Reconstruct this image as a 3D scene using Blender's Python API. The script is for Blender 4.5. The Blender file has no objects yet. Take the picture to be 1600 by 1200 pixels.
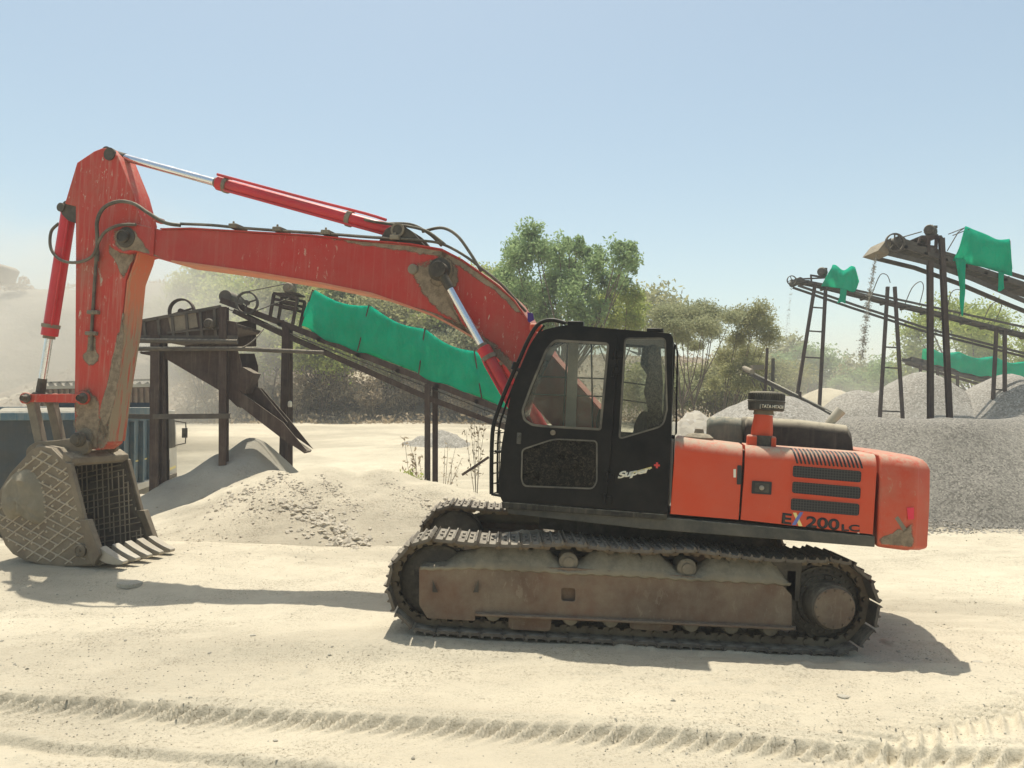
import bpy, bmesh, math, random
import numpy as np
from math import radians as R, sin, cos, tan, pi, sqrt, atan2
from mathutils import Vector, Matrix, Quaternion

# ------------------------------------------------------------------ camera
sc = bpy.context.scene
COL = sc.collection
F, CX, CY, H = 1200.0, 800.0, 600.0, 2.2
PITCH = math.atan(35.0 / F)
cam_d = bpy.data.cameras.new('camera')
cam = bpy.data.objects.new('camera', cam_d)
COL.objects.link(cam)
cam.location = (0, 0, H)
cam.rotation_euler = (R(90) + PITCH, 0, 0)
cam_d.sensor_width = 36.0
cam_d.lens = 36.0 * F / 1600.0
cam_d.clip_start = 0.05
cam_d.clip_end = 3000
sc.camera = cam
# ------------------------------------------------------------------ light
SUN = Vector((-0.048, 0.255, 0.965)).normalized()
el = math.asin(SUN.z)
az = atan2(SUN.x, SUN.y)
w = bpy.data.worlds.new('World'); sc.world = w; w.use_nodes = True
nt = w.node_tree
bg = nt.nodes['Background']
sky = nt.nodes.new('ShaderNodeTexSky'); sky.sky_type = 'NISHITA'
sky.sun_disc = False; sky.sun_elevation = el; sky.sun_rotation = az
sky.altitude = 100; sky.air_density = 1.0; sky.dust_density = 2.1; sky.ozone_density = 0.35
tint = nt.nodes.new('ShaderNodeMix'); tint.data_type = 'RGBA'; tint.blend_type = 'MULTIPLY'; tint.inputs[0].default_value = 1; tint.inputs[7].default_value = (1.24, 1.25, 1.06, 1)
nt.links.new(sky.outputs[0], tint.inputs[6]); nt.links.new(tint.outputs[2], bg.inputs[0])
bg.inputs[1].default_value = 0.13
sd = bpy.data.lights.new('sun', 'SUN'); sd.energy = 4.7; sd.angle = R(0.55); sd.color = (1.0, 0.95, 0.86)
so = bpy.data.objects.new('sun', sd); COL.objects.link(so)
so.rotation_euler = SUN.to_track_quat('Z', 'Y').to_euler()
so.location = (0, 0, 40)
vs = sc.view_settings
vs.view_transform = 'Standard'; vs.look = 'None'; vs.gamma = 1; vs.exposure = 0.12
sc.cycles.max_bounces = 8
sc.cycles.diffuse_bounces = 4
sc.cycles.transparent_max_bounces = 24
sc.cycles.volume_bounces = 1
sc.cycles.use_denoising = True

# ------------------------------------------------------------------ helpers
rnd = random.Random(7)
CP, SP = cos(PITCH), sin(PITCH)
def ray(u, v):
    dx = (u - CX) / F; dz = (CY - v) / F
    return Vector((dx, CP - SP * dz, SP + CP * dz))
def pw(u, v, Y):                       # pixel at world depth Y
    d = ray(u, v); t = Y / d.y
    return Vector((d.x * t, Y, H + d.z * t))
ML = Matrix.Translation((1.09, 8.6, 0.02)) @ Matrix.Rotation(R(3.0), 4, 'Y')
REL = Matrix.Rotation(R(-14.0), 4, 'Z')
MU = ML @ REL
MLi, MUi = ML.inverted(), MU.inverted()
def onplane(Mi, u, v, yl):             # pixel -> (x, z) on the local plane y = yl
    o = Mi @ Vector((0, 0, H)); d = Mi.to_3x3() @ ray(u, v)
    t = (yl - o.y) / d.y
    p = o + d * t
    return (p.x, p.z)
def PU(u, v, yl=-1.25): return onplane(MUi, u, v, yl)
def PL(u, v, yl=-1.4): return onplane(MLi, u, v, yl)
def U3(u, v, yl): x, z = PU(u, v, yl); return Vector((x, yl, z))
def L3(u, v, yl): x, z = PL(u, v, yl); return Vector((x, yl, z))

def tag(o, label=None, cat=None, group=None, kind=None):
    if label: o['label'] = label
    if cat: o['category'] = cat
    if group: o['group'] = group
    if kind: o['kind'] = kind
    return o
def empty(name, label, cat, loc=(0, 0, 0), rz=0, group=None):
    o = bpy.data.objects.new(name, None); COL.objects.link(o)
    o.location = loc; o.rotation_euler = (0, 0, rz); o.empty_display_size = 0.3
    return tag(o, label, cat, group)
def link(name, me, m, parent=None, rel=None, mods=()):
    o = bpy.data.objects.new(name, me); COL.objects.link(o)
    if m is not None:
        me.materials.clear()
        for q in (m if isinstance(m, (list, tuple)) else [m]): me.materials.append(q)
    if parent is not None:
        o.parent = parent
    if rel is not None: o.matrix_local = rel
    for kind, kw in mods:
        md = o.modifiers.new(kind.lower(), kind)
        for k, v in kw.items(): setattr(md, k, v)
    return o
BEV = lambda w=0.008, s=2: ('BEVEL', dict(width=w, segments=s, limit_method='ANGLE', angle_limit=R(40)))
def smooth(me, ang=38):
    n = len(me.polygons)
    me.polygons.foreach_set('use_smooth', [True] * n)
    try: me.set_sharp_from_angle(angle=R(ang))
    except Exception: pass
    return me
def catmull(pts, n=6):
    pts = [Vector(p) for p in pts]
    out = []
    for i in range(len(pts) - 1):
        p0 = pts[max(i - 1, 0)]; p1 = pts[i]; p2 = pts[i + 1]; p3 = pts[min(i + 2, len(pts) - 1)]
        for k in range(n):
            t = k / n
            out.append(0.5 * ((2 * p1) + (-p0 + p2) * t + (2 * p0 - 5 * p1 + 4 * p2 - p3) * t * t + (-p0 + 3 * p1 - 3 * p2 + p3) * t ** 3))
    out.append(pts[-1])
    return out
def roundpoly(pts, r, n=4):
    out = []; N = len(pts)
    for i in range(N):
        a = Vector(pts[i - 1]).to_2d(); b = Vector(pts[i]).to_2d(); c = Vector(pts[(i + 1) % N]).to_2d()
        rr = r[i] if isinstance(r, (list, tuple)) else r
        d1 = a - b; d2 = c - b
        l = min(rr, d1.length * .48, d2.length * .48)
        if l < 1e-4: out.append((b.x, b.y)); continue
        p = b + d1.normalized() * l; q = b + d2.normalized() * l
        for k in range(n + 1):
            t = k / n
            z = p * (1 - t) ** 2 + b * 2 * t * (1 - t) + q * t * t
            out.append((z.x, z.y))
    return out
class MB:
    def __init__(s): s.v = []; s.f = []; s.mi = []; s.cm = 0
    def add(s, vs, fs):
        b = len(s.v); s.v += [tuple(v) for v in vs]; s.f += [tuple(b + i for i in f) for f in fs]
        s.mi += [s.cm] * len(fs); return s
    def box(s, c, d, M=None):
        c = Vector(c); d = Vector(d) / 2
        vs = [Vector((x * d.x, y * d.y, z * d.z)) for x in (-1, 1) for y in (-1, 1) for z in (-1, 1)]
        if M is not None: vs = [M @ v for v in vs]
        return s.add([v + c for v in vs], [(0, 1, 3, 2), (4, 6, 7, 5), (0, 4, 5, 1), (2, 3, 7, 6), (0, 2, 6, 4), (1, 5, 7, 3)])
    def beam(s, a, b, w, h, up=(0, 0, 1), section='box'):
        a = Vector(a); b = Vector(b); t = (b - a).normalized(); up = Vector(up)
        sd_ = t.cross(up)
        if sd_.length < 1e-3: sd_ = t.cross(Vector((0, 1, 0)))
        sd_.normalize(); u = sd_.cross(t)
        if section == 'I':
            q = .16
            for cu, hh, ww in ((h * (.5 - q / 2), h * q, w), (-h * (.5 - q / 2), h * q, w), (0, h * (1 - 2 * q), w * .22)):
                s._bar(a + u * cu, b + u * cu, sd_, u, ww, hh)
        elif section == 'C':
            q = .14
            for cu, hh in ((h * (.5 - q / 2), h * q), (-h * (.5 - q / 2), h * q)):
                s._bar(a + u * cu, b + u * cu, sd_, u, w, hh)
            s._bar(a + sd_ * w * .4, b + sd_ * w * .4, sd_, u, w * .2, h * (1 - 2 * q))
        else: s._bar(a, b, sd_, u, w, h)
        return s
    def _bar(s, a, b, sd_, u, w, h):
        vs = [p + sd_ * x * w / 2 + u * z * h / 2 for p in (a, b) for x, z in ((-1, -1), (1, -1), (1, 1), (-1, 1))]
        s.add(vs, [(0, 1, 2, 3), (7, 6, 5, 4), (0, 4, 5, 1), (1, 5, 6, 2), (2, 6, 7, 3), (3, 7, 4, 0)])
    def prism(s, pts, y0, y1, f=lambda x, y, z: (x, y, z)):   # polygon in xz, extruded in y
        n = len(pts)
        vs = [f(x, y0, z) for x, z in pts] + [f(x, y1, z) for x, z in pts]
        fs = [tuple(range(n)), tuple(reversed(range(n, 2 * n)))]
        fs += [(i, n + i, n + (i + 1) % n, (i + 1) % n) for i in range(n)]
        return s.add(vs, fs)
    def cyl(s, a, b, r, r2=None, n=24, cap=True):
        a = Vector(a); b = Vector(b); r2 = r if r2 is None else r2
        t = (b - a).normalized(); q = t.orthogonal().normalized(); p = t.cross(q)
        vs = [a + (q * cos(2 * pi * i / n) + p * sin(2 * pi * i / n)) * r for i in range(n)]
        vs += [b + (q * cos(2 * pi * i / n) + p * sin(2 * pi * i / n)) * r2 for i in range(n)]
        fs = [(i, (i + 1) % n, n + (i + 1) % n, n + i) for i in range(n)]
        if cap: fs += [tuple(reversed(range(n))), tuple(range(n, 2 * n))]
        return s.add(vs, fs)
    def ring(s, c, ax, r1, r0, h, n=32):
        s.lathe(c, ax, [(r0, -h / 2), (r1, -h / 2), (r1, h / 2), (r0, h / 2), (r0, -h / 2)], n)
        return s
    def lathe(s, c, ax, prof, n=32):   # prof: (radius, height along axis)
        c = Vector(c); t = Vector(ax).normalized(); q = t.orthogonal().normalized(); p = t.cross(q)
        vs = []
        for r, h in prof:
            for i in range(n):
                a = 2 * pi * i / n
                vs.append(c + t * h + (q * cos(a) + p * sin(a)) * max(r, 1e-4))
        fs = []
        for k in range(len(prof) - 1):
            for i in range(n):
                j = (i + 1) % n
                fs.append((k * n + i, k * n + j, (k + 1) * n + j, (k + 1) * n + i))
        return s.add(vs, fs)
    def tube(s, pts, r, n=8, sm=0):
        if sm: pts = catmull(pts, sm)
        pts = [Vector(p) for p in pts]; m = len(pts)
        rs = r if isinstance(r, (list, tuple)) else [r] * m
        if len(rs) != m: rs = [rs[0] + (rs[-1] - rs[0]) * i / (m - 1) for i in range(m)]
        t0 = (pts[1] - pts[0]).normalized(); q = t0.orthogonal().normalized()
        vs = []
        for i, p in enumerate(pts):
            t = (pts[min(i + 1, m - 1)] - pts[max(i - 1, 0)])
            if t.length < 1e-9: t = t0
            t.normalize()
            q = (q - t * q.dot(t)); q.normalize(); b = t.cross(q)
            vs += [p + (q * cos(2 * pi * k / n) + b * sin(2 * pi * k / n)) * rs[i] for k in range(n)]
        fs = [(i * n + k, i * n + (k + 1) % n, (i + 1) * n + (k + 1) % n, (i + 1) * n + k) for i in range(m - 1) for k in range(n)]
        fs += [tuple(reversed(range(n))), tuple((m - 1) * n + k for k in range(n))]
        return s.add(vs, fs)
    def mesh(s, name, ang=38):
        me = bpy.data.meshes.new(name); me.from_pydata(s.v, [], s.f)
        bm = bmesh.new(); bm.from_mesh(me); bmesh.ops.recalc_face_normals(bm, faces=bm.faces); bm.to_mesh(me); bm.free()
        if any(s.mi): me.polygons.foreach_set('material_index', s.mi)
        me.update(); return smooth(me, ang)
    def build(s, name, m, parent=None, rel=None, mods=(), ang=38):
        return link(name, s.mesh(name, ang), m, parent, rel, mods)
def plate(outline, holes, y0, y1):     # flat plate in xz with holes, thickness y0..y1 -> mesh
    cu = bpy.data.curves.new('plate', 'CURVE'); cu.dimensions = '2D'; cu.fill_mode = 'BOTH'
    for pts in [outline] + list(holes):
        sp = cu.splines.new('POLY'); sp.points.add(len(pts) - 1)
        for i, (x, z) in enumerate(pts): sp.points[i].co = (x, z, 0, 1)
        sp.use_cyclic_u = True
    cu.extrude = abs(y1 - y0) / 2
    o = bpy.data.objects.new('plate', cu)
    me = bpy.data.meshes.new_from_object(o)
    ym = (y0 + y1) / 2
    me.transform(Matrix(((1, 0, 0, 0), (0, 0, -1, ym), (0, 1, 0, 0), (0, 0, 0, 1))))
    bpy.data.objects.remove(o); bpy.data.curves.remove(cu)
    return smooth(me)
def text_mesh(txt, size, ext=0.004, off=0.0, shear=0, sx=1.0, spacing=1.0):
    cu = bpy.data.curves.new('text', 'FONT'); cu.body = txt; cu.size = size; cu.extrude = ext; cu.offset = off
    cu.shear = shear; cu.space_character = spacing
    o = bpy.data.objects.new('text', cu)
    me = bpy.data.meshes.new_from_object(o)
    me.transform(Matrix.Scale(sx, 4, (1, 0, 0)))
    bpy.data.objects.remove(o); bpy.data.curves.remove(cu)
    return me

# numpy value noise
def _h(i, j, s):
    n = np.sin(i * 127.1 + j * 311.7 + s * 74.7) * 43758.5453
    return n - np.floor(n)
def vn(x, y, s=0):
    xi = np.floor(x); yi = np.floor(y); fx = x - xi; fy = y - yi
    fx = fx * fx * (3 - 2 * fx); fy = fy * fy * (3 - 2 * fy)
    a = _h(xi, yi, s); b = _h(xi + 1, yi, s); c = _h(xi, yi + 1, s); d = _h(xi + 1, yi + 1, s)
    return (a * (1 - fx) + b * fx) * (1 - fy) + (c * (1 - fx) + d * fx) * fy * 1.0
def fbm(x, y, o=4, s=0):
    r = 0; a = .5
    for k in range(o):
        r = r + a * (vn(x, y, s + k) - .5); x = x * 2.03 + 11.3; y = y * 2.03 + 5.7; a *= .5
    return r
def sst(a, b, x):
    t = np.clip((x - a) / (b - a), 0, 1); return t * t * (3 - 2 * t)

# ------------------------------------------------------------------ materials
class NT:
    def __init__(s, name):
        s.m = bpy.data.materials.new(name); s.m.use_nodes = True
        s.t = s.m.node_tree; s.p = s.t.nodes['Principled BSDF']
        s.tc = s.t.nodes.new('ShaderNodeTexCoord'); s.co = s.tc.outputs['Object']
    def n(s, kind, **kw):
        q = s.t.nodes.new(kind)
        for k, v in kw.items():
            if k in q.inputs: q.inputs[k].default_value = v
            else: setattr(q, k, v)
        return q
    def l(s, a, b): s.t.links.new(a, b)
    def noise(s, scale, detail=4, rough=.6, dist=0, vec=None, out='Fac'):
        q = s.n('ShaderNodeTexNoise', Scale=scale, Detail=detail, Roughness=rough, Distortion=dist)
        s.l(vec or s.co, q.inputs['Vector']); return q.outputs[out]
    def mapv(s, sx, sy, sz, rot=(0, 0, 0)):
        q = s.n('ShaderNodeMapping'); q.inputs['Scale'].default_value = (sx, sy, sz); q.inputs['Rotation'].default_value = rot
        s.l(s.co, q.inputs['Vector']); return q.outputs[0]
    def ramp(s, fac, a, b, ca=(0, 0, 0, 1), cb=(1, 1, 1, 1)):
        q = s.n('ShaderNodeValToRGB'); e = q.color_ramp.elements
        e[0].position = a; e[1].position = b; e[0].color = ca; e[1].color = cb
        s.l(fac, q.inputs[0]); return q.outputs[0]
    def mix(s, fac, a, b, mode='MIX'):
        q = s.n('ShaderNodeMix', data_type='RGBA', blend_type=mode)
        for i, v in ((6, a), (7, b)):
            if isinstance(v, tuple): q.inputs[i].default_value = v if len(v) == 4 else (*v, 1)
            else: s.l(v, q.inputs[i])
        if isinstance(fac, (int, float)): q.inputs[0].default_value = fac
        else: s.l(fac, q.inputs[0])
        return q.outputs[2]
    def math(s, op, a, b=0.0, clamp=False):
        q = s.n('ShaderNodeMath', operation=op, use_clamp=clamp)
        for i, v in ((0, a), (1, b)):
            if isinstance(v, (int, float)): q.inputs[i].default_value = v
            else: s.l(v, q.inputs[i])
        return q.outputs[0]
    def bump(s, h, st=.3, d=.01, prev=None):
        q = s.n('ShaderNodeBump', Strength=st, Distance=d); s.l(h, q.inputs['Height'])
        if prev is not None: s.l(prev, q.inputs['Normal'])
        return q.outputs[0]
    def set(s, **kw):
        for k, v in kw.items():
            k = {'col': 'Base Color', 'rough': 'Roughness', 'metal': 'Metallic', 'nor': 'Normal', 'spec': 'Specular IOR Level', 'alpha': 'Alpha'}.get(k, k)
            if isinstance(v, (int, float)): s.p.inputs[k].default_value = v
            elif isinstance(v, tuple): s.p.inputs[k].default_value = v if len(v) == 4 else (*v, 1)
            else: s.l(v, s.p.inputs[k])
        return s.m
DUST = (0.43, 0.375, 0.27)
def worn(name, c1, c2=None, rough=.5, metal=0.0, dust=.5, grime=.3, gcol=(0.12, 0.10, 0.075), gs=1.6, scratch=0.0, scol=(.5, .45, .38), bump=.15, streak=.0, dcol=DUST, film=.12, bscale=40, spec=.3, sth=.66, dr=(.3, .62)):
    t = NT(name); c2 = c2 or tuple(x * .8 for x in c1)
    base = t.mix(t.ramp(t.noise(1.3, 3), .35, .65), (*c1, 1), (*c2, 1))
    if scratch:
        v = t.mapv(2.2, 2.2, .8, (0, R(20), 0))
        k = t.noise(9, 5, .75, .6, vec=v)
        base = t.mix(t.math('MULTIPLY', t.math('MULTIPLY', t.ramp(k, sth, sth + .02), t.ramp(t.noise(1.1, 3, .6), .44, .62)), scratch), base, (*scol, 1))
    if streak:
        v = t.mapv(9, 9, .5)
        k = t.noise(2.0, 4, .7, vec=v)
        base = t.mix(t.math('MULTIPLY', t.ramp(k, .5, .72), streak), base, (*dcol, 1))
    if grime:
        g = t.ramp(t.noise(gs, 6, .65, .4), .55, .72)
        base = t.mix(t.math('MULTIPLY', g, grime), base, (*gcol, 1))
    # dust film everywhere, thick on up-facing faces
    ge = t.n('ShaderNodeNewGeometry'); sx = t.n('ShaderNodeSeparateXYZ'); t.l(ge.outputs['Normal'], sx.inputs[0])
    up = t.ramp(sx.outputs[2], .12, .8)
    dn = t.ramp(t.noise(14, 6, .7), *dr)
    dd = t.math('MULTIPLY', t.math('MULTIPLY', up, dn), dust)
    fl = t.math('MULTIPLY', t.ramp(t.noise(3.1, 7, .72), .35, .75), film)
    dd = t.math('MAXIMUM', dd, fl)
    base = t.mix(dd, base, (*dcol, 1))
    rr = t.math('ADD', t.math('MULTIPLY', dd, .5), rough, True)
    t.set(col=base, rough=rr, metal=metal, spec=spec)
    if bump:
        t.set(nor=t.bump(t.noise(bscale, 6, .7), bump, .01))
    return t.m
M = {}
RED = (0.56, 0.035, 0.018)
M['red'] = worn('red_paint', RED, (0.50, .04, .022), .42, dust=.75, grime=.0, scratch=.75, scol=(.55, .33, .25), film=.05, bump=.05)
M['orange'] = worn('orange_red_paint', (0.60, 0.062, 0.016), (0.56, .062, .02), .40, dust=.9, grime=0, scratch=.25, scol=(.5, .3, .2), film=.09, bump=.04, dr=(.22, .55))
M['boomred'] = worn('boom_red_paint', (0.45, 0.026, 0.018), (0.39, .03, .02), .5, dust=.8, grime=.25, gcol=(.26, .16, .10), gs=1.2, scratch=.9, scol=(.5, .38, .28), film=.10, bump=.06, streak=.12, sth=.61)
M['armred'] = worn('arm_red_paint', (0.50, 0.030, 0.014), (0.44, .036, .018), .5, dust=.5, grime=.35, gcol=(.22, .17, .10), gs=1.1, scratch=1, scol=(.52, .42, .32), film=.12, streak=.35, bump=.08, sth=.61)
M['cyl'] = worn('cylinder_pink_red_paint', (0.60, 0.030, 0.04), None, .3, dust=.3, grime=.35, gs=3, film=.08, bump=.03)
M['black'] = worn('black_paint', (0.006, 0.006, 0.007), (0.009, .009, .009), .30, dust=.6, grime=0, scratch=.10, scol=(.2,.18,.15), film=.055, bump=.05, spec=.10, dcol=(.30,.27,.21))
M['blackdirty'] = worn('dusty_black_paint', (0.010, 0.010, 0.010), (.015, .015, .015), .5, dust=.95, grime=0, scratch=.2, film=.18, streak=.15, bump=.12, spec=.1)
M['frame'] = worn('dark_frame_paint', (0.03, 0.032, 0.030), (.045, .045, .04), .6, dust=.8, grime=.4, gcol=(.16, .14, .09), gs=5, film=.25, bump=.2)
M['grease'] = worn('greasy_black_steel', (0.020, 0.017, 0.014), (.05, .04, .03), .55, dust=.5, grime=.5, gcol=(.13, .11, .08), gs=7, film=.25, bump=.4)
M['dirtysteel'] = worn('dust_caked_steel', (0.21, 0.175, 0.125), (.12, .10, .075), .75, dust=.8, grime=.5, gcol=(.08, .065, .05), gs=5, film=.45, bump=.5)
M['trackframe'] = worn('rusty_brown_steel', (0.175, 0.098, 0.06), (.12, .078, .052), .75, dust=.9, grime=.5, gcol=(.09, .062, .042), gs=4.5, film=.78, streak=.06, scratch=.5, scol=(.30,.24,.17), sth=.58, bump=.5, dcol=(.27, .225, .16))
M['shoe'] = worn('track_shoe_steel', (0.12, 0.10, 0.08), (.07, .055, .045), .5, metal=.3, dust=.85, grime=.4, gs=9, film=.4, bump=.3, dcol=(.40, .36, .28))
M['chain'] = worn('track_chain_steel', (0.10, 0.075, 0.05), (.16, .11, .07), .6, metal=.2, dust=.6, grime=.3, gs=9, film=.65, bump=.4, dcol=(.33, .28, .19))
M['cake'] = worn('caked_mud', (0.225, 0.195, 0.14), (.18, .155, .11), .95, dust=.6, grime=.25, gs=3, film=.4, bump=.8, bscale=14)
M['bucket'] = worn('worn_bucket_steel', (0.165, 0.125, 0.085), (.12, .095, .065), .55, metal=.25, dust=.8, grime=.5, gcol=(.09, .07, .055), gs=3.0, film=.45, bump=.45, scratch=.2)
M['tooth'] = worn('polished_tooth_steel', (0.42, 0.39, 0.33), (.30, .265, .21), .45, metal=.5, dust=.5, grime=.2, gs=8, film=.3, bump=.2)
M['bucketin'] = worn('dark_bucket_lining', (0.06, 0.05, 0.04), (.085, .07, .055), .6, metal=.1, dust=.6, grime=.3, gs=6, film=.35, bump=.6)
M['seal'] = worn('worn_window_seal', (.03, .03, .028), (.10, .095, .08), .6, dust=.8, grime=0, film=.45, bump=.1)
M['rubber'] = worn('black_rubber', (0.02, 0.02, 0.019), (.028, .027, .025), .6, dust=.8, grime=0, film=.3, bump=.1)
M['hose'] = worn('dusty_hose', (0.03, 0.028, 0.024), (.06, .055, .04), .6, dust=.9, grime=0, film=.45, bump=.1)
M['salmon'] = worn('salmon_paint', (0.60, 0.17, 0.085), (.52, .19, .11), .7, dust=.5, grime=.3, gcol=(.26, .20, .13), gs=2.2, scratch=.5, scol=(.45, .36, .26), film=.3, streak=.3, bump=.1)  # paler, more orange base than the boom's sides; used on its underside
M['armlow'] = worn('scraped_dusty_red_paint', (0.40, 0.07, 0.035), (.26, .18, .11), .7, dust=.5, grime=.5, gcol=(.20, .155, .10), gs=2.5, scratch=.8, scol=(.42, .34, .24), film=.6, streak=.8, bump=.2, dcol=(.30, .235, .15))
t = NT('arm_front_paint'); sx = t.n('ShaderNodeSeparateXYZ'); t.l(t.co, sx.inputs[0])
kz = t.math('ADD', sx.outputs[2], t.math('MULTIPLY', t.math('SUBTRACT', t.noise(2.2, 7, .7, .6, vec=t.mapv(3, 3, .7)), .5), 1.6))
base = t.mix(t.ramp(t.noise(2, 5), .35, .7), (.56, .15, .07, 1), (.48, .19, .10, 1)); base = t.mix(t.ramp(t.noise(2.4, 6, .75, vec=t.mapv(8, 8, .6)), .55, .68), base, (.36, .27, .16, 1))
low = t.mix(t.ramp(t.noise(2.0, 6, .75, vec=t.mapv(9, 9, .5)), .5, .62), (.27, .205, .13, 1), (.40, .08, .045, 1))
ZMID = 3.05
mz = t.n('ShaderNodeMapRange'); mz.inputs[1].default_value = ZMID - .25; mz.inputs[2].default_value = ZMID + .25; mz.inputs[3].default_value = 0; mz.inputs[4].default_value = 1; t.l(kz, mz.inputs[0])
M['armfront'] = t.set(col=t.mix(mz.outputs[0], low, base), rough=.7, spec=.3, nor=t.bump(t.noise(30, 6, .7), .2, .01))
M['weld'] = worn('bright_weld_steel', (0.44, 0.37, 0.27), (.36, .30, .22), .55, metal=.2, dust=.3, grime=.2, film=.2, bump=.3)
t = NT('chrome'); M['chrome'] = t.set(col=(.75, .76, .78), metal=1.0, rough=t.ramp(t.noise(6, 5), .3, .8, (.12, .12, .12, 1), (.42, .42, .42, 1)))
t = NT('dusty_glass')
gl = t.n('ShaderNodeBsdfTransparent'); gl.inputs[0].default_value = (.92, .93, .91, 1)
gg = t.n('ShaderNodeBsdfGlossy', Roughness=.05); df = t.n('ShaderNodeBsdfDiffuse'); df.inputs[0].default_value = (.42, .38, .30, 1)
fr = t.n('ShaderNodeFresnel', IOR=1.45)
m1 = t.n('ShaderNodeMixShader'); t.l(fr.outputs[0], m1.inputs[0]); t.l(gl.outputs[0], m1.inputs[1]); t.l(gg.outputs[0], m1.inputs[2])
m2 = t.n('ShaderNodeMixShader'); dn = t.math('ADD', t.math('MULTIPLY', t.ramp(t.noise(3.5, 7, .75), .45, .75), .16), .02); t.l(dn, m2.inputs[0])
t.l(m1.outputs[0], m2.inputs[1]); t.l(df.outputs[0], m2.inputs[2])
t.l(m2.outputs[0], t.t.nodes['Material Output'].inputs[0]); M['glass'] = t.m
t = NT('mud_spattered_glass')
gl = t.n('ShaderNodeBsdfTransparent'); gl.inputs[0].default_value = (.15, .15, .13, 1)
df = t.n('ShaderNodeBsdfPrincipled'); t.l(t.mix(t.ramp(t.noise(24, 9, .85, 1.5), .49, .58), (.008, .008, .007, 1), (.055, .046, .032, 1)), df.inputs['Base Color']); df.inputs['Specular IOR Level'].default_value = .08
df.inputs['Roughness'].default_value = .5
m2 = t.n('ShaderNodeMixShader'); t.l(t.ramp(t.noise(5, 6, .7), .3, .45), m2.inputs[0]); t.l(gl.outputs[0], m2.inputs[1]); t.l(df.outputs[0], m2.inputs[2])
t.l(m2.outputs[0], t.t.nodes['Material Output'].inputs[0]); M['mudglass'] = t.m
t = NT('mottled_rag'); k = t.noise(20, 9, .85, 1.5); M['mottled'] = t.set(col=t.mix(t.ramp(k, .46, .58), (.008, .008, .007, 1), (.13, .11, .08, 1)), rough=.9, spec=.1, nor=t.bump(k, .8, .03))
def flat(name, c, rough=.6, metal=0.0): return NT(name).set(col=c, rough=rough, metal=metal)
M['grey'] = flat('grey_plastic', (.16, .16, .15)); M['beige'] = worn('beige_trim', (.46, .42, .33), None, .8, dust=.2, grime=0, film=.2, bump=.05)
M['lblack'] = flat('black_lettering', (.012, .012, .012), .4); M['lwhite'] = flat('cream_lettering', (.72, .68, .55), .5)
M['lyellow'] = flat('yellow_lettering', (.75, .62, .22), .5); M['lblue'] = flat('blue_lettering', (.12, .16, .42), .5)
M['lred'] = flat('red_lettering', (.55, .04, .03), .5); M['pinkred'] = flat('pink_red_reflector', (.72, .02, .06), .3)
M['purple'] = flat('purple_cloth', (.06, .03, .16), .9)
# perforated grille
t = NT('perforated_grille')
v = t.n('ShaderNodeTexVoronoi', Scale=42.0, feature='DISTANCE_TO_EDGE', Randomness=0.0)
mp = t.mapv(1, 0, 1); t.l(mp, v.inputs['Vector'])
k = t.ramp(v.outputs[0], .10, .16)
t.set(col=t.mix(k, (.045, .043, .04, 1), (.006, .006, .006, 1)), rough=.6, nor=t.bump(k, -.5, .01)); M['grille'] = t.m

# ground sand
def sandmat(name, c1, c2, dark, dkamt=.7, peb=1.0):
    t = NT(name)
    n1 = t.noise(.35, 8, .62); n2 = t.noise(3.0, 7, .68); n3 = t.noise(22, 6, .75)
    base = t.mix(t.ramp(n1, .35, .68), (*c1, 1), (*c2, 1))
    base = t.mix(t.math('MULTIPLY', t.ramp(n2, .45, .75), .35), base, (*[x * .82 for x in c1], 1))
    base = t.mix(t.math('MULTIPLY', t.ramp(t.noise(.22, 7, .62, .6, vec=t.mapv(.5, 1.4, 1)), .46, .58), .7), base, (*[x * .74 for x in c2], 1))
    # gravelly dark speckle patches: grit plus pebble shadows painted into the colour
    patch = t.ramp(t.noise(.9, 6, .7, .5, vec=t.mapv(.55, 1.2, 1)), .50, .62)
    sp = t.ramp(t.noise(34, 5, .8), .55, .63)
    base = t.mix(t.math('MULTIPLY', t.math('MULTIPLY', patch, sp), dkamt), base, (*dark, 1))
    vo = t.n('ShaderNodeTexVoronoi', Scale=26.0); t.l(t.co, vo.inputs['Vector'])
    pb = t.ramp(vo.outputs['Distance'], .10, .16, (1, 1, 1, 1), (0, 0, 0, 1))
    pk = t.math('MULTIPLY', pb, t.ramp(t.noise(2.2, 4, .6), .48, .62))
    base = t.mix(t.math('MULTIPLY', pk, .45 * peb), base, (*dark, 1))
    fs = t.ramp(t.noise(55, 4, .85), .53, .575); fm = t.math('MULTIPLY', fs, t.ramp(t.noise(1.7, 6, .75), .40, .62)); base = t.mix(t.math('MULTIPLY', fm, .6 * peb), base, (*dark, 1))  # finer dark specks: tiny pebble shadows painted into the colour along with grit
    b = t.bump(n2, .5, .05); b = t.bump(n3, .5, .02, b); b = t.bump(t.math('MULTIPLY', patch, sp), .5, .015, b); b = t.bump(pk, .8 * peb, .015, b)
    b = t.bump(t.noise(5, 5, .6, vec=t.mapv(.25, 2.2, 1, (0, 0, R(-9)))), .35, .03, b)
    return t.set(col=base, rough=.95, spec=.2, nor=b)
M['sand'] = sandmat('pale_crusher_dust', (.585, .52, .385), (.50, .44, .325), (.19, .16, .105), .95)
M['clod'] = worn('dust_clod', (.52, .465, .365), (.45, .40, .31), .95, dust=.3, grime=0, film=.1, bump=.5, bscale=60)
M['heap'] = sandmat('grey_crusher_dust', (.46, .425, .34), (.40, .37, .295), (.20, .17, .12), .8)
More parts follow.
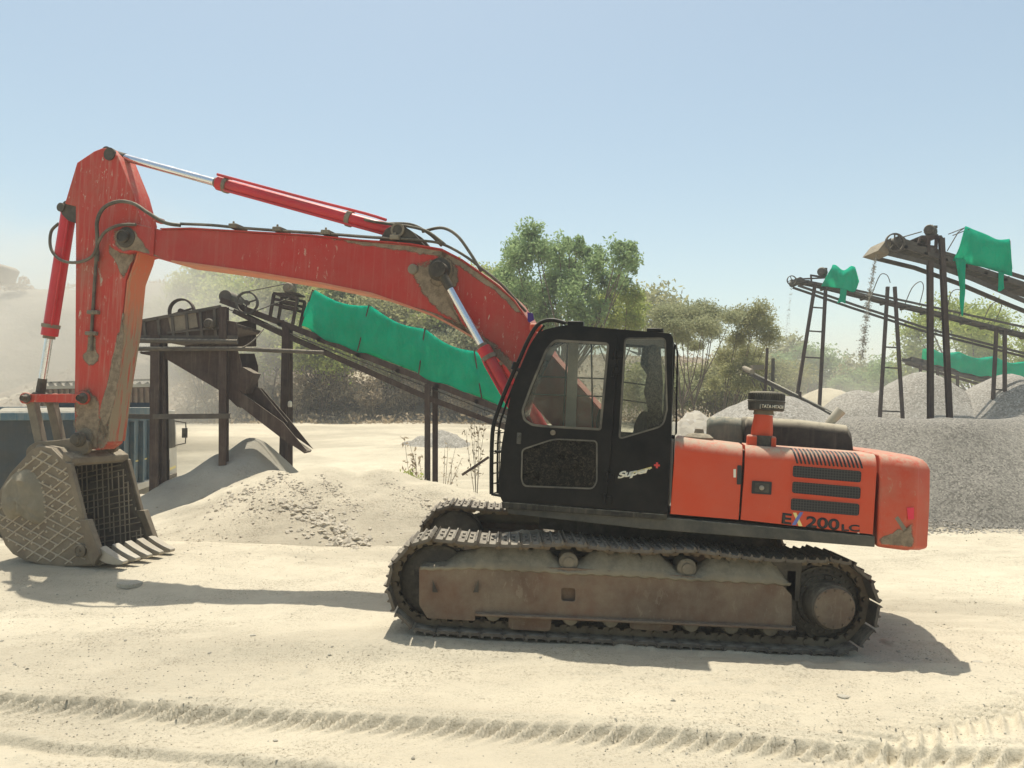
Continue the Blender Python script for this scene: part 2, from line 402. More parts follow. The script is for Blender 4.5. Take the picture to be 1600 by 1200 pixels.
def gravelmat(name, c1, c2, scale=18, hl=(.45, .42, .36)):
    t = NT(name)
    vo = t.n('ShaderNodeTexVoronoi', Scale=float(scale)); t.l(t.co, vo.inputs['Vector'])
    sx = t.n('ShaderNodeSeparateColor'); t.l(vo.outputs['Color'], sx.inputs[0])
    base = t.mix(sx.outputs[0], (*c1, 1), (*c2, 1))
    base = t.mix(t.math('MULTIPLY', t.ramp(sx.outputs[1], .7, .95), .7), base, (*hl, 1))
    base = t.mix(t.math('MULTIPLY', t.ramp(t.noise(.6, 5), .4, .7), .25), base, (*hl, 1))
    b = t.bump(vo.outputs['Distance'], -1.0, .05); b = t.bump(t.noise(scale * 2, 3), .4, .02, b)
    return t.set(col=base, rough=.9, nor=b)
M['gravel'] = gravelmat('grey_gravel', (.095, .086, .068), (.25, .228, .185), 34, (.34, .31, .25))
M['gravelfine'] = gravelmat('fine_grey_gravel', (.16, .145, .115), (.33, .30, .245), 20)
M['rubble'] = gravelmat('pale_rubble', (.30, .26, .20), (.44, .39, .30), 7)
# ------------------------------------------------------------------ ground
RUT1 = (Vector((-3.95, 5.93)), Vector((3.3, 4.98)))
RUT2 = (Vector((-3.52, 5.28)), Vector((-1.17, 4.67)))
RUT3 = (Vector((2.75, 5.25)), Vector((4.6, 6.0)))
BKZ = .195
def gh(x, y, fine=True):
    x = np.asarray(x, float); y = np.asarray(y, float)
    z = 1.35 * sst(20, 42, y)
    z = z + 4.2 * sst(41, 54, y) * (1 - sst(14, 24, x)) * sst(-40, -26, x)
    z = z - 0.75 * sst(-7.2, -9.0, x) * sst(12.6, 14.2, y) * (1 - sst(24, 32, y))
    win = (1 - sst(10.5, 13, y))
    z = z - 0.052 * 2.7 * np.tanh((x - 1.09) / 2.7) * win * sst(-4.5, -1.5, x)* sst(6.6,7.0,y) * 1.0
    z = z - 0.0 * y
    z = z + fbm(x * .25, y * .25, 3, 3) * .22 * sst(9, 20, y)
    if fine:
        z = z + BKZ * np.exp(-((x + 5.9) / 2.6) ** 4 - ((y - 10.6) / 1.5) ** 4)
        near = 1 - sst(30, 60, np.abs(y))
        z = z + fbm(x * .9, y * 1.3, 5, 9) * .07 * near
        mk = sst(.42, .62, vn(x * .9 + 3, y * 1.4, 57) * .6 + vn(x * 2.7, y * 4, 58) * .4) * near * (y < 14) * sst(5.7, 6.6, y + x * .12)
        z = z + mk * (np.abs(fbm(x * 9, y * 9, 4, 61)) * .032 - .005) + fbm(x * 14, y * 14, 3, 71) * .006 * near * (y < 14)
        a = vn(x * 7, y * 7, 31); z = z + np.where(a > .72, (a - .72) * .09, 0) * near * (vn(x * .8, y * .8, 77) > .45)
        # ruts with tyre lug marks
        for k, (p, q) in enumerate((RUT1, RUT2, RUT3)):
            dx, dy = q.x - p.x, q.y - p.y; L = sqrt(dx * dx + dy * dy); dx /= L; dy /= L
            s = (x - p.x) * dx + (y - p.y) * dy; d = -(x - p.x) * dy + (y - p.y) * dx
            wob = fbm(s * .8, s * 0 + 3.0 + k, 3, 5) * .08
            d = d - wob
            if k == 0:
                rim = .02 * np.exp(-((d - .13) / .06) ** 2)
                wall = -.09 * (1 - sst(-.035, .03, d)) * (1 - (1 - sst(-.85, -.45, d)))
                ph = (s - d * 1.15 - .10 * d * np.abs(d) + fbm(s * 3, d * 0, 2, 21) * .03) / .145
                lug = np.exp(-(((ph % 1) - .5) / .10) ** 2)
                w1 = np.exp(-((d + .02) / .085) ** 2)
                w2 = np.exp(-((d + .22) / .13) ** 2) * .45
                fin = np.exp(-(((ph % 1) - .5) / .15) ** 4) * (.55 + .45 * vn(s * 5, s * 0, 8)); ramp = -.09 * (1 - sst(-.17, .04, d)) * (1 - (1 - sst(-.85, -.45, d)))
                z = z + rim + wall + fin * (ramp - wall) + .026 * fin * np.exp(-((d + .04) / .07) ** 2) + .013 * lug * w2
            elif k == 1:
                z = z - .05 * (1 - sst(-.012, .012, d + .02 * fbm(s * 9, s * 0, 2, 3))) * sst(-.7, -.4, d) + .045 * np.exp(-((d - .08) / .08) ** 2)
                z = z + .025 * np.exp(-((d + .42) / .05) ** 2)
            else:
                on = sst(-1.3, -.2, s) * (1 - sst(3.0, 4.0, s))
                ph = (s + np.abs(d) * 1.2) / .16
                lug = (np.abs((ph % 1) - .5) * 2) ** 3
                z = z + on * .06 * lug * np.exp(-(d / .22) ** 4) - on * .02 * np.exp(-(d / .25) ** 4)
        # faint wheel grooves running away on the right
        for k in range(7):
            d = (y - 7.6 - k * .55) + (x - 5) * (.20 + .02 * k) + fbm(x * .5, x * 0 + k, 2, 6) * .3
            z = z - .022 * np.exp(-(d / .05) ** 2) * sst(2.5, 4.5, x)
    return z
def gz(x, y): return float(gh(np.array([x]), np.array([y]), False)[0])
def axis(segs):
    out = [segs[0][0]]
    for a, b, st in segs:
        n = max(1, int(round((b - a) / st))); out += [a + (b - a) * (i + 1) / n for i in range(n)]
    return out
def geo(a, b, st, g):
    out = []; p = a
    while p < b: p += st; st *= g; out.append(p)
    return out
def gridmesh(name, X, Y, Z):
    ny, nx = X.shape
    me = bpy.data.meshes.new(name)
    co = np.stack([X, Y, Z], -1).reshape(-1, 3).astype(np.float32)
    i = np.arange(nx - 1)[None, :] + np.arange(ny - 1)[:, None] * nx
    q = np.stack([i, i + 1, i + nx + 1, i + nx], -1).reshape(-1, 4).astype(np.int32)
    me.vertices.add(len(co)); me.vertices.foreach_set('co', co.ravel())
    me.loops.add(q.size); me.loops.foreach_set('vertex_index', q.ravel())
    me.polygons.add(len(q)); me.polygons.foreach_set('loop_start', np.arange(0, q.size, 4, dtype=np.int32))
    me.polygons.foreach_set('use_smooth', np.ones(len(q), bool))
    me.update(calc_edges=True); me.validate()
    return me
gx = axis([(4.6, 7.0, .04)])[1:] + geo(7.0, 420, .05, 1.09)
xs = np.array([-v for v in reversed(gx)] + axis([(-4.6, 4.6, .016)]) + gx)
ys = np.array(axis([(-40, 3.2, 1.2), (3.2, 4.2, .1), (4.2, 6.5, .019), (6.5, 12.5, .045), (12.5, 26, .13)]) + geo(26, 600, .16, 1.08))
X, Y = np.meshgrid(xs, ys)
link('ground', gridmesh('ground', X, Y, gh(X, Y)), M['sand'])['kind'] = 'structure'

# heaps: cones of loose material that rest on the ground
def heap(name, label, cat, cones, mat, step=.09, group=None, nz=.06, seed=0, skirt=.5, soft=.25, clump=0):
    x0 = min(c[0] - c[2] for c in cones) - skirt; x1 = max(c[0] + c[2] for c in cones) + skirt
    y0 = min(c[1] - c[3] for c in cones) - skirt; y1 = max(c[1] + c[3] for c in cones) + skirt
    X, Y = np.meshgrid(np.arange(x0, x1 + step, step), np.arange(y0, y1 + step, step))
    wx = X + fbm(X * .7, Y * .7, 3, seed + 5) * .5; wy = Y + fbm(X * .7, Y * .7, 3, seed + 15) * .5
    Z = np.full(X.shape, -9.0)
    for cx, cy, rx, ry, h, rot, flat_ in cones:
        c_, s_ = cos(rot), sin(rot)
        a = ((wx - cx) * c_ + (wy - cy) * s_) / rx; b = (-(wx - cx) * s_ + (wy - cy) * c_) / ry
        r = np.sqrt(a * a + b * b + flat_ * flat_ * .06)
        zc = h * (1 - r) / (1 - .245 * flat_)
        k = soft * .5
        hh = np.clip(.5 + .5 * (zc - Z) / k, 0, 1)
        Z = np.where(Z < -8, zc, Z * (1 - hh) + zc * hh + k * hh * (1 - hh))
    Z = Z + fbm(X * 1.4, Y * 1.4, 5, seed) * nz * 3 - np.abs(fbm(X * .9, Y * .9 + X * .5, 4, seed + 3)) * nz * 7
    if clump: 
        a = vn(X * 4.5, Y * 4.5, seed + 50); Z = Z + np.where(a > .62, (a - .62) * clump, 0)
    edge = np.minimum(np.minimum(X - x0, x1 - X), np.minimum(Y - y0, y1 - Y))
    g = gh(X, Y, False)
    Z = np.where(Z > 0, Z * 1.0, Z * .35)
    Z = g + Z - .06 - (1 - sst(0, .35, edge)) * .6
    ox, oy = cones[0][0], cones[0][1]; oz = gz(ox, oy)
    me = gridmesh(name, X - ox, Y - oy, Z - oz)
    bm = bmesh.new(); bm.from_mesh(me)
    dead = [v for v in bm.verts if v.co.z + oz < gz(v.co.x + ox, v.co.y + oy) - .3] if len(bm.verts) < 4000 else []
    bm.free()
    o = link(name, me, mat); o.location = (ox, oy, oz)
    return tag(o, label, cat, group)
# ================================================================== EXCAVATOR
EX = empty('excavator', 'red crawler excavator with a black cab, parked with its bucket resting on the dust', 'excavator')
EX.matrix_world = ML
ID = Matrix.Identity(4)
def up(mb, name, m, mods=(), rel=REL, parent=None, ang=38):
    return mb.build(name, m, parent or EX, rel if parent is None else None, mods, ang)
def upm(me, name, m, mods=(), parent=None):
    return link(name, me, m, parent or EX, REL if parent is None else None, mods)
# ---------------- crawler tracks
XI, XS, RP, ZC = -1.83, 1.83, .385, .435      # idler, sprocket x; pitch radius; centre height
def path_pts():
    P = []
    n = 40
    for i in range(n): P.append((XS - (XS - XI) * i / n, ZC - RP))
    for i in range(20):
        a = -pi / 2 - pi * i / 20; P.append((XI + RP * cos(a), ZC + RP * sin(a)))
    tops = [XI, -.62, .55, XS]
    for k in range(3):
        a, b = tops[k], tops[k + 1]
        for i in range(14):
            t = i / 14; x = a + (b - a) * t
            P.append((x, ZC + RP + .03 * sin(pi * (x - XI) / (XS - XI)) - .035 * sin(pi * t)))
    for i in range(20):
        a = pi / 2 - pi * i / 20; P.append((XS + RP * cos(a), ZC + RP * sin(a)))
    return P
PP = path_pts()
cum = [0]
for i in range(len(PP)):
    a, b = PP[i], PP[(i + 1) % len(PP)]; cum.append(cum[-1] + sqrt((a[0] - b[0]) ** 2 + (a[1] - b[1]) ** 2))
TOT = cum[-1]
def at_s(s):
    s %= TOT
    import bisect
    i = min(bisect.bisect_right(cum, s) - 1, len(PP) - 1)
    a, b = PP[i], PP[(i + 1) % len(PP)]; t = (s - cum[i]) / max(1e-9, cum[i + 1] - cum[i])
    return Vector((a[0] + (b[0] - a[0]) * t, 0, a[1] + (b[1] - a[1]) * t))
NS = 48; PT = TOT / NS
def shoe_mesh():
    m = MB(); hw = .30; L = PT * .5
    prof = [(-L, 0), (-L, .012), (-L + .012, .040), (-L + .024, .014), (-.015, .012), (-.006, .034), (.006, .034), (.015, .012), (L - .03, .012), (L - .018, .034), (L - .008, .034), (L + .004, .010), (L + .006, 0), (L - .01, -.008), (-L + .015, -.008)]
    m.prism([(x, z + .035) for x, z in prof], -hw, hw)
    for sy in (-1, 1):                     # rolled ends and bolt pads
        m.prism([(-L + .01, .020), (L - .015, .020), (L - .03, .034), (-L + .03, .034)], sy * (hw + .001), sy * (hw - .05))
    for sx in (-1, 1):
        for sy in (-1, 1):
            m.cyl((sx * .04, sy * .09, .045), (sx * .04, sy * .09, .062), .016, n=6)
    return m.mesh('track_shoe')
def link_geo(m, side):
    L = PT * .5
    for sy in (-1, 1):
        y = sy * .095
        m_ = [(-L - .02, -.028), (-L - .01, -.05), (-.03, -.04), (-.02, -.018), (.02, -.018), (.03, -.04), (L + .01, -.05), (L + .02, -.028), (L + .01, .03), (-L - .01, .03)]
        yield [(x, z) for x, z in m_], y
shoe_me = shoe_mesh(); shoe_me.materials.append(M['shoe'])
def make_track(yc, lab):
    ch = MB()
    frames = []
    for i in range(NS):
        s = (i + .3) * PT; p = at_s(s); q = (at_s(s + .5 * PT) - at_s(s - .5 * PT)).normalized()
        nrm = Vector((q.z, 0, -q.x)) * -1
        # outward normal: away from the loop's centre line
        c = Vector((max(XI, min(XS, p.x)), 0, ZC))
        if nrm.dot(p - c) < 0: nrm = -nrm
        Rm = Matrix(((q.x, 0, nrm.x, p.x), (0, 1, 0, yc), (q.z, 0, nrm.z, p.z), (0, 0, 0, 1)))
        if Rm.to_3x3().determinant() < 0:
            Rm = Matrix(((-q.x, 0, nrm.x, p.x), (0, 1, 0, yc), (-q.z, 0, nrm.z, p.z), (0, 0, 0, 1)))
        frames.append(Rm)
        for prof, y in link_geo(ch, 0):
            ch.prism(prof, y - .02, y + .02, lambda x, yy, z, Rm=Rm: tuple(Rm @ Vector((x, yy, z))))
        a = Rm @ Vector((PT * .5, -.13, -.01)); b = Rm @ Vector((PT * .5, .13, -.01)); ch.cyl(a, b, .024, n=8)
    tr = ch.build('crawler_track', M['chain'], EX, ID)
    tr['label'] = lab
    for Rm in frames:
        o = bpy.data.objects.new('track_shoe', shoe_me); COL.objects.link(o); o.parent = tr; o.matrix_local = Rm
    return tr
make_track(-1.195, 'near crawler track with dusty shoes'); make_track(1.195, 'far crawler track behind the undercarriage')
for yc, s in ((-1.195, -1), (1.195, 1)):
    f = MB()
    # box side frame, dust-caked slope on top, flat web below
    yo = yc + s * .235
    poly = roundpoly([PL(655, 886, -1.43), PL(700, 884, -1.43), PL(756, 884, -1.43), PL(900, 888, -1.43), PL(1060, 899, -1.43), PL(1222, 914, -1.43), PL(1237, 930, -1.43), PL(1237, 978, -1.43), PL(1228, 983, -1.43), PL(1000, 972, -1.43), PL(743, 958, -1.43), PL(742, 970, -1.43), PL(668, 966, -1.43), PL(655, 945, -1.43)], .012, 2)
    hole = roundpoly([PL(877, 918, -1.43), PL(899, 919, -1.43), PL(899, 940, -1.43), PL(877, 939, -1.43)], .025, 3)
    link('track_frame', plate(poly, [hole], yo, yo + .025), M['trackframe'], EX, ID, [BEV(.004, 1)])
    f.prism([(XI + .13, ZC - .15), (XS - .42, ZC - .15), (XS - .40, ZC + .10), (XI + .10, ZC + .10)], yc - .17, yc + .17)
    # lower flange lip
    xa, za = PL(743, 958, -1.43); xb, zb = PL(1237, 980, -1.43)
    f.beam((xa, yo - s * -.02, za), (xb, yo - s * -.02, zb), .09, .022)
    f.build('frame_beam', M['trackframe'], EX, ID, [BEV(.005, 1)])
    # caked mud sloping from the web top up to the middle
    n = 90; g = MB(); vs = []; rows = 5
    for i in range(n + 1):
        t_ = i / n; u = 657 + (1235 - 657) * t_
        x, z0 = PL(u, 886 + 30 * max(0, (t_ - .15)) , -1.43)
        env = min(1, t_ * 12) * min(1, (1 - t_) * 30)
        dip = math.exp(-((u - 890) / 26) ** 2) + math.exp(-((u - 1075) / 30) ** 2)
        low = 1 - .75 * math.exp(-((u - 690) / 40) ** 2)
        htop = (.19 + .02 * sin(i * .9) + .012 * sin(i * 2.3)) * env * (1 - .8 * min(1, dip)) * low
        for k in range(rows + 1):
            q = k / rows
            vs.append((x, yo + s * .012 - s * q * .20, z0 - .012 + htop * sin(q * pi / 2) + .008 * sin(i * 1.7 + k * 2)))
    fs = [(i * (rows + 1) + k, (i + 1) * (rows + 1) + k, (i + 1) * (rows + 1) + k + 1, i * (rows + 1) + k + 1) for i in range(n) for k in range(rows)]
    g.add(vs, fs); g.build('mud_layer', M['cake'], EX, ID, [('SOLIDIFY', dict(thickness=.03, offset=0))])
    # idler
    d = MB(); ax = (0, 1, 0)
    d.lathe((XI, yc, ZC), ax, [(.05, -.14), (.20, -.13), (.29, -.09), (.315, -.085), (.33, -.07), (.33, -.035), (.362, -.03), (.362, .03), (.33, .035), (.33, .07), (.315, .085), (.29, .09), (.20, .13), (.05, .14)], 40)
    d.build('idler_wheel', M['grease'], EX, ID)
    # sprocket and final drive
    d = MB()
    pts = []
    for k in range(21):
        a0 = 2 * pi * k / 21
        for da, r in ((-.10, .345), (-.05, .368), (.05, .368), (.10, .345)):
            a = a0 + da; pts.append((XS + r * cos(a), ZC + r * sin(a)))
    d.prism(pts, yc - .035, yc + .035)
    spk = d.build('sprocket', M['grease'], EX, ID)
    d = MB()
    d.lathe((XS, yc, ZC), (0, s, 0), [(.05, .0), (.315, .0), (.325, .03), (.325, .07), (.30, .085), (.255, .088), (.25, .12), (.215, .125), (.21, .30), (.20, .325), (.185, .335), (.0, .337)], 48)
    for k in range(26):
        a = 2 * pi * k / 26; d.cyl((XS + .288 * cos(a), yc + s * .08, ZC + .288 * sin(a)), (XS + .288 * cos(a), yc + s * .105, ZC + .288 * sin(a)), .014, n=6)
    for k in range(20):
        a = 2 * pi * k / 20; d.cyl((XS + .232 * cos(a), yc + s * .11, ZC + .232 * sin(a)), (XS + .232 * cos(a), yc + s * .145, ZC + .232 * sin(a)), .013, n=6)
    fd = d.build('final_drive', M['grease'], EX, ID, ang=30)
    d = MB(); d.lathe((XS, yc, ZC), (0, s, 0), [(.0, .3365), (.182, .3365), (.187, .345), (.182, .354), (.06, .362), (.0, .363)], 40)
    for k in range(12):
        a = 2 * pi * k / 12; d.cyl((XS + .165 * cos(a), yc + s * .35, ZC + .165 * sin(a)), (XS + .165 * cos(a), yc + s * .372, ZC + .165 * sin(a)), .012, n=6)
    d.build('hub_cover', M['trackframe'], fd)
    # rollers
    for u in (770, 830, 892, 955, 1018, 1081, 1144, 1205):
        x, _ = PL(u, 965, -1.40)
        d = MB(); d.lathe((x, yc, ZC - RP + .135), (0, s, 0), [(0, -.14), (.07, -.14), (.085, -.10), (.085, -.05), (.07, -.045), (.07, .045), (.085, .05), (.085, .13), (.075, .15), (.07, .20), (.04, .215), (0, .215)], 28)
        d.box((x, yc + s * .16, ZC - RP + .20), (.10, .06, .10))
        d.build('bottom_roller', M['dirtysteel'], EX, ID)
    for u in (888, 1073):
        x, z = PL(u, 878, -1.36)
        d = MB(); z = ZC + RP - .125
        d.lathe((x, yc, z), (0, s, 0), [(0, -.1), (.05, -.1), (.075, -.08), (.075, .0), (.06, .02), (.06, .12), (.085, .125), (.09, .15), (.09, .185), (.075, .20), (.05, .20), (.05, .215), (0, .22)], 28)
        d.beam((x, yc, z), (x, yc, ZC), .08, .08)
        d.build('carrier_roller', M['dirtysteel'], EX, ID)
    for u0, u1 in ((795, 862), (985, 1052)):
        a = PL(u0, 958, -1.42); b = PL(u1, 961, -1.42)
        g = MB()
        z = a[1]; g.prism([(a[0], z), (b[0], z - .01), (b[0], z - .13), (b[0] - .04, z - .15), (a[0] + .04, z - .15), (a[0], z - .13)], yo - s * .01, yo - s * .035)
        g.build('track_guard', M['trackframe'], EX, ID, [BEV(.005, 1)])
    # slanting webs on the idler cover
    for u, sg in ((676, 1), (748, -1)):
        g = MB(); a = PL(u, 905, -1.44); b = PL(u, 925, -1.44); c = PL(u + 9 * sg, 925, -1.44)
        g.prism([a, b, c], yo + s * .027, yo + s * .028); g.build('frame_pocket', M['grease'], EX, ID)
    g = MB(); g.box((XS - .38, yc, ZC + .20), (.30, .30, .42)); g.box((XS - .33, yc + s * .05, ZC + .05), (.12, .2, .5)); g.build('motor_housing', M['grease'], EX, ID, [BEV(.02)])
# cross member / carbody and slew ring
g = MB()
g.box((0, 0, .52), (1.5, 1.75, .30)); g.box((-.75, 0, .46), (.30, 2.0, .22)); g.box((.75, 0, .46), (.30, 2.0, .22))
g.build('carbody', M['grease'], EX, ID, [BEV(.03)])
g = MB()
g.lathe((0, 0, 0), (0, 0, 1), [(0, .66), (.62, .66), (.66, .68), (.66, .80), (.60, .82), (.60, .95), (0, .95)], 56)
for k in range(36):
    a = 2 * pi * k / 36; g.cyl((.635 * cos(a), .635 * sin(a), .80), (.635 * cos(a), .635 * sin(a), .83), .015, n=6)
g.build('slew_ring', M['grease'], EX, REL)
# dust heap lying on the undercarriage between the tracks
g = MB(); vs = []; N1, N2 = 26, 10
for i in range(N1 + 1):
    for k in range(N2 + 1):
        x = -1.55 + 1.35 * i / N1; y = -.80 + .75 * k / N2
        h = .60 + .22 * max(0, sin(pi * i / N1)) ** .8 * max(0, sin(pi * k / N2)) ** .7 + .015 * sin(i * 1.9 + k * 1.3)
        vs.append((x, y, h))
g.add(vs, [(i * (N2 + 1) + k, (i + 1) * (N2 + 1) + k, (i + 1) * (N2 + 1) + k + 1, i * (N2 + 1) + k + 1) for i in range(N1) for k in range(N2)])
g.build('mud_layer', M['cake'], EX, ID)

# ---------------- upper structure: deck
YN, YF = -1.25, 1.25
b0 = PU(786, 786); b1 = PU(1367, 838); b2 = PU(1367, 855); b3 = PU(1000, 826); b4 = PU(795, 803)
g = MB(); g.prism([b0, b1, b2, b3, b4], YN, YN + .12)
g.prism([(b0[0], b4[1]), (b1[0], b2[1]), (b1[0], b1[1]), (b0[0], b0[1])], YF - .12, YF)
g.build('deck_frame', M['frame'], EX, REL, [BEV(.008)])
g = MB(); zt = PU(1050, 806)[1]; g.box((.85, 0, zt - .07), (2.9, 2.3, .10)); g.box((.35, 0, zt - .22), (2.2, 1.0, .26))
g.box((-.4, -.75, zt - .06), (1.1, .9, .08))
g.build('deck', M['grease'], EX, REL)
# engine side panels (rounded top edge): sweep a cross-section along x
def cowl(name, pts_top, pts_bot, mat, ydepth=.75, rr=.13, y0=YN, louv=None):
    # pts_top/bot: list of (x,z) stations along the near plane
    m = MB(); sec = []
    K = 7
    n = len(pts_top)
    for (xt, ztp), (xb, zb) in zip(pts_top, pts_bot):
        row = [(xb, y0, zb), (xt * .66 + xb * .34, y0, ztp * .5 + zb * .5)]
        for k in range(K + 1):
            a = (pi / 2) * k / K
            row.append((xt, y0 + rr - rr * cos(a), ztp - rr + rr * sin(a)))
        row.append((xt, y0 + ydepth, ztp + .0))
        row.append((xt, y0 + ydepth, zb))
        sec.append(row)
    q = len(sec[0]); vs = [p for r in sec for p in r]
    fs = [(i * q + k, (i + 1) * q + k, (i + 1) * q + k + 1, i * q + k + 1) for i in range(n - 1) for k in range(q - 1)]
    fs += [tuple(range(q)), tuple(reversed(range((n - 1) * q, n * q)))]
    m.add(vs, fs)
    return m.build(name, mat, EX, REL, [BEV(.006)], ang=30)
def lerp2(a, b, n): return [(a[0] + (b[0] - a[0]) * i / n, a[1] + (b[1] - a[1]) * i / n) for i in range(n + 1)]
top0, top1, top2 = PU(1055, 683), PU(1161, 696), PU(1371, 711)
top1b = PU(1165, 696)
bot0, bot1, bot1b, bot2 = PU(1047, 803), PU(1154, 812), PU(1157, 812), PU(1364, 835)
def vee(t, b): return (b[0], t[1])
D1 = cowl('service_door', lerp2(top0, top1, 6), lerp2(bot0, bot1, 6), M['orange'])
D2 = cowl('engine_door', lerp2(top1b, top2, 10), lerp2(bot1b, bot2, 10), M['orange'])
# gap fill behind panels
g = MB(); g.box(((top0[0] + top2[0]) / 2, -.6, (top1[1] + bot1[1]) / 2), (top2[0] - top0[0] - .05, 1.1, (top1[1] - bot1[1]) * .86)); g.build('engine_bay', M['rubber'], EX, REL)
# grille openings: recessed dark grilles set proud by a frame
for k, (a, b, c, d) in enumerate((((1239, 727), (1346, 736), (1345, 754), (1238, 745)), ((1238, 752), (1345, 761), (1344, 780), (1237, 770)), ((1236, 778), (1343, 787), (1342, 806), (1235, 797)))):
    o = roundpoly([PU(*a), PU(*b), PU(*c), PU(*d)], .025, 4)
    upm(plate(o, [], YN - .003, YN - .0015), 'grille', M['grille'], parent=D2)
    ctr = (sum(p[0] for p in o) / len(o), sum(p[1] for p in o) / len(o))
    o2 = [(ctr[0] + (x - ctr[0]) * 1.018, ctr[1] + (z - ctr[1]) * 1.09) for x, z in o]
    upm(plate(o2, [o], YN - .008, YN + .002), 'grille_rim', M['orange'], parent=D2)
# slanted top louvres
for i in range(17):
    u = 1243 + i * 6.3
    pts = []
    for k in range(7):
        a = (pi / 2) * (k / 6) * .92
        u_, v_ = u, 0
        x, z = PU(u, 707 + (u - 1243) * .085)
        xz = x - .05 * (k / 6) + .02
        xt, ztp = top1b[0] + (top2[0] - top1b[0]) * ((xz - top1b[0]) / (top2[0] - top1b[0])), top1b[1] + (top2[1] - top1b[1]) * ((xz - top1b[0]) / (top2[0] - top1b[0]))
        rr = .132
        pts.append((xz, YN + .13 - rr * cos(a), ztp - .13 + rr * sin(a)))
    m = MB(); vs = []
    for p in pts: vs += [(p[0] - .008, p[1] - .0015, p[2] + .0015), (p[0] + .008, p[1] - .0015, p[2] + .0015)]
    m.add(vs, [(2 * k, 2 * k + 1, 2 * k + 3, 2 * k + 2) for k in range(6)])
    m.build('louvre', M['lblack'], D2, None, [('SOLIDIFY', dict(thickness=.003, offset=0))])
# latch recess, handles
def uquad(name, px, m, y, dy, parent, r=.008): 
    return upm(plate(roundpoly([PU(*p) for p in px], r, 3), [], y, y - dy), name, m, parent=parent)
uquad('latch_plate', [(1175, 751), (1206, 753), (1205, 773), (1174, 771)], M['lblack'], YN - .001, .008, D2)
uquad('latch_recess', [(1180, 754), (1202, 756), (1201, 770), (1179, 768)], M['rubber'], YN - .009, .003, D2)
cx_, cz_ = PU(1190, 762); g = MB(); g.lathe((cx_, YN - .012, cz_), (0, -1, 0), [(0, 0), (.022, 0), (.022, .008), (.015, .013), (0, .014)], 20); g.build('lock', M['tooth'], D2)
uquad('door_handle', [(1152, 727), (1159, 727), (1158, 757), (1151, 757)], M['lblack'], YN - .001, .006, D1)
uquad('sticker', [(1146, 733), (1150, 733), (1150, 746), (1146, 746)], M['lwhite'], YN - .001, .003, D1, .001)
# lettering on the engine door
def put_text(name, txt, pa, pb, hpx, m, y, parent, off=.0, shear=0, spacing=1.0, plane=PU):
    me = text_mesh(txt, 1.0, .0, off, shear, 1.0, spacing)
    xs_ = [v.co.x for v in me.vertices]; ys_ = [v.co.y for v in me.vertices]
    x0, x1, y0, y1 = min(xs_), max(xs_), min(ys_), max(ys_)
    A = Vector(plane(*pa, y)); B = Vector(plane(*pb, y)); dx = (B - A)
    Cc = Vector(plane(pa[0], pa[1] - hpx, y)); hh = (Cc - A).length
    ex = dx / (x1 - x0); ez = Vector((-dx.y, dx.x)).normalized() * hh / (y1 - y0)
    for v in me.vertices:
        p = A + ex * (v.co.x - x0) + ez * (v.co.y - y0)
        v.co = (p.x, y, p.y)
    me.update()
    return link(name, me, m, parent, None, [('SOLIDIFY', dict(thickness=.002, offset=0))])
LT = YN - .004
put_text('lettering', 'E', (1221, 818), (1236, 820), 17, M['lblack'], LT, D2, .03)
put_text('lettering', '200', (1259, 823.5), (1311, 829), 17.5, M['lblack'], LT, D2, .028)
put_text('lettering', 'LC', (1315, 829.5), (1343, 831), 10.5, M['lblack'], LT, D2, .03)
uquad('lettering', [(1239, 801), (1244, 801), (1254, 822), (1248, 822)], M['lyellow'], YN - .001, .003, D2, 0)
uquad('lettering', [(1250, 800), (1255, 800.5), (1243, 820.5), (1237, 820)], M['lblue'], YN - .0045, .002, D2, 0)
# counterweight: rounded-corner block with curved tail
cw = MB(); rows = []
ctop = PU(1371, 711)[1]; cbot = PU(1367, 853)[1]; xc0 = PU(1371, 780)[0] + .012
def cwout(z):                                   # plan outline
    out = [(xc0, YN)]
    xe = xc0 + .33
    out += [(xc0 + .12, YN), (xe - .06, YN + .012), (xe - .01, YN + .04)]
    for k in range(9):
        a = -pi / 2 + (pi) * k / 8
        out.append((xe + .22 * max(0, cos(a)) ** .7, 1.17 * sin(a)))
    out += [(xe - .03, YF - .03), (xc0 + .12, YF), (xc0, YF)]
    return out
zt_, zb_ = ctop + .012, cbot - .01
prof = [(0, zb_ + .03), (.02, zb_ + .0)]
lv = [(zb_, .05), (zb_ + .03, .0), ((zb_ + zt_) / 2, -.005), (zt_ - .10, .0), (zt_ - .05, .02), (zt_ - .02, .05), (zt_, .10)]
outl = cwout(0); vs = []
for z, ins in lv:
    for x, y in outl:
        cxx = xc0; f = (x - cxx)
        yy = y * (1 - ins / 1.25); vs.append((x - (ins if f > .05 else 0), yy, z - .05 * max(0, f)))
q = len(outl); fs = [(i * q + k, i * q + (k + 1) % q, (i + 1) * q + (k + 1) % q, (i + 1) * q + k) for i in range(len(lv) - 1) for k in range(q)]
fs += [tuple(reversed(range(q))), tuple(range((len(lv) - 1) * q, len(lv) * q))]
cw.add(vs, fs); M['cwred'] = worn('counterweight_paint', (0.58, 0.060, 0.018), (.52, .060, .022), .5, dust=.9, grime=.3, gcol=(.34, .14, .07), gs=3, scratch=.6, scol=(.45, .33, .2), film=.25, bump=.10, sth=.60)
CW = cw.build('counterweight', M['cwred'], EX, REL, [BEV(.03, 3)], ang=50)
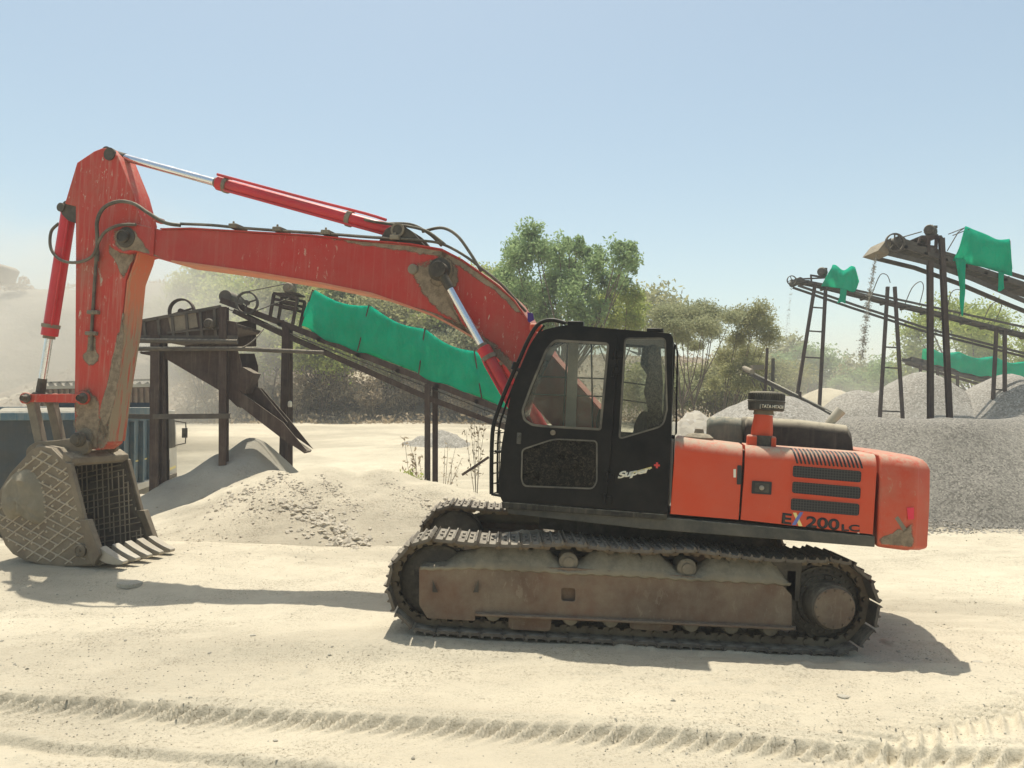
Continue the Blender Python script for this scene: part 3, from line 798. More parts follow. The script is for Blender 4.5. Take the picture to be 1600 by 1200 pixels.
# reflector and scuffs sit on the counterweight's tail
ring_y = YN - .004
g = MB(); p = [U3(1421, 794, YN + .02), U3(1437, 794, YN + .02), U3(1437, 810, YN + .02), U3(1422, 812, YN + .02)]
upm(plate([PU(*q, YN) for q in ((1417, 793), (1428, 793), (1428, 811), (1419, 812))], [], YN - .004, YN + .01), 'reflector', M['pinkred'], parent=CW)
upm(plate([PU(*q, YN) for q in ((1398, 810), (1403, 806), (1418, 828), (1413, 832))], [], YN - .003, YN + .01), 'tape', M['dirtysteel'], parent=CW)
# hood + muffler box further in
hx0, hz0 = PU(1166, 650, -.35); hx1, _ = PU(1322, 663, -.35); hb = PU(1240, 705, -.35)[1]
def hoodbox(name, x0, x1, y0, y1, zt0, zt1, zb, m, tp=.06, rr=.10):
    g = MB(); K = 6; rows = []
    stations = [(x0, 0), (x0 + .03, .04), ((x0 + x1) / 2, .05), (x1 - tp, .03), (x1 - tp * .3, -.04), (x1, -.16)]
    for x, dz in stations:
        t_ = (x - x0) / (x1 - x0); zt = zt0 + (zt1 - zt0) * t_ + dz - .04
        row = [(x, y0, zb)]
        for k in range(K + 1): a = pi / 2 * k / K; row.append((x, y0 + rr - rr * cos(a), zt - rr + rr * sin(a)))
        for k in range(K + 1): a = pi / 2 * (1 - k / K); row.append((x, y1 - rr + rr * cos(a), zt - rr + rr * sin(a)))
        row.append((x, y1, zb)); rows.append(row)
    q = len(rows[0]); n = len(rows); g.add([p for r in rows for p in r], [(i * q + k, (i + 1) * q + k, (i + 1) * q + k + 1, i * q + k + 1) for i in range(n - 1) for k in range(q - 1)] + [tuple(range(q)), tuple(reversed(range((n - 1) * q, n * q)))])
    return g.build(name, m, EX, REL, [BEV(.012)], ang=50)
M['hood'] = worn('dust_covered_black_hood', (0.014, 0.014, 0.014), (.02, .02, .02), .5, dust=1.0, grime=0, film=.14, streak=.1, bump=.15, dr=(.08, .48))
M['hoodgreen'] = worn('faded_green_grey_paint', (0.13, 0.155, 0.13), (.10, .12, .10), .6, dust=1.0, grime=0, film=.4, streak=.3, bump=.12)
zA = PU(1166, 651, -.4)[1]; zB = PU(1322, 663, -.4)[1]
hoodbox('engine_hood', PU(1163, 680, -.4)[0], PU(1334, 690, -.4)[0], -.4, .85, zA, zB, hb - .08, M['hood'])
hoodbox('tool_box', PU(1104, 680, -.35)[0], PU(1161, 680, -.35)[0], -.35, .85, PU(1110, 652, -.35)[1], PU(1160, 652, -.35)[1], hb - .12, M['hoodgreen'], .02)
g = MB(); a = U3(1297, 660, .1); b_ = U3(1314, 641, .1)
g.tube([a + Vector((0, 0, -.2)), a, a + (b_ - a) * .5, b_], [.05, .05, .05, .055], 14); g.build('exhaust_pipe', M['beige'], EX, REL)
# fuel cap and small fittings on top
g = MB(); c = U3(1092, 683, -.8); g.lathe(c, (0, 0, 1), [(.14, -.05), (.14, .0), (.10, .03), (.05, .04), (.04, .08), (0, .085)], 24); g.build('fuel_cap', M['dirtysteel'], EX, REL)
# pre-cleaner with stack
g = MB(); yk = -.95
pb = U3(1189, 690, yk); pt = U3(1193, 648, yk)
g.tube([pb, pb + (pt - pb) * .4, pt], [.095, .10, .085], 20); AC = g.build('intake_stack', M['orange'], EX, REL)
g = MB(); g.cyl(pt, pt + Vector((0, 0, .06)), .095, .085, 24); g.build('clamp_ring', M['dirtysteel'], AC)
g = MB(); g.box(pb + Vector((0, 0, -.01)), (.26, .22, .14)); g.build('stack_base', M['orange'], AC, None, [BEV(.02)])
g = MB(); g.cyl(pb + Vector((.02, -.085, -.06)), pb + Vector((.02, -.085, .06)), .07, n=24); g.build('stack_bellows', M['rubber'], AC)
top = U3(1197, 642, yk)
rcap = (U3(1226, 640, yk).x - U3(1168, 640, yk).x) / 2
cc = Vector(((U3(1226, 630, yk).x + U3(1169, 630, yk).x) / 2, yk, top.z))
hcap = U3(1197, 612, yk).z - top.z
g = MB(); g.lathe(cc, (0, 0, 1), [(0, 0), (rcap * .9, 0), (rcap * .98, .01), (rcap, hcap * .45), (rcap * 1.03, hcap * .47), (rcap * 1.03, hcap * .52), (rcap * .97, hcap * .54), (rcap * .96, hcap * .88), (rcap * .88, hcap * .98), (rcap * .6, hcap * 1.0), (0, hcap)], 48)
for k in range(48):
    a = 2 * pi * k / 48; g.box(cc + Vector((rcap * .965 * cos(a), rcap * .965 * sin(a), hcap * .72)), (.012, .012, hcap * .34), Matrix.Rotation(a, 3, 'Z'))
PCN = g.build('air_cleaner', M['hood'], AC)
me = text_mesh('| TATA HITACHI', .058, 0, .0008, 0, .92)
sx_ = 1.45 * rcap / max(v.co.x for v in me.vertices)
for v in me.vertices: v.co.x *= sx_; v.co.y *= min(1, sx_ * 1.15)
for v in me.vertices:
    a = -pi / 2 - .42 + v.co.x / rcap; rr = rcap * 1.004
    v.co = (cc.x + rr * cos(a), cc.y + rr * sin(a), cc.z + hcap * .15 + v.co.y)
link('lettering', me, M['lwhite'], PCN, None, [('SOLIDIFY', dict(thickness=.003, offset=0))])
# ---------------- cab
CN, CF = -1.27, -.25
cab_px = [(785, 784), (779, 770), (783, 700), (800, 604), (829, 536), (843, 517), (884, 507), (950, 513), (1048, 521), (1052, 528), (1049, 684), (1043, 803), (960, 796)]
cab_out = roundpoly([PU(*p, CN) for p in cab_px], [.01, .03, .05, .05, .08, .10, .08, .03, .03, .03, .0, .01, 0], 4)
doorhole = [PU(*p, CN) for p in ((800, 770), (802, 690), (822, 612), (855, 545), (885, 532), (955, 534), (945, 775))]
rearhole_px = [(978, 530), (1038, 530), (1041, 640), (1036, 660), (1030, 666), (969, 684)]
rearhole = roundpoly([PU(*p, CN) for p in rearhole_px], [.03, .03, .0, .04, .03, .02], 4)
near = plate(cab_out, [doorhole, rearhole], CN, CN + .045)
CAB = link('cab', near, M['black'], EX, REL, [BEV(.008)])
CAB['label'] = 'black cab'
def fy(pts, dy=0):  return pts
# far wall with large window openings
far_h1 = roundpoly([PU(*p, CF) for p in ((823, 664), (827, 640), (841, 600), (868, 546), (880, 538), (958, 540), (952, 672))], .03, 3)
far_h2 = roundpoly([PU(*p, CF) for p in ((966, 542), (1060, 546), (1058, 680), (962, 674))], .03, 3)
far = plate(cab_out, [far_h1, far_h2], CF - .045, CF); link('far_wall', far, M['black'], CAB)
# roof, floor, rear wall strips follow the outline
def strip(name, pxs, th, m, y0=CN + .046, y1=CF - .046):
    pts = [Vector(PU(*p, CN)) for p in pxs]
    g = MB(); n = len(pts); nn = []
    for i in range(n):
        t_ = (pts[min(i + 1, n - 1)] - pts[max(i - 1, 0)]).normalized(); nn.append(Vector((-t_.y, t_.x)))
    poly = [tuple(p) for p in pts] + [tuple(pts[i] + nn[i] * th) for i in reversed(range(n))]
    g.prism(poly, y0, y1); return g.build(name, m, CAB)
strip('roof', [(1048, 522), (950, 514), (886, 508), (850, 514), (840, 522)], .05, M['blackdirty'])
strip('cab_floor', [(788, 787), (1041, 803)], .04, M['blackdirty'])
g = MB(); a = PU(1047, 690, CN); b_ = PU(1042, 800, CN); g.prism([a, b_, (b_[0] - .04, b_[1]), (a[0] - .04, a[1])], CN + .046, CF - .046); g.build('rear_wall', M['black'], CAB)
# front corner pillar and windscreen
strip('windscreen_header', [(840, 523), (829, 540), (824, 552)], .03, M['black'])
strip('windscreen', [(824, 552), (804, 604), (790, 665)], .006, M['glass'])
strip('lower_front_panel', [(790, 665), (785, 700), (781, 770), (787, 783)], .02, M['mudglass'])
# rear window
g = MB(); a = PU(1049, 528, CN); b_ = PU(1048, 688, CN); g.prism([(a[0] - .02, a[1]), (b_[0] - .02, b_[1]), (b_[0] - .026, b_[1]), (a[0] - .026, a[1])], CN + .10, CF - .10); g.build('rear_window', M['glass'], CAB)
g = MB()
g.box((a[0] - .02, CN + .09, (a[1] + b_[1]) / 2), (.05, .10, a[1] - b_[1])); g.box((a[0] - .02, CF - .09, (a[1] + b_[1]) / 2), (.05, .10, a[1] - b_[1]))
g.build('rear_pillar', M['black'], CAB)
# door, standing 20 mm proud, with window frame
dpx = [(791, 776), (787, 768), (790, 700), (806, 608), (835, 545), (853, 528), (885, 516), (950, 520), (963, 524), (966, 540), (955, 700), (947, 784), (941, 789), (796, 780)]
dout = roundpoly([PU(*p, CN) for p in dpx], [.03, .02, .05, .05, .06, .06, .05, .02, .03, .03, 0, .02, .02, .02], 4)
dwin = roundpoly([PU(*p, CN) for p in ((822, 655), (819, 642), (832, 606), (857, 546), (868, 534), (949, 539), (937, 669), (850, 664), (833, 662))], [.02, .03, .05, .05, .04, .02, .01, 0, .02], 4)
dlow = roundpoly([PU(*p, CN) for p in ((818, 703), (866, 687), (932, 690), (932, 752), (926, 762), (820, 758), (817, 748))], [.03, .06, .03, .03, .03, .03, .02], 4)
DOOR = link('cab_door', plate(dout, [dwin, dlow], CN - .024, CN - .002), M['black'], CAB, None, [BEV(.006)])
def rimof(hole, w, y0, y1, name, m, parent):
    c = Vector((sum(p[0] for p in hole) / len(hole), sum(p[1] for p in hole) / len(hole)))
    outer = []
    N = len(hole)
    for i in range(N):
        a = Vector(hole[i - 1]); b2 = Vector(hole[(i + 1) % N]); t_ = (b2 - a).normalized(); n_ = Vector((t_.y, -t_.x)); p = Vector(hole[i])
        if n_.dot(p - c) < 0: n_ = -n_
        outer.append(tuple(p + n_ * w))
    return link(name, plate(outer, [hole], y0, y1), m, parent)
rimof(dwin, .022, CN - .032, CN - .0245, 'window_seal', M['seal'], DOOR)
rimof(dlow, .014, CN - .030, CN - .0245, 'window_seal', M['seal'], DOOR)
rimof(rearhole, .015, CN - .010, CN - .001, 'window_seal', M['seal'], CAB)
link('door_window', plate(dwin, [], CN - .012, CN - .009), M['glass'], DOOR)
link('lower_door_window', plate(dlow, [], CN - .012, CN - .009), M['mudglass'], DOOR)
link('side_window', plate(rearhole, [], CN + .014, CN + .018), M['glass'], CAB)
link('far_window', plate(far_h1, [], CF - .025, CF - .022), M['glass'], CAB)
link('far_window', plate(far_h2, [], CF - .025, CF - .022), M['glass'], CAB)
# bars outside far windows, beige blind between, a dusty red lever
g = MB()
for v0, v1 in ((588, 592), (616, 620)):
    g.cyl(U3(832, v0, CF - .06), U3(955, v1, CF - .06), .008, n=8)
    g.cyl(U3(968, v0 + 8, CF - .06), U3(1012, v1 + 10, CF - .06), .008, n=8)
g.cyl(U3(887, 535, CF - .06), U3(880, 665, CF - .06), .010, n=8); g.cyl(U3(924, 537, CF - .06), U3(926, 668, CF - .06), .009, n=8)
g.build('window_bars', M['black'], CAB)
g = MB(); g.prism([PU(889, 533, CF - .12), PU(904, 534, CF - .12), PU(899, 668, CF - .12), PU(883, 667, CF - .12)], CF - .12, CF - .10); g.build('sun_blind', M['beige'], CAB)
# seat and torn headrest seen through the side window
g = MB(); sx0, sz0 = PU(1000, 690, -.75)
g.prism(roundpoly([(sx0 - .08, sz0 - .1), (sx0 + .10, sz0 - .1), (sx0 + .14, sz0 + .30), (sx0 + .02, sz0 + .32), (sx0 - .04, sz0 + .2)], .05, 4), -1.0, -.55)
g.prism(roundpoly([(sx0 - .55, sz0 - .16), (sx0 + .1, sz0 - .18), (sx0 + .1, sz0 - .34), (sx0 - .5, sz0 - .34)], .04, 3), -1.02, -.52)
g.prism([(sx0 - .35, sz0 - .34), (sx0 + .05, sz0 - .34), (sx0 + .0, sz0 - .75), (sx0 - .3, sz0 - .75)], -.95, -.6)
g.build('seat', M['blackdirty'], CAB, None, [BEV(.03, 3)])
g = MB(); g.prism([PU(1004, 543, -1.1), PU(1020, 538, -1.1), PU(1032, 541, -1.1), PU(1036, 600, -1.1), PU(1034, 640, -1.1), PU(1040, 668, -1.1), PU(1010, 676, -1.1), PU(1012, 640, -1.1), PU(1006, 612, -1.1), PU(1011, 585, -1.1), PU(1000, 570, -1.1)], -1.12, -1.08); g.build('hanging_rag', M['mottled'], CAB, None, [BEV(.02)])
g = MB()
g.prism([(sx0 - .75, sz0 - .75), (sx0 - .25, sz0 - .75), (sx0 - .3, sz0 - .2), (sx0 - .6, sz0 - .12)], -1.15, -1.0); g.prism([(sx0 - .75, sz0 - .75), (sx0 - .25, sz0 - .75), (sx0 - .3, sz0 - .2), (sx0 - .6, sz0 - .12)], -.45, -.35)
g.build('console', M['blackdirty'], CAB, None, [BEV(.02)])
g = MB(); g.tube([U3(884, 720, -1.1), U3(883, 700, -1.1), U3(881, 690, -1.1)], [.012, .022, .02], 10); g.build('lever', M['lred'], CAB)
g = MB(); g.tube([U3(938, 700, -.9), U3(934, 660, -.9), U3(940, 640, -.9)], [.012, .012, .025], 8, 3); g.build('joystick', M['rubber'], CAB)
# steps on the door: handle, hinges, lock, bolts
g = MB()
for u, v in ((961, 553), (957, 580), (948, 745), (945, 780)): 
    p = U3(u, v, CN - .03); g.cyl(p + Vector((0, 0, -.05)), p + Vector((0, 0, .05)), .016, n=12); g.box(p + Vector((.03, .01, 0)), (.07, .02, .06))
g.build('hinge', M['black'], CAB)
g = MB(); p = U3(811, 685, CN - .026); g.box(p, (.045, .012, .11)); g.cyl(p + Vector((0, 0, .02)), p + Vector((0, -.02, .02)), .014, n=12); g.build('door_handle', M['frame'], DOOR, None, [BEV(.008)])
g = MB(); p = U3(864, 676, CN - .024); g.lathe(p, (0, -1, 0), [(0, 0), (.026, 0), (.026, .008), (.018, .012), (.012, .006), (0, .006)], 20); g.build('lock', M['dirtysteel'], DOOR)
# bottom step below the door
g = MB(); g.prism([PU(784, 784, CN), PU(1042, 804, CN), PU(1041, 812, CN), PU(786, 794, CN)], CN - .015, CN + .2); g.build('cab_sill', M['blackdirty'], CAB, None, [BEV(.006)])
# roof fittings
g = MB(); g.box(U3(900, 507, CN + .25), (.16, .10, .06)); g.box(U3(1024, 517, CN + .3), (.16, .14, .04)); g.build('roof_bracket', M['black'], CAB, None, [BEV(.01)])
# front guard tubes
g = MB(); yg = CN + .02
gpath = [U3(884, 505, yg), U3(862, 500, yg), U3(842, 506, yg), U3(826, 530, yg), U3(808, 570, yg), U3(790, 610, yg), U3(777, 645, yg), U3(770, 672, yg), U3(768, 720, yg), U3(768, 772, yg)]
g.tube(gpath, .021, 10, 5)
g2 = [p + Vector((.035, .10, 0)) for p in gpath[2:]]
g.tube(g2, .012, 8, 4)
g.tube([p + Vector((0, CF - CN - .05, 0)) for p in gpath[1:]], .02, 8, 4)
g.tube([U3(773, 705, yg), U3(787, 706, yg)], .012, 8); g.tube([U3(806, 576, yg), U3(822, 584, yg)], .02, 8); g.tube([U3(768, 772, yg), U3(785, 775, yg)], .014, 8)
g.cyl(U3(807, 566, yg), U3(803, 578, yg), .034, n=12)
for k in range(9):
    p = gpath[-1].lerp(gpath[-4], k / 8); g.tube([p, p + Vector((0, CF - CN, 0))], .006, 6)
g.build('front_guard', M['black'], CAB)
g = MB()
for k in range(7):
    p = gpath[-1].lerp(gpath[-3], k / 6) + Vector((.015, 0, 0)); g.tube([p, p + Vector((.07, .02, 0))], .004, 5)
g.tube([gpath[-1] + Vector((.07, .02, 0)), gpath[-3] + Vector((.07, .02, 0))], .006, 6)
g.build('guard_mesh', M['blackdirty'], CAB)
# purple rag tied at the cab corner
g = MB(); c = U3(828, 497, yg + .3); g.add([c + Vector(v) for v in ((-.03, 0, .06), (.03, .01, .05), (.045, 0, -.02), (.0, -.02, -.05), (-.02, -.01, -.03), (0, .03, 0))], [(0, 1, 2, 3, 4), (0, 1, 5), (1, 2, 5), (2, 3, 5), (3, 4, 5), (4, 0, 5)])
g.build('rag', M['purple'], CAB)
g = MB(); g.box(U3(838, 512, yg + .2), (.12, .12, .08)); g.build('marker_lamp', M['orange'], CAB, None, [BEV(.02)])
# "Super" lettering
lt = CN - .003
put_text('lettering', 'Super', (966, 751), (1020, 740), 13, M['lwhite'], lt, CAB, .045, .35, .9)
uquad('lettering', [(985, 738), (1018, 729), (1019, 731.5), (984, 741)], M['lyellow'], CN - .001, .003, CAB, 0)
g = MB(); c = U3(1026.5, 727, CN - .004); g.box(c, (.018, .004, .055)); g.box(c, (.055, .005, .018)); g.build('lettering', M['lred'], CAB)

patch_later = True
# ---------------- boom
W = .25
boom_px = [(170, 374), (174, 360), (186, 350), (200, 347), (214, 350), (252, 359), (300, 358), (400, 364), (487, 369), (566, 377), (612, 380), (644, 383), (691, 391), (722, 407), (753, 429), (778, 447), (803, 470), (826, 503), (860, 555), (905, 605), (945, 650), (948, 675), (930, 700), (905, 702), (885, 690), (840, 640), (812, 605), (791, 574), (765, 548), (737, 527), (706, 509), (675, 493), (628, 476), (581, 460), (503, 444), (394, 426), (300, 413), (268, 409), (240, 402), (215, 390), (196, 396), (178, 390)]
boom_pts = [PU(u, v, -W) for u, v in boom_px]
g = MB(); g.prism(boom_pts, -W, W)
BOOM = g.build('boom', M['boomred'], EX, REL, [BEV(.01)])
# flange lips along the top and bottom edges
g = MB()
tp = [Vector((x, 0, z)) for x, z in boom_pts]
for a, b_ in zip(tp[5:20], tp[6:21]): g.beam(a + Vector((0, 0, .008)), b_ + Vector((0, 0, .008)), 2 * W + .05, .016, up=(0, 0, 1))
g.build('boom_top_plate', M['boomred'], BOOM)
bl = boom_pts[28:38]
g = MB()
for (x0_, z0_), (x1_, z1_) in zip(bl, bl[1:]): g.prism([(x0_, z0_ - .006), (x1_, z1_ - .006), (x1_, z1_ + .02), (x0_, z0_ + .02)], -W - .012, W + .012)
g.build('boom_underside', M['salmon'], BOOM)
def boss(name, u, v, y, r, prof, m, parent, n=32, rel=None, sgn=-1):
    c = U3(u, v, y); g = MB(); g.lathe(c, (0, sgn, 0), [(r * a, h) for a, h in prof], n); return g.build(name, m, parent)
PIN = [(0, 0), (1.6, 0), (1.6, .012), (1.15, .02), (1.0, .03), (1.0, .075), (.85, .085), (.75, .07), (.0, .07)]
boss('pivot_pin', 687, 421, -W, .085, PIN, M['grease'], BOOM)
boss('boss', 646, 421, -W, .06, [(0, 0), (1, 0), (1, .03), (.8, .04), (0, .04)], M['dirtysteel'], BOOM)
c1, c2 = PU(692, 385, -W), PU(800, 470, -W)
# worn greasy patch around the pin is wear with its own outline
def patch(name, px, y, m, parent, r=.02):
    # a thin stain lying on the plate: rings shrink to the middle, the 'edge' attribute fades its rim
    P = [Vector((*PU(*p, y), 0)) for p in px]; P = catmull(P + P[:1], 5)[:-1]; n = len(P); c = sum(P, Vector()) / n; vs = []; ed = []
    K = 6
    for k in range(K):
        for q in P: w_ = q.lerp(c, k / K); vs.append((w_.x, y - .0008, w_.y)); ed.append(min(1, k / K * 2.2))
    vs.append((c.x, y - .0008, c.y)); ed.append(1)
    fs = [(k * n + i, k * n + (i + 1) % n, (k + 1) * n + (i + 1) % n, (k + 1) * n + i) for k in range(K - 1) for i in range(n)] + [((K - 1) * n + i, (K - 1) * n + (i + 1) % n, K * n) for i in range(n)]
    g = MB(); g.add(vs, fs); me = g.mesh(name); at = me.attributes.new('edge', 'FLOAT', 'POINT'); at.data.foreach_set('value', ed)
    return link(name, me, m, parent)
def band(name, px, wpx, y, m, parent):
    n = len(px); vs = []; ed = []
    for i, (u, v) in enumerate(px):
        a = Vector(px[max(i - 1, 0)]); b = Vector(px[min(i + 1, n - 1)]); t_ = (b - a).normalized(); nn = Vector((-t_.y, t_.x))
        for k in range(5):
            q = Vector((u, v)) + nn * wpx[i] * (k / 4); x, z = PU(q.x, q.y, y); vs.append((x, y - .0008, z)); ed.append((1, .9, .6, .3, 0)[k] * (0.0 if i in (0, n - 1) else 1))
    g = MB(); g.add(vs, [(i * 5 + k, (i + 1) * 5 + k, (i + 1) * 5 + k + 1, i * 5 + k + 1) for i in range(n - 1) for k in range(4)]); me = g.mesh(name); at = me.attributes.new('edge', 'FLOAT', 'POINT'); at.data.foreach_set('value', ed)
    return link(name, me, m, parent)
t = NT('grease_and_dust_stain')
at_ = t.n('ShaderNodeAttribute', attribute_name='edge'); a_ = t.ramp(t.math('ADD', t.math('MULTIPLY', t.noise(6, 7, .72, .5), 1.1), t.math('MULTIPLY', at_.outputs['Fac'], .75)), .80, 1.0)
dk_ = t.ramp(t.math('ADD', at_.outputs['Fac'], t.math('MULTIPLY', t.noise(9, 6, .75), .9)), 1.15, 1.5)
M['stain'] = t.set(col=t.mix(dk_, t.mix(t.ramp(t.noise(11, 6, .75), .4, .6), (.17, .125, .08, 1), (.29, .22, .145, 1)), (.045, .036, .027, 1)), rough=.85, alpha=a_)
patch('grease_stain', [(664, 400), (690, 392), (715, 405), (722, 430), (712, 470), (728, 520), (735, 526), (700, 503), (672, 480), (650, 455), (640, 430), (634, 414)], -W - .001, M['stain'], BOOM, .1)
band('dust_stain', [(500, 371), (566, 378), (612, 382), (644, 385), (691, 393), (722, 409), (753, 431), (778, 449), (803, 472), (826, 505)], [6, 9, 12, 14, 14, 13, 12, 12, 11, 8], -W - .001, M['stain'], BOOM)
patch('grease_stain', [(668, 402), (700, 398), (712, 420), (704, 446), (684, 452), (668, 440)], -W - .002, M['stain'], BOOM, .1)
band('dust_stain', [(834, 640), (812, 603), (791, 573), (765, 547), (737, 526), (706, 508), (675, 492), (628, 475)], [12, 16, 20, 20, 16, 10, 7, 5], -W - .001, M['stain'], BOOM)
# arm-cylinder bracket on the boom's back
g = MB(); bp = PU(626, 362, -.12)
for y in (-.16, .16):
    g.prism(roundpoly([PU(592, 380, -.16), PU(604, 358, -.16), (bp[0], bp[1] + .09), PU(645, 362, -.16), PU(668, 388, -.16)], .03, 3), y - .025, y + .025)
g.cyl((bp[0], -.22, bp[1]), (bp[0], .22, bp[1]), .06); g.build('cylinder_bracket', M['grease'], BOOM, None, [BEV(.006, 1)])
g = MB(); g.ring((bp[0], -.215, bp[1]), (0, 1, 0), .085, .06, .02); g.build('pin_collar', M['dirtysteel'], BOOM)
# little upright bracket near the tip
g = MB(); x_, z_ = PU(246, 340, -.2); x2_, z2_ = PU(246, 400, -.2); g.box((x_, -.262, (z_ + z2_) / 2), (.06, .02, z_ - z2_)); g.box((x_, -.18, z_ - .03), (.06, .18, .06)); g.build('hose_bracket', M['boomred'], BOOM, None, [BEV(.006, 1)])
# steel pipes and hoses along the boom's back with clamps
g = MB(); n0 = [(282, 350), (330, 352), (372, 356), (440, 361), (515, 366), (580, 371), (620, 373)]
for y, dz in ((-.20, .0), (-.13, .005), (-.06, .0)): g.tube([U3(u, v, y) + Vector((0, 0, dz)) for u, v in n0], .016, 8, 3)
g.tube([U3(620, 373, -.20), U3(660, 376, -.21), U3(690, 381, -.2), U3(722, 397, -.2), U3(752, 419, -.2), U3(785, 446, -.2), U3(822, 487, -.2)], .016, 8, 4)
g.build('hydraulic_pipe', M['hose'], BOOM)
for u, v in ((372, 356), (440, 361), (515, 366), (622, 374)): 
    g = MB(); p = U3(u, v, -.13); g.box(p, (.11, .26, .055)); g.cyl(p + Vector((0, -.1, 0)), p + Vector((0, -.1, .06)), .015, n=6)
    g.build('pipe_clamp', M['dirtysteel'], BOOM, None, [BEV(.006, 1)])
def hose(pts, r=.02, name='hose', m='hose', par=None):
    g = MB(); g.tube([U3(*p) for p in pts], r, 10, 6); return g.build(name, M[m], par or BOOM)
hose([(570, 343, -.1), (582, 346, -.12), (610, 350, -.15), (640, 354, -.18), (668, 362, -.2), (695, 382, -.2)], .018)
hose([(660, 362, -.1), (690, 356, -.15), (714, 368, -.2), (735, 396, -.2), (752, 424, -.2)], .018)
hose([(590, 350, -.05), (640, 350, -.05), (670, 365, -.05), (690, 384, -.08)], .016)
# big hose loops at the arm
hose([(282, 352, -.24), (258, 348, -.30), (232, 333, -.33), (208, 318, -.34), (184, 315, -.33), (162, 325, -.32), (152, 345, -.30), (152, 370, -.26), (152, 392, -.23)], .024)
hose([(212, 351, -.28), (186, 352, -.30), (165, 362, -.30), (154, 378, -.26), (146, 398, -.25), (130, 408, -.25), (108, 410, -.2), (90, 403, -.12), (79, 386, -.08), (80, 362, -.05), (92, 349, -.03)], .020)
# brown scraped dust low on the counterweight
def cwp():
    P = [(1392, 832), (1402, 822), (1418, 828), (1428, 815), (1430, 835), (1429, 856), (1405, 856), (1380, 853), (1372, 850), (1372, 840)]
    return patch('dust_stain', P, YN - .003, M['stain'], CW)
cwp()
# ---------------- lift cylinders
def cylinder(name, A, B, frac, rb, rr, lab, eye=.09, mrod=None):   # barrel from B, rod eye at A
    ax = (A - B).normalized(); S = B + (A - B) * frac
    g = MB(); g.cyl(B + ax * .04, S, rb, n=28); g.cyl(S - ax * .10, S + ax * .03, rb * 1.12, n=28); g.cyl(B + Vector((0, -rb * 1.15, 0)), B + Vector((0, rb * 1.15, 0)), eye, n=24)
    o = g.build(name, M['cyl'], EX, REL, [BEV(.006, 1)]); 
    g = MB(); g.cyl(S, A - ax * .05, rr, n=24); g.build('piston_rod', M['chrome'], o)
    g = MB(); g.cyl(A + Vector((0, -rb * .95, 0)), A + Vector((0, rb * .95, 0)), eye, n=24); g.cyl(A, A - ax * .26, rr * 1.25, rr * 1.12, n=20); g.build('rod_eye', M['grease'], o)
    g = MB(); g.cyl(S + ax * .02, S + ax * .07, rb * .8, n=20); g.cyl(S - ax * .13, S - ax * .08, rb * 1.22, n=28); g.build('gland', M['dirtysteel'], o)
    side = Vector((0, -1, 0)).cross(ax); 
    g = MB(); off = Vector((0, -rb * .75, 0)) + side * rb * .85
    g.tube([B + ax * .12 + off * 1.1, S - ax * .15 + off * 1.1, S - ax * .08 + off * .8], .014, 8); g.build('feed_pipe', M['cyl'], o)
    if lab: o['label'] = lab
    return o
for y in (-.36, .36):
    A = U3(687, 422, -.36); B = U3(850, 712, -.36); A.y = y; B.y = y
    cylinder('lift_cylinder', A, B, .56, .072, .046, None)
# ---------------- arm
AW = .165
arm_px = [(147, 236), (120, 254), (101, 318), (118, 322), (118, 420), (117, 560), (116, 640), (118, 686), (132, 700), (150, 703), (163, 694), (172, 620), (188, 520), (196, 440), (213, 376), (219, 345), (207, 300), (184, 243), (172, 231), (160, 231)]
g = MB(); ap = [PU(u, v, -AW) for u, v in arm_px]; g.prism(ap, -AW, AW)
ARM = g.build('arm', M['armred'], EX, REL, [BEV(.012)])
for y in (-AW - .02, AW + .02):
    g = MB(); g.cyl((PU(172, 241, -AW)[0], y, PU(172, 241, -AW)[1]), (PU(172, 241, -AW)[0], y * .8, PU(172, 241, -AW)[1]), .085, n=28); g.build('top_boss', M['grease'], ARM)
g = MB(); g.cyl(U3(133, 684, -AW) + Vector((0, -.03, 0)), U3(133, 684, -AW) + Vector((0, 2 * AW + .03, 0)), .13, n=32); g.build('arm_end_bush', M['dirtysteel'], ARM)
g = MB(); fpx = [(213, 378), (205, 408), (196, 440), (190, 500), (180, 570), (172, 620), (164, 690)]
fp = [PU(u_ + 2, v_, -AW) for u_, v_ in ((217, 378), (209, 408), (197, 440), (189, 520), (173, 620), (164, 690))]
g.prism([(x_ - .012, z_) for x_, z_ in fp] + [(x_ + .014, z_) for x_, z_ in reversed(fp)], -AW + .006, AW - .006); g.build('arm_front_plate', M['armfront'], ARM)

boss('boom_tip_pin', 197, 371, -W, .085, PIN, M['grease'], BOOM)
patch('grease_stain', [(172, 356), (200, 350), (222, 372), (236, 392), (262, 408), (230, 398), (205, 393), (185, 395), (172, 380)], -W - .001, M['stain'], BOOM, .05)
patch('grease_stain', [(168, 380), (190, 392), (214, 398), (205, 420), (193, 440), (180, 412), (166, 392)], -AW - .001, M['stain'], ARM, .05)
patch('grease_stain', [(112, 606), (140, 600), (156, 620), (158, 650), (174, 664), (170, 706), (130, 712), (112, 700)], -AW - .001, M['stain'], ARM, .05)
patch('dust_stain', [(190, 500), (196, 460), (196, 520), (186, 600), (174, 660), (160, 690), (150, 660), (166, 600)], -AW - .002, M['stain'], ARM, .05)
patch('grease_stain', [(136, 520), (150, 520), (152, 545), (158, 560), (148, 575), (135, 574), (126, 558), (134, 545)], -AW - .001, M['stain'], ARM, .03)
patch('grease_stain', [(186, 500), (191, 500), (183, 570), (174, 640), (166, 690), (150, 690), (166, 600)], -AW - .001, M['stain'], ARM, .03)
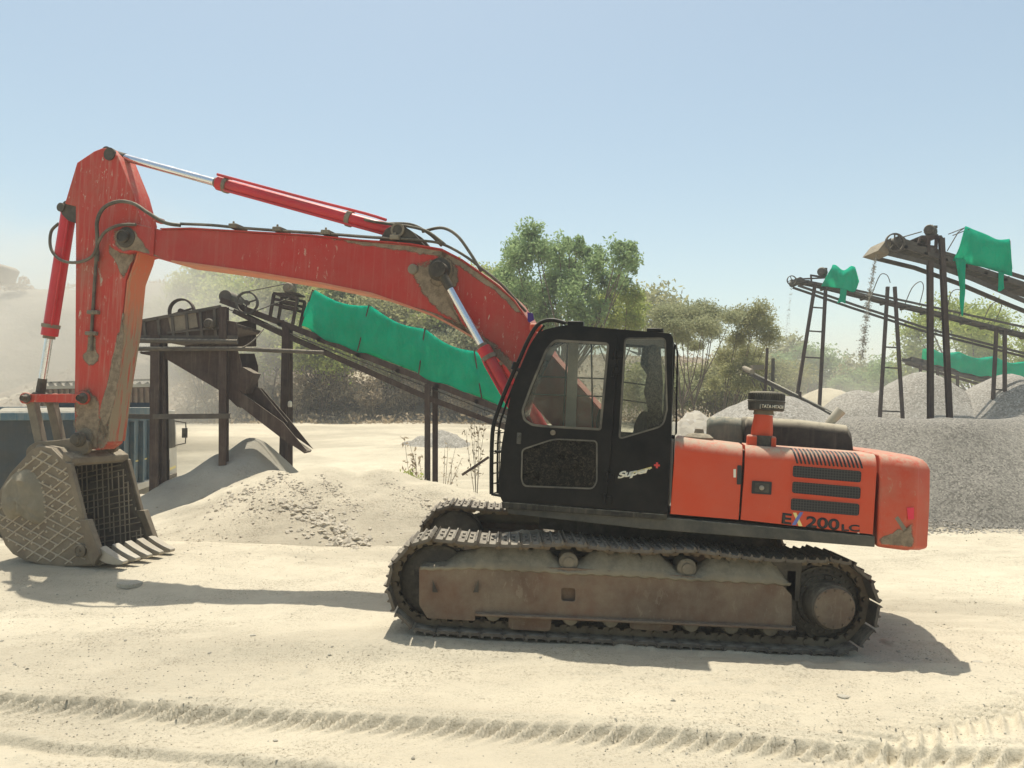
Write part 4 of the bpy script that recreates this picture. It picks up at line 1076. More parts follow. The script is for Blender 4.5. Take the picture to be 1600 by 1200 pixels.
# pipe down the arm with clamps
g = MB(); g.tube([U3(152, 392, -.21), U3(150, 410, -.2), U3(146, 470, -.19), U3(143, 520, -.19), U3(143, 548, -.18)], .02, 10, 3); g.tube([U3(152, 392, -.22), U3(151, 408, -.21)], .03, 10); g.build('hydraulic_pipe', M['hose'], ARM)
for u, v in ((146, 488), (143, 521)):
    g = MB(); g.box(U3(u, v, -.19), (.17, .06, .05)); g.cyl(U3(u, v, -.18), U3(u, v, -.235), .03, n=12); g.build('pipe_clamp', M['dirtysteel'], ARM, None, [BEV(.01)])
# arm cylinder (on the boom's back)
A = U3(172, 240, 0); B = Vector((bp[0], 0, bp[1]))
ac = cylinder('arm_cylinder', A, B, .60, .082, .052, None, .075)
g = MB(); ax = (A - B).normalized(); c = B + (A - B) * .17; g.cyl(c - ax * .03, c + ax * .03, .098, n=28); g.cyl(c, c + Vector((0, 0, .13)), .02, n=8); g.build('pipe_band', M['dirtysteel'], ac)
g = MB(); g.tube([B + (A - B) * .60 + Vector((0, -.07, .10)), B + (A - B) * .3 + Vector((0, -.07, .10)), B + (A - B) * .12 + Vector((0, -.07, .11)), B + (A - B) * .05 + Vector((0, -.07, .10))], .018, 8, 3); g.build('feed_pipe', M['cyl'], ac)
# bucket cylinder
A = U3(62, 621, 0); B = U3(108, 328, 0)
bc = cylinder('bucket_cylinder', A, B, .66, .095, .05, None, .07)
g = MB()
for y in (-.10, .10): g.prism(roundpoly([PU(96, 322, -.1), PU(103, 314, -.1), PU(122, 318, -.1), PU(122, 350, -.1), PU(108, 345, -.1), PU(98, 335, -.1)], .02, 3), y - .02, y + .02)
g.cyl(B + Vector((0, -.15, 0)), B + Vector((0, .15, 0)), .06); g.build('cylinder_bracket', M['grease'], ARM)
g = MB()
for y in (-.24, .24):
    for a, b_ in (((40, 622), (130, 622)),):
        p, q = U3(*a, -.24), U3(*b_, -.24); p.y = q.y = y
        g.beam(p, q, .03, .11); g.cyl(p + Vector((0, -.03, 0)), p + Vector((0, .03, 0)), .075, n=24); g.cyl(q + Vector((0, -.035, 0)), q + Vector((0, .035, 0)), .085, n=24)
g.build('rocker_link', M['armred'], EX, REL, [BEV(.006, 1)])
boss('pivot_pin', 130, 622, -.275, .045, PIN, M['grease'], ARM); boss('pivot_pin', 42, 622, -.275, .04, PIN, M['grease'], ARM)
g = MB()
for y in (-.16, .16):
    p, q = U3(50, 625, -.16), U3(66, 700, -.16); p.y = q.y = y
    g.beam(p, q, .09, .13, up=(1, 0, 0)); g.cyl(p + Vector((0, -.05, 0)), p + Vector((0, .05, 0)), .08, n=24)
g.build('bucket_link', M['dirtysteel'], EX, REL, [BEV(.012)])
# ---------------- bucket
BW = .50
bk_px = [(62, 697), (80, 700), (98, 718), (110, 724), (122, 770), (132, 814), (143, 840), (152, 869), (150, 881), (125, 884), (99, 885), (70, 883), (40, 876), (20, 866), (8, 852), (-3, 825), (-7, 795), (0, 765), (15, 740), (38, 715), (50, 702)]
bpts = [PU(u, v, -BW) for u, v in bk_px]
openi = 3; li = 7
shell = bpts[7:] + bpts[:4]                 # from lip round the back to the mouth's top
g = MB()
for y in (-BW, BW - .03): g.prism(bpts, y, y + .03)
BK = g.build('bucket', M['bucket'], EX, REL, [BEV(.008)])
g = MB(); inner = []
cen = Vector((sum(p[0] for p in bpts) / len(bpts), sum(p[1] for p in bpts) / len(bpts)))
ins = [tuple(cen + (Vector(p) - cen) * .94) for p in shell]
for i in range(len(shell) - 1):
    g.prism([shell[i], shell[i + 1], ins[i + 1], ins[i]], -BW + .031, BW - .031)
g.build('bucket_shell', M['bucket'], BK)
g = MB()
ins2 = [tuple(cen + (Vector(p) - cen) * .93) for p in shell]
for i in range(len(ins2) - 1): g.add([(ins2[i][0], -BW + .04, ins2[i][1]), (ins2[i + 1][0], -BW + .04, ins2[i + 1][1]), (ins2[i + 1][0], BW - .04, ins2[i + 1][1]), (ins2[i][0], BW - .04, ins2[i][1])], [(0, 1, 2, 3)])
bi = [tuple(cen + (Vector(p) - cen) * .96) for p in bpts]
g.prism(bi, BW - .045, BW - .04); g.prism(bi, -BW + .032, -BW + .036)
g.build('bucket_lining', M['bucketin'], BK)
# hard-facing weld lattice: rods on the near cheek and inside the back wall
def inpoly(p, poly):
    c = False; j = len(poly) - 1
    for i in range(len(poly)):
        a, b_ = poly[i], poly[j]
        if (a[1] > p[1]) != (b_[1] > p[1]) and p[0] < (b_[0] - a[0]) * (p[1] - a[1]) / (b_[1] - a[1]) + a[0]: c = not c
        j = i
    return c
def lattice(px_pairs_dir, poly, y, sp, r, g):
    xs_ = [p[0] for p in poly]; zs_ = [p[1] for p in poly]
    cxm, czm = (min(xs_) + max(xs_)) / 2, (min(zs_) + max(zs_)) / 2; RR = 1.3
    for ang in px_pairs_dir:
        d = Vector((cos(ang), sin(ang))); n_ = Vector((-d.y, d.x)); k = -int(RR / sp)
        while k * sp < RR:
            run = []
            for s_ in range(int(2 * RR / .02)):
                p = Vector((cxm, czm)) + n_ * k * sp + d * (s_ * .02 - RR)
                if inpoly(p + n_ * .02 * sin(s_ * .21 + k * 1.7), poly) and not ((int(s_ / 14) * 7 + k * 5) % 9 == 0): run.append(p + n_ * .012 * sin(k * 2.3))
                elif len(run) > 2:
                    g.tube([(run[0].x, y, run[0].y), (run[-1].x, y, run[-1].y)], r, 5); run = []
                else: run = []
            if len(run) > 2: g.tube([(run[0].x, y, run[0].y), (run[-1].x, y, run[-1].y)], r, 5)
            k += 1
g = MB(); shr = [tuple(cen + (Vector(p) - cen) * .93) for p in bpts]
lattice((R(38), R(-18)), shr, -BW - .004, .125, .010, g)
WM = g.build('weld_beads', M['weld'], BK)
g = MB()
for i in range(14):
    for j in range(12):
        p = cen + Vector((cos(R(38)), sin(R(38)))) * (i - 7) * .135 + Vector((cos(R(-18)), sin(R(-18)))) * (j - 6) * .135 
        if inpoly(p, shr): g.lathe((p.x, -BW, p.y), (0, -1, 0), [(.02, 0), (.014, .012), (0, .016)], 8)
ST = g.build('weld_studs', M['weld'], WM); ST['kind'] = 'stuff'
g = MB()
mid = [cen + (Vector(p) - cen) * .925 for p in shell]
for k in range(11):
    y = -BW + .07 + (2 * BW - .14) * k / 10
    g.tube([(p.x, y, p.y) for p in mid[2:-1]], .010, 5)
for i in range(2, len(mid) - 2):
    for f in (0, .5):
        p = mid[i].lerp(mid[i + 1], f); g.tube([(p.x, -BW + .05, p.y), (p.x, BW - .05, p.y)], .009, 5)
g.build('lining_beads', M['weld'], BK)
g = MB(); lattice((R(97), R(14)), [tuple(cen + (Vector(p) - cen) * .90) for p in bpts], BW - .052, .085, .009, g); g.build('lining_beads', M['weld'], BK)
# caked dirt on the cheek
g = MB(); cpx = [(5, 760), (25, 738), (48, 735), (66, 760), (72, 800), (66, 818), (50, 816), (35, 806), (15, 812), (2, 790)]
cp = catmull([Vector((*PU(u, v, -BW), 0)) for u, v in cpx + cpx[:1]], 4)[:-1]
cm = sum(cp, Vector()) / len(cp); vs = []
Rg = 6
for k in range(Rg + 1):
    f = k / Rg
    for i, p in enumerate(cp):
        q = p.lerp(cm, f); hgt = .012 + .05 * sin(min(1, f * 1.6) * pi / 2) + .17 * abs(float(fbm(np.array([q.x * 6]), np.array([q.y * 6]), 4, 5)[0])) * (f > 0); hgt = 0.0 if k == 0 else hgt
        vs.append((q.x, -BW - .0005 - hgt, q.y))
n = len(cp); g.add(vs, [(k * n + i, k * n + (i + 1) % n, (k + 1) * n + (i + 1) % n, (k + 1) * n + i) for k in range(Rg) for i in range(n)])
g.build('caked_mud', M['cake'], BK)
# side cutting edges, lip, teeth
for y in (-BW, BW):
    g = MB(); e = [PU(104, 722, -BW), PU(113, 724, -BW), PU(135, 812, -BW), PU(127, 814, -BW)]
    g.prism(e, y - .03, y + .03)
    e = [PU(128, 812, -BW), PU(141, 811, -BW), PU(160, 866, -BW), PU(150, 884, -BW), PU(143, 872, -BW)]
    g.prism(e, y - .045, y + .045); g.build('side_cutter', M['bucket'], BK, None, [BEV(.01)])
g = MB(); p = U3(127, 860, -BW - .0); g.lathe(p, (0, -1, 0), [(0, 0), (.085, 0), (.085, .03), (.06, .045), (.055, .03), (.02, .03), (.02, .05), (0, .05)], 28); g.build('wear_button', M['bucket'], BK)
lip = [PU(140, 872, -BW), PU(160, 866, -BW), PU(168, 873, -BW), PU(152, 885, -BW), PU(120, 886, -BW)]
g = MB(); g.prism(lip, -BW + .05, BW - .05); g.build('bucket_lip', M['dirtysteel'], BK, None, [BEV(.008)])
lp = Vector(PU(162, 871, -BW)); tipv = Vector(PU(192, 880, -BW)); zt2 = tipv - lp
for k in range(5):
    y = -BW + .06 + (2 * BW - .12) * k / 4
    g = MB(); d = Vector((zt2.x, 0, zt2.y)); n_ = Vector((-d.z, 0, d.x)).normalized(); o = Vector((lp.x - .10, y, lp.y))
    sec = [(0, .06, .075), (.35, .062, .068), (.65, .056, .05), (.85, .05, .034), (.97, .046, .018)]
    vs = []
    for f, wy, wz in sec:
        c = o + (d + Vector((.10, 0, 0))) * f + n_ * .05 * (1 - f) ** 2 - n_ * .012 * sin(f * pi)
        for sy, sz in ((-1, -1), (1, -1), (1, 1), (-1, 1)): vs.append(c + Vector((0, sy * wy, 0)) + n_ * sz * wz)
    g.add(vs, [(i * 4 + j, i * 4 + (j + 1) % 4, (i + 1) * 4 + (j + 1) % 4, (i + 1) * 4 + j) for i in range(4) for j in range(4)] + [(3, 2, 1, 0), (16, 17, 18, 19)])
    g.build('tooth', M['tooth'], BK, None, [BEV(.008)])
# ears and pins joining arm, link and bucket
g = MB()
ear = roundpoly([PU(125, 683, -.24), PU(140, 690, -.24), PU(142, 706, -.24), PU(108, 722, -.24), PU(70, 722, -.24), PU(43, 716, -.24), PU(44, 700, -.24), PU(58, 690, -.24), PU(90, 688, -.24)], .05, 4)
for y in (-.24, .24): g.prism(ear, y - .03, y + .03)
g.build('bucket_ear', M['bucket'], BK, None, [BEV(.008)])
boss('bucket_pin', 125, 686, -.27, .075, [(0, 0), (1.3, 0), (1.35, .03), (1.15, .06), (.9, .065), (.85, .10), (.5, .11), (0, .11)], M['grease'], BK)
boss('bucket_pin', 64, 702, -.27, .05, [(0, 0), (1.3, 0), (1.3, .03), (.8, .05), (0, .05)], M['dirtysteel'], BK)
g = MB(); g.prism([PU(98, 718, -BW), PU(112, 726, -BW), PU(160, 712, -BW), PU(150, 700, -BW)][:2] + [PU(112, 716, -BW), PU(98, 706, -BW)], -BW, BW); g.build('bucket_top_beam', M['bucket'], BK, None, [BEV(.01)])
# ================================================================== HEAPS
M['heapdark'] = M['heap']
heap('sand_heap', 'long pale heap of crusher dust under the green covered conveyor, left of the excavator tracks', 'heap',
     [(-4.25, 14.1, 2.3, 2.5, 1.12, 0, .7), (-3.3, 14.1, 2.4, 2.5, 1.2, 0, .8), (-2.3, 14.1, 2.3, 2.4, 1.12, 0, .8), (-1.5, 13.9, 2.2, 2.2, .92, 0, 1), (-.6, 13.6, 1.7, 1.8, .6, 0, 1), (-5.4, 13.6, 1.6, 1.9, .55, 0, 1)], M['sand'], .06, None, .022, 3, clump=.07)
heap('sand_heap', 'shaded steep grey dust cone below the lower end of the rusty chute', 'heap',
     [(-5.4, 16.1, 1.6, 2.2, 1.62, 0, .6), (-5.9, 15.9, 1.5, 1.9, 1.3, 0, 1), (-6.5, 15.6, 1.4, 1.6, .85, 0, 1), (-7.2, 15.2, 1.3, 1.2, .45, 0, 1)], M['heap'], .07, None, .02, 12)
heap('sand_heap', 'low mound of pale dust close to the front of the black cab', 'heap',
     [(-.75, 12.9, 1.3, 1.3, .5, 0, 1), (.3, 13.0, 1.5, 1.2, .5, 0, 1)], M['sand'], .06, None, .02, 22, clump=.1)
heap('rubble_heap', 'pale rubble heap seen between the cab and the black engine hood', 'heap',
     [(4.9, 20.5, 2.4, 2.6, 2.05, 0, .8), (6.3, 20.8, 2.2, 2.2, 1.3, 0, 1)], M['rubble'], .12, None, .05, 31, clump=.5)
heap('gravel_heap', 'low grey gravel heap rising behind the engine hood and air cleaner', 'heap',
     [(7.7, 22.5, 4.6, 4.6, 2.55, 0, 1.3)], M['gravelfine'], .14, None, .03, 41)
def capped(name, label, cones, cap, mat, step, seed):
    o = heap(name, label, 'heap', cones, mat, step, None, .02, seed)
    me = o.data; n = len(me.vertices); co = np.empty(n * 3, np.float32); me.vertices.foreach_get('co', co); co = co.reshape(-1, 3)
    oz = o.location.z; wx = co[:, 0] + o.location.x; wy = co[:, 1] + o.location.y
    z = co[:, 2] + oz; cp = cap + fbm(wx * .5, wy * .5, 4, seed) * .35; k = .22
    h = np.clip(.5 + .5 * (cp - z) / k, 0, 1); z = cp * (1 - h) + z * h - k * h * (1 - h)
    co[:, 2] = z - oz; me.vertices.foreach_set('co', co.ravel()); me.update(); return o
capped('gravel_heap', 'broad flat-topped grey gravel heap in front of the tall conveyor posts, beside the counterweight', [(9.6, 17.6, 4.6, 4.1, 3.1, 0, 1), (12.8, 18.2, 5.0, 4.9, 3.3, 0, 1), (16.5, 18.5, 5, 5, 3.2, 0, 1)], 1.92, M['gravel'], .09, 51)
heap('gravel_heap', 'hazy gravel cone between the legs of the second ladder trestle and the tall post', 'heap', [(15.4, 29, 4.4, 4.4, 3.1, 0, .8), (13.2, 29, 3.3, 3.3, 2.35, 0, 1)], M['gravelfine'], .2, None, .03, 61)
heap('gravel_heap', 'hazy pointed gravel cone at the right edge under the small green covered conveyor', 'heap', [(18.2, 28, 4.6, 4.6, 3.05, 0, .7)], M['gravelfine'], .2, None, .03, 71)
heap('sand_heap', 'small pale flat heap at the foot of the slanting white belt', 'heap', [(13.2, 32, 3.2, 3, 2.3, 0, 2)], M['sand'], .2, None, .03, 81)
heap('rubble_heap', 'small dark rubble heap on the far track behind the conveyor posts', 'heap', [(-3.0, 31, 1.5, 1.2, .6, 0, 1)], M['gravelfine'], .12, None, .04, 91, clump=.4)
heap('sand_heap', 'long pale ridge of dust in the haze behind the blue truck', 'heap', [(-19, 26, 7, 4, 1.9, 0, 2)], M['sand'], .25, None, .03, 95)

# ================================================================== CONVEYORS
M['rust'] = worn('dark_rusty_steel', (0.035, 0.020, 0.018), (.05, .028, .022), .75, dust=.7, grime=.3, gcol=(.11, .085, .065), gs=3, film=.12, streak=.12, bump=.25)
M['rustgrey'] = worn('dusty_dark_steel', (0.06, 0.052, 0.045), (.07, .06, .05), .75, dust=.9, grime=.25, gcol=(.16, .135, .10), gs=3, film=.2, bump=.2)
M['belt'] = worn('conveyor_belt', (0.03, 0.03, 0.028), (.04, .04, .035), .8, dust=.9, grime=0, film=.3, bump=.1)
M['palebelt'] = worn('pale_dusty_belt', (0.42, 0.39, 0.32), (.34, .31, .25), .9, dust=.5, grime=.2, film=.3, bump=.1)
t = NT('green_shade_net')
v = t.mapv(1, 1, 1)
nn = t.noise(1.6, 4, .6); cc_ = t.mix(t.ramp(nn, .3, .7), (.0, .62, .39, 1), (.002, .74, .50, 1)); cc_ = t.mix(t.math('MULTIPLY', t.ramp(t.noise(3.5, 7, .75), .42, .72), .08), cc_, (.55, .52, .42, 1))
df = t.n('ShaderNodeBsdfDiffuse'); tl = t.n('ShaderNodeBsdfTranslucent'); t.l(cc_, df.inputs[0]); t.l(cc_, tl.inputs[0])
ms = t.n('ShaderNodeMixShader'); ms.inputs[0].default_value = .62; t.l(df.outputs[0], ms.inputs[1]); t.l(tl.outputs[0], ms.inputs[2])
bn = t.bump(t.noise(5, 6, .65, 1.2, vec=t.mapv(1.0, 1, .35, (0, R(25), 0))), 1.0, .12); t.l(bn, df.inputs['Normal'])
t.l(ms.outputs[0], t.t.nodes['Material Output'].inputs[0]); M['net'] = t.m

def root_at(name, label, cat, p, group=None): 
    return empty(name, label, cat, p, 0, group)
def loc(o, p): return Vector(p) - o.location
class LM(MB):                                  # mesh builder in world coordinates, stored relative to a root
    def __init__(s, root): super().__init__(); s.o = Vector(root.location)
    def done(s, name, m, parent=None, mods=(), root=None):
        s.v = [tuple(Vector(v) - s.o) for v in s.v]
        return s.build(name, m, parent, None, mods)
def spoked(root, parent, c, r, wd, name='drive_wheel', m='rustgrey', spokes=5, ax=(0, 1, 0)):
    g = LM(root); g.lathe(c, ax, [(r * .86, -wd), (r, -wd), (r, wd), (r * .86, wd), (r * .86, -wd)], 32)
    g.cyl(Vector(c) + Vector((0, -wd * 1.3, 0)), Vector(c) + Vector((0, wd * 1.3, 0)), r * .22, n=16)
    for k in range(spokes):
        a = 2 * pi * k / spokes + .3; g.beam(c, Vector(c) + Vector((cos(a), 0, sin(a))) * r * .9, wd * .7, r * .14, up=(0, 1, 0))
    return g.done(name, M[m], parent)
def conveyor(label, top, low, Y, wid, root_px, mat='rust', railh=.13, lowh=.10, idl=9, group='conveyors', belt='belt', drop=.2):
    """top/low: pixel polylines of the upper rail and lower chord on the near side"""
    r = root_at('conveyor', label, 'conveyor', pw(*root_px, Y), group)
    for Yk, nm in ((Y, 'side_rail'), (Y + wid, 'side_rail')):
        g = LM(r)
        P = [pw(u, v, Y) for u, v in top]
        for a, b in zip(P, P[1:]): g.beam(a + Vector((0, Yk - Y, 0)), b + Vector((0, Yk - Y, 0)), .06, railh, section='C')
        g.done(nm, M[mat], r)
        g = LM(r); P = [pw(u, v, Y) for u, v in low]
        for a, b in zip(P, P[1:]): g.beam(a + Vector((0, Yk - Y, 0)), b + Vector((0, Yk - Y, 0)), .06, lowh)
        g.done('lower_chord', M[mat], r)
    A = pw(*top[0], Y); B = pw(*top[-1], Y); d = (B - A).normalized(); n_ = Vector((-d.z, 0, d.x)); n_ = n_ if n_.z > 0 else -n_
    g = LM(r); a = A + n_ * .07; b = B + n_ * .07
    for s_ in (0, 1):
        q = n_ * (-.0 if s_ == 0 else -drop)
        g.add([a + q + Vector((0, .05, 0)), b + q + Vector((0, .05, 0)), b + q + Vector((0, wid * .5, -.05 * (1 - s_))), a + q + Vector((0, wid * .5, -.05 * (1 - s_))), b + q + Vector((0, wid - .05, 0)), a + q + Vector((0, wid - .05, 0))], [(0, 1, 2, 3), (3, 2, 4, 5)])
    g.done('belt', M[belt], r, [('SOLIDIFY', dict(thickness=.012, offset=0))])
    for k in range(idl):
        p = A.lerp(B, (k + .5) / idl)
        g = LM(r); g.cyl(p + n_ * -.02 + Vector((0, -.03, 0)), p + n_ * -.02 + Vector((0, wid + .03, 0)), .05, n=10); g.box(p + n_ * .03, (.16, .05, .09)); g.done('idler', M[mat], r)
    return r, A, B, d, n_
def post(root, a, b, w, nm='post', mat='rust', sec='I'):
    g = LM(root); g.beam(b, a, w, w, up=(0, 1, 0), section=sec); return g.done(nm, M[mat], root)
def gpost(root, top, u1, v1, Y, w=.12, **k):
    a = pw(*top, Y); b = pw(u1, v1, Y); b.z = min(b.z, gz(b.x, b.y)) - .1 if v1 > 640 else b.z
    # keep the pixel direction, extend down to the ground
    return post(root, a, b, w, **k)
# ---- left conveyor
YL = 17.0
CL, A, B, d, n_ = conveyor('dark conveyor sloping down behind the boom, carrying the long green net cover', [(345, 469), (440, 505), (771, 636), (900, 687)], [(365, 486), (440, 522), (672, 624), (766, 659), (900, 713)], YL, .85, (672, 757))
g = LM(CL); g.lathe(pw(362, 467, YL + .4), (0, 1, 0), [(0, -.40), (.14, -.40), (.14, .40), (0, .40)], 28); g.done('head_pulley', M['rustgrey'], CL)
spoked(CL, CL, pw(386, 473, YL - .12), .25, .04, spokes=3)
g = LM(CL)
for k in range(24): pass
g.tube([pw(384, 456, YL - .12), pw(444, 444, YL - .12)], .012, 6); g.tube([pw(392, 489, YL - .12), pw(452, 466, YL - .12)], .012, 6); g.done('drive_belt', M['rubber'], CL)
MS = None
g = LM(CL)
for Yk in (YL, YL + .6):
    g.beam(pw(428, 459, YL) + Vector((0, Yk - YL, 0)), pw(422, 496, YL) + Vector((0, Yk - YL, 0)), .07, .06); g.beam(pw(465, 466, YL) + Vector((0, Yk - YL, 0)), pw(457, 508, YL) + Vector((0, Yk - YL, 0)), .07, .06)
    for dv in (0, 9, 17): g.beam(pw(427, 458 + dv, YL) + Vector((0, Yk - YL, 0)), pw(466, 466 + dv, YL) + Vector((0, Yk - YL, 0)), .05, .06)
g.box(pw(446, 458, YL) + Vector((0, .3, 0)), (.55, .6, .03)); MS = g.done('motor_stand', M['rust'], CL)
def motor(root, parent, c, r, L, m='dirtysteel', ax=(0, 1, 0)):
    g = LM(root); g.lathe(Vector(c) - Vector(ax) * L / 2, ax, [(0, 0), (r * .8, 0), (r * .95, L * .08), (r, L * .15), (r, L * .85), (r * .9, L * .92), (r * .5, L), (0, L)], 24)
    for k in range(16):
        a = 2 * pi * k / 16; e = Vector(ax).orthogonal().normalized(); f_ = Vector(ax).cross(e)
        q = (e * cos(a) + f_ * sin(a)) * r * 1.03; g.beam(Vector(c) + q - Vector(ax) * L * .3, Vector(c) + q + Vector(ax) * L * .3, .012, .012)
    g.cyl(Vector(c) - Vector(ax) * L * .62, Vector(c) - Vector(ax) * L * .5, r * .35, n=12)
    g.box(Vector(c) - Vector((0, 0, r)), (r * 1.7, L * .6, r * .3)); g.box(Vector(c) + Vector((r * .7, 0, r * .7)), (r * .7, L * .3, r * .5))
    return g.done('motor', M[m], parent)
motor(CL, MS and CL, pw(453, 451, YL + .25), .12, .38)
gpost(CL, (447, 511), 441, 760, YL, .14); gpost(CL, (452, 515), 452, 765, YL + .85, .13)
gpost(CL, (668, 600), 668, 765, YL, .12); gpost(CL, (680, 603), 680, 766, YL + .85, .12)
gpost(CL, (860, 678), 861, 770, YL, .12); gpost(CL, (868, 680), 868, 770, YL + .85, .12)
# little bulkhead lamp / insulator on the post
g = LM(CL); g.lathe(pw(453, 636, YL - .1), (0, 0, 1), [(0, 0), (.04, 0), (.05, .05), (.04, .12), (0, .14)], 14); g.done('insulator', M['lwhite'], CL)
# cross pipe and hoops
def cloth_run(name, label, st, Y, wid, sag, group=None, n=22, wr=.03, seed=0, drop=None):
    """st: list of (bottom px, ridge px); cloth from near hem over the ridge to the far hem, sagging between hoops"""
    cols = []
    for i in range(len(st) - 1):
        for k in range(n + (1 if i == len(st) - 2 else 0)):
            t_ = k / n; (b0_, r0_), (b1_, r1_) = st[i], st[i + 1]
            L_ = lambda p, q: (p[0] + (q[0] - p[0]) * t_, p[1] + (q[1] - p[1]) * t_)
            cols.append((pw(*L_(b0_, b1_), Y), pw(*L_(r0_, r1_), Y), sin(pi * t_) * (1.0 if t_ < .5 else 1.0), i + t_))
    m = MB(); rows = 30; o0 = cols[len(cols) // 2][0]; vs = []
    for b, r_, s_, w_ in cols:
        for j in range(rows + 1):
            q = j / rows
            if q < .45:
                f = q / .45; p = b.lerp(r_, f); y = Y - .06 + .08 * f - .10 * sin(pi * f) * (1 - .6 * s_); 
                p = p + Vector((0, 0, -sag * s_ * f ** 1.5))
            elif q < .6:
                f = (q - .45) / .15; p = r_ + Vector((0, 0, -sag * s_ - .05 * s_ * sin(pi * f) + .0)); y = Y + .02 + (wid - .04) * f
            else:
                f = (q - .6) / .4; p = r_.lerp(b, f) + Vector((0, 0, -sag * s_ * (1 - f))); y = Y + wid - .02 + .06 * f
            h = float(fbm(np.array([w_ * 3.1 + q * 2.5]), np.array([q * 5 - w_ * 2.3]), 4, seed)[0]) * wr * 3
            fh = min(w_ % 1, 1 - w_ % 1); h += .010 * sin(q * 26 + fh * 14 * (1 if w_ % 1 < .5 else -1)) * math.exp(-(fh / .16) ** 2) * sin(pi * min(1, q / .5)) * (q < .5)
            if j == 0: p = p + Vector((0, 0, .05 * sin(w_ * 4 + seed) + .03 * sin(w_ * 11)))
            vs.append(Vector((p.x + h * .3, y + h, p.z + h * .4)) - o0)
    fs = [(i * (rows + 1) + j, (i + 1) * (rows + 1) + j, (i + 1) * (rows + 1) + j + 1, i * (rows + 1) + j + 1) for i in range(len(cols) - 1) for j in range(rows)]
    m.add(vs, fs); o = m.build(name, M['net'], None, None, [('SUBSURF', dict(levels=1, render_levels=1)), ('SOLIDIFY', dict(thickness=.006, offset=0))], ang=80)
    o.location = o0; return tag(o, label, 'cover', group)
cloth_run('net_cover', 'long green net cover draped over hoops on the conveyor below the boom', [((470, 512), (490, 452)), ((560, 548), (577, 476)), ((655, 583), (664, 513)), ((757, 624), (742, 548)), ((830, 655), (830, 588))], YL + .02, .8, .10, wr=.014, seed=2)
g = LM(CL)
for bp_, rp_ in (((560, 548), (577, 477)), ((655, 583), (664, 514)), ((753, 622), (741, 549)), ((471, 512), (489, 454))):
    a = pw(*bp_, YL); b = pw(*rp_, YL)
    for e in (1,):
        g.tube([a + Vector((0, -.10, -.02)), b + Vector((0, -.03, .01)), b + Vector((0, .8, .01)), a + Vector((0, .9, 0))], .016, 6)
g.done('cover_hoops', M['rust'], CL)

# ---- chute and screen tower on the left
TW = root_at('screening_tower', 'rusty screening tower with a sloping chute standing behind the bucket on brown steel posts', 'screening tower', pw(350, 740, 16.2))
YT = 15.4
def box_pxz(g, px, Y0, Y1, Yr=None):
    pts = [(pw(u, v, Yr or Y0).x, pw(u, v, Yr or Y0).z) for u, v in px]; g.prism(pts, Y0, Y1); return g
gpost(TW, (245, 524), 243, 812, YT, .18); gpost(TW, (254, 530), 258, 800, YT + 1.0, .15)
gpost(TW, (350, 480), 350, 760, YT, .15)
g = LM(TW); g.tube([pw(205, 532, YT - .1), pw(371, 534, YT - .1)], .05, 12); g.done('cross_pipe', M['rustgrey'], TW)
g = LM(TW); g.tube([pw(205, 545, YT - .1), pw(371, 545, YT - .1), pw(505, 551, YT + .6)], .045, 12); g.done('cross_pipe', M['rustgrey'], TW)
g = LM(TW); g.beam(pw(240, 651, YT - .12), pw(360, 650, YT - .12), .07, .10, section='C'); g.done('cross_beam', M['rustgrey'], TW)
g = LM(TW); g.beam(pw(196, 650, YT + 1), pw(260, 652, YT + 1), .07, .10, section='C'); g.done('cross_beam', M['rustgrey'], TW)
# screen box: deck with sides
g = LM(TW); sp_ = [(213, 503), (250, 494), (300, 486), (343, 479), (352, 482), (352, 500), (370, 503), (371, 528), (300, 528), (216, 529)]
box_pxz(g, sp_, YT, YT + .04); box_pxz(g, [(213, 503), (250, 494), (300, 486), (343, 479), (343, 528), (216, 529)], YT + 2.2, YT + 2.24, YT)
box_pxz(g, [(215, 520), (352, 500), (352, 506), (215, 527)], YT + .04, YT + 2.2, YT); g.done('screen_box', M['rust'], TW, [BEV(.01, 1)])
g = LM(TW)
for i in range(6): 
    u = 225 + i * 22; g.beam(pw(u, 502 - i * 4, YT - .02), pw(u + 3, 528, YT - .02), .05, .05)
g.beam(pw(214, 503, YT - .02), pw(345, 479, YT - .02), .05, .06); g.beam(pw(214, 527, YT - .03), pw(371, 527, YT - .03), .05, .07)
g.beam(pw(262, 520, YT - .03), pw(345, 512, YT - .03), .04, .04); g.done('screen_ribs', M['rustgrey'], TW)
g = LM(TW); box_pxz(g, [(262, 492), (306, 486), (310, 511), (268, 519)], YT - .015, YT - .004, YT); g.done('patch_plate', M['dirtysteel'], TW)
spoked(TW, TW, pw(284, 487, YT + .3), .27, .05, 'flywheel', 'rust', 2)
motor(TW, TW, pw(328, 506, YT - .12), .10, .2, 'grease')
# chute: open trough, walls and sloping floor
cpx = [(214, 548), (255, 548), (371, 548), (376, 567), (376, 606), (370, 636), (345, 612), (256, 558)]
g = LM(TW); box_pxz(g, [(256, 547), (371, 547), (377, 568), (377, 608), (371, 636), (346, 612), (256, 559), (215, 550)], YT + .08, YT + .11)
box_pxz(g, [(256, 547), (371, 547), (377, 568), (377, 608), (371, 636), (346, 612), (256, 559), (215, 550)], YT + 1.0, YT + 1.03, YT)
box_pxz(g, [(215, 548), (256, 556), (346, 609), (371, 633), (371, 637), (345, 613), (256, 560), (215, 552)], YT + .11, YT + 1.0, YT); g.done('chute', M['rust'], TW)
g = LM(TW); box_pxz(g, [(377, 573), (395, 583), (381, 615), (370, 608)], YT + .05, YT + .5, YT); g.done('chute_flap', M['rust'], TW)
g = LM(TW); lo_ = [(371, 610), (441, 660), (478, 704), (474, 708), (440, 686), (371, 633)]
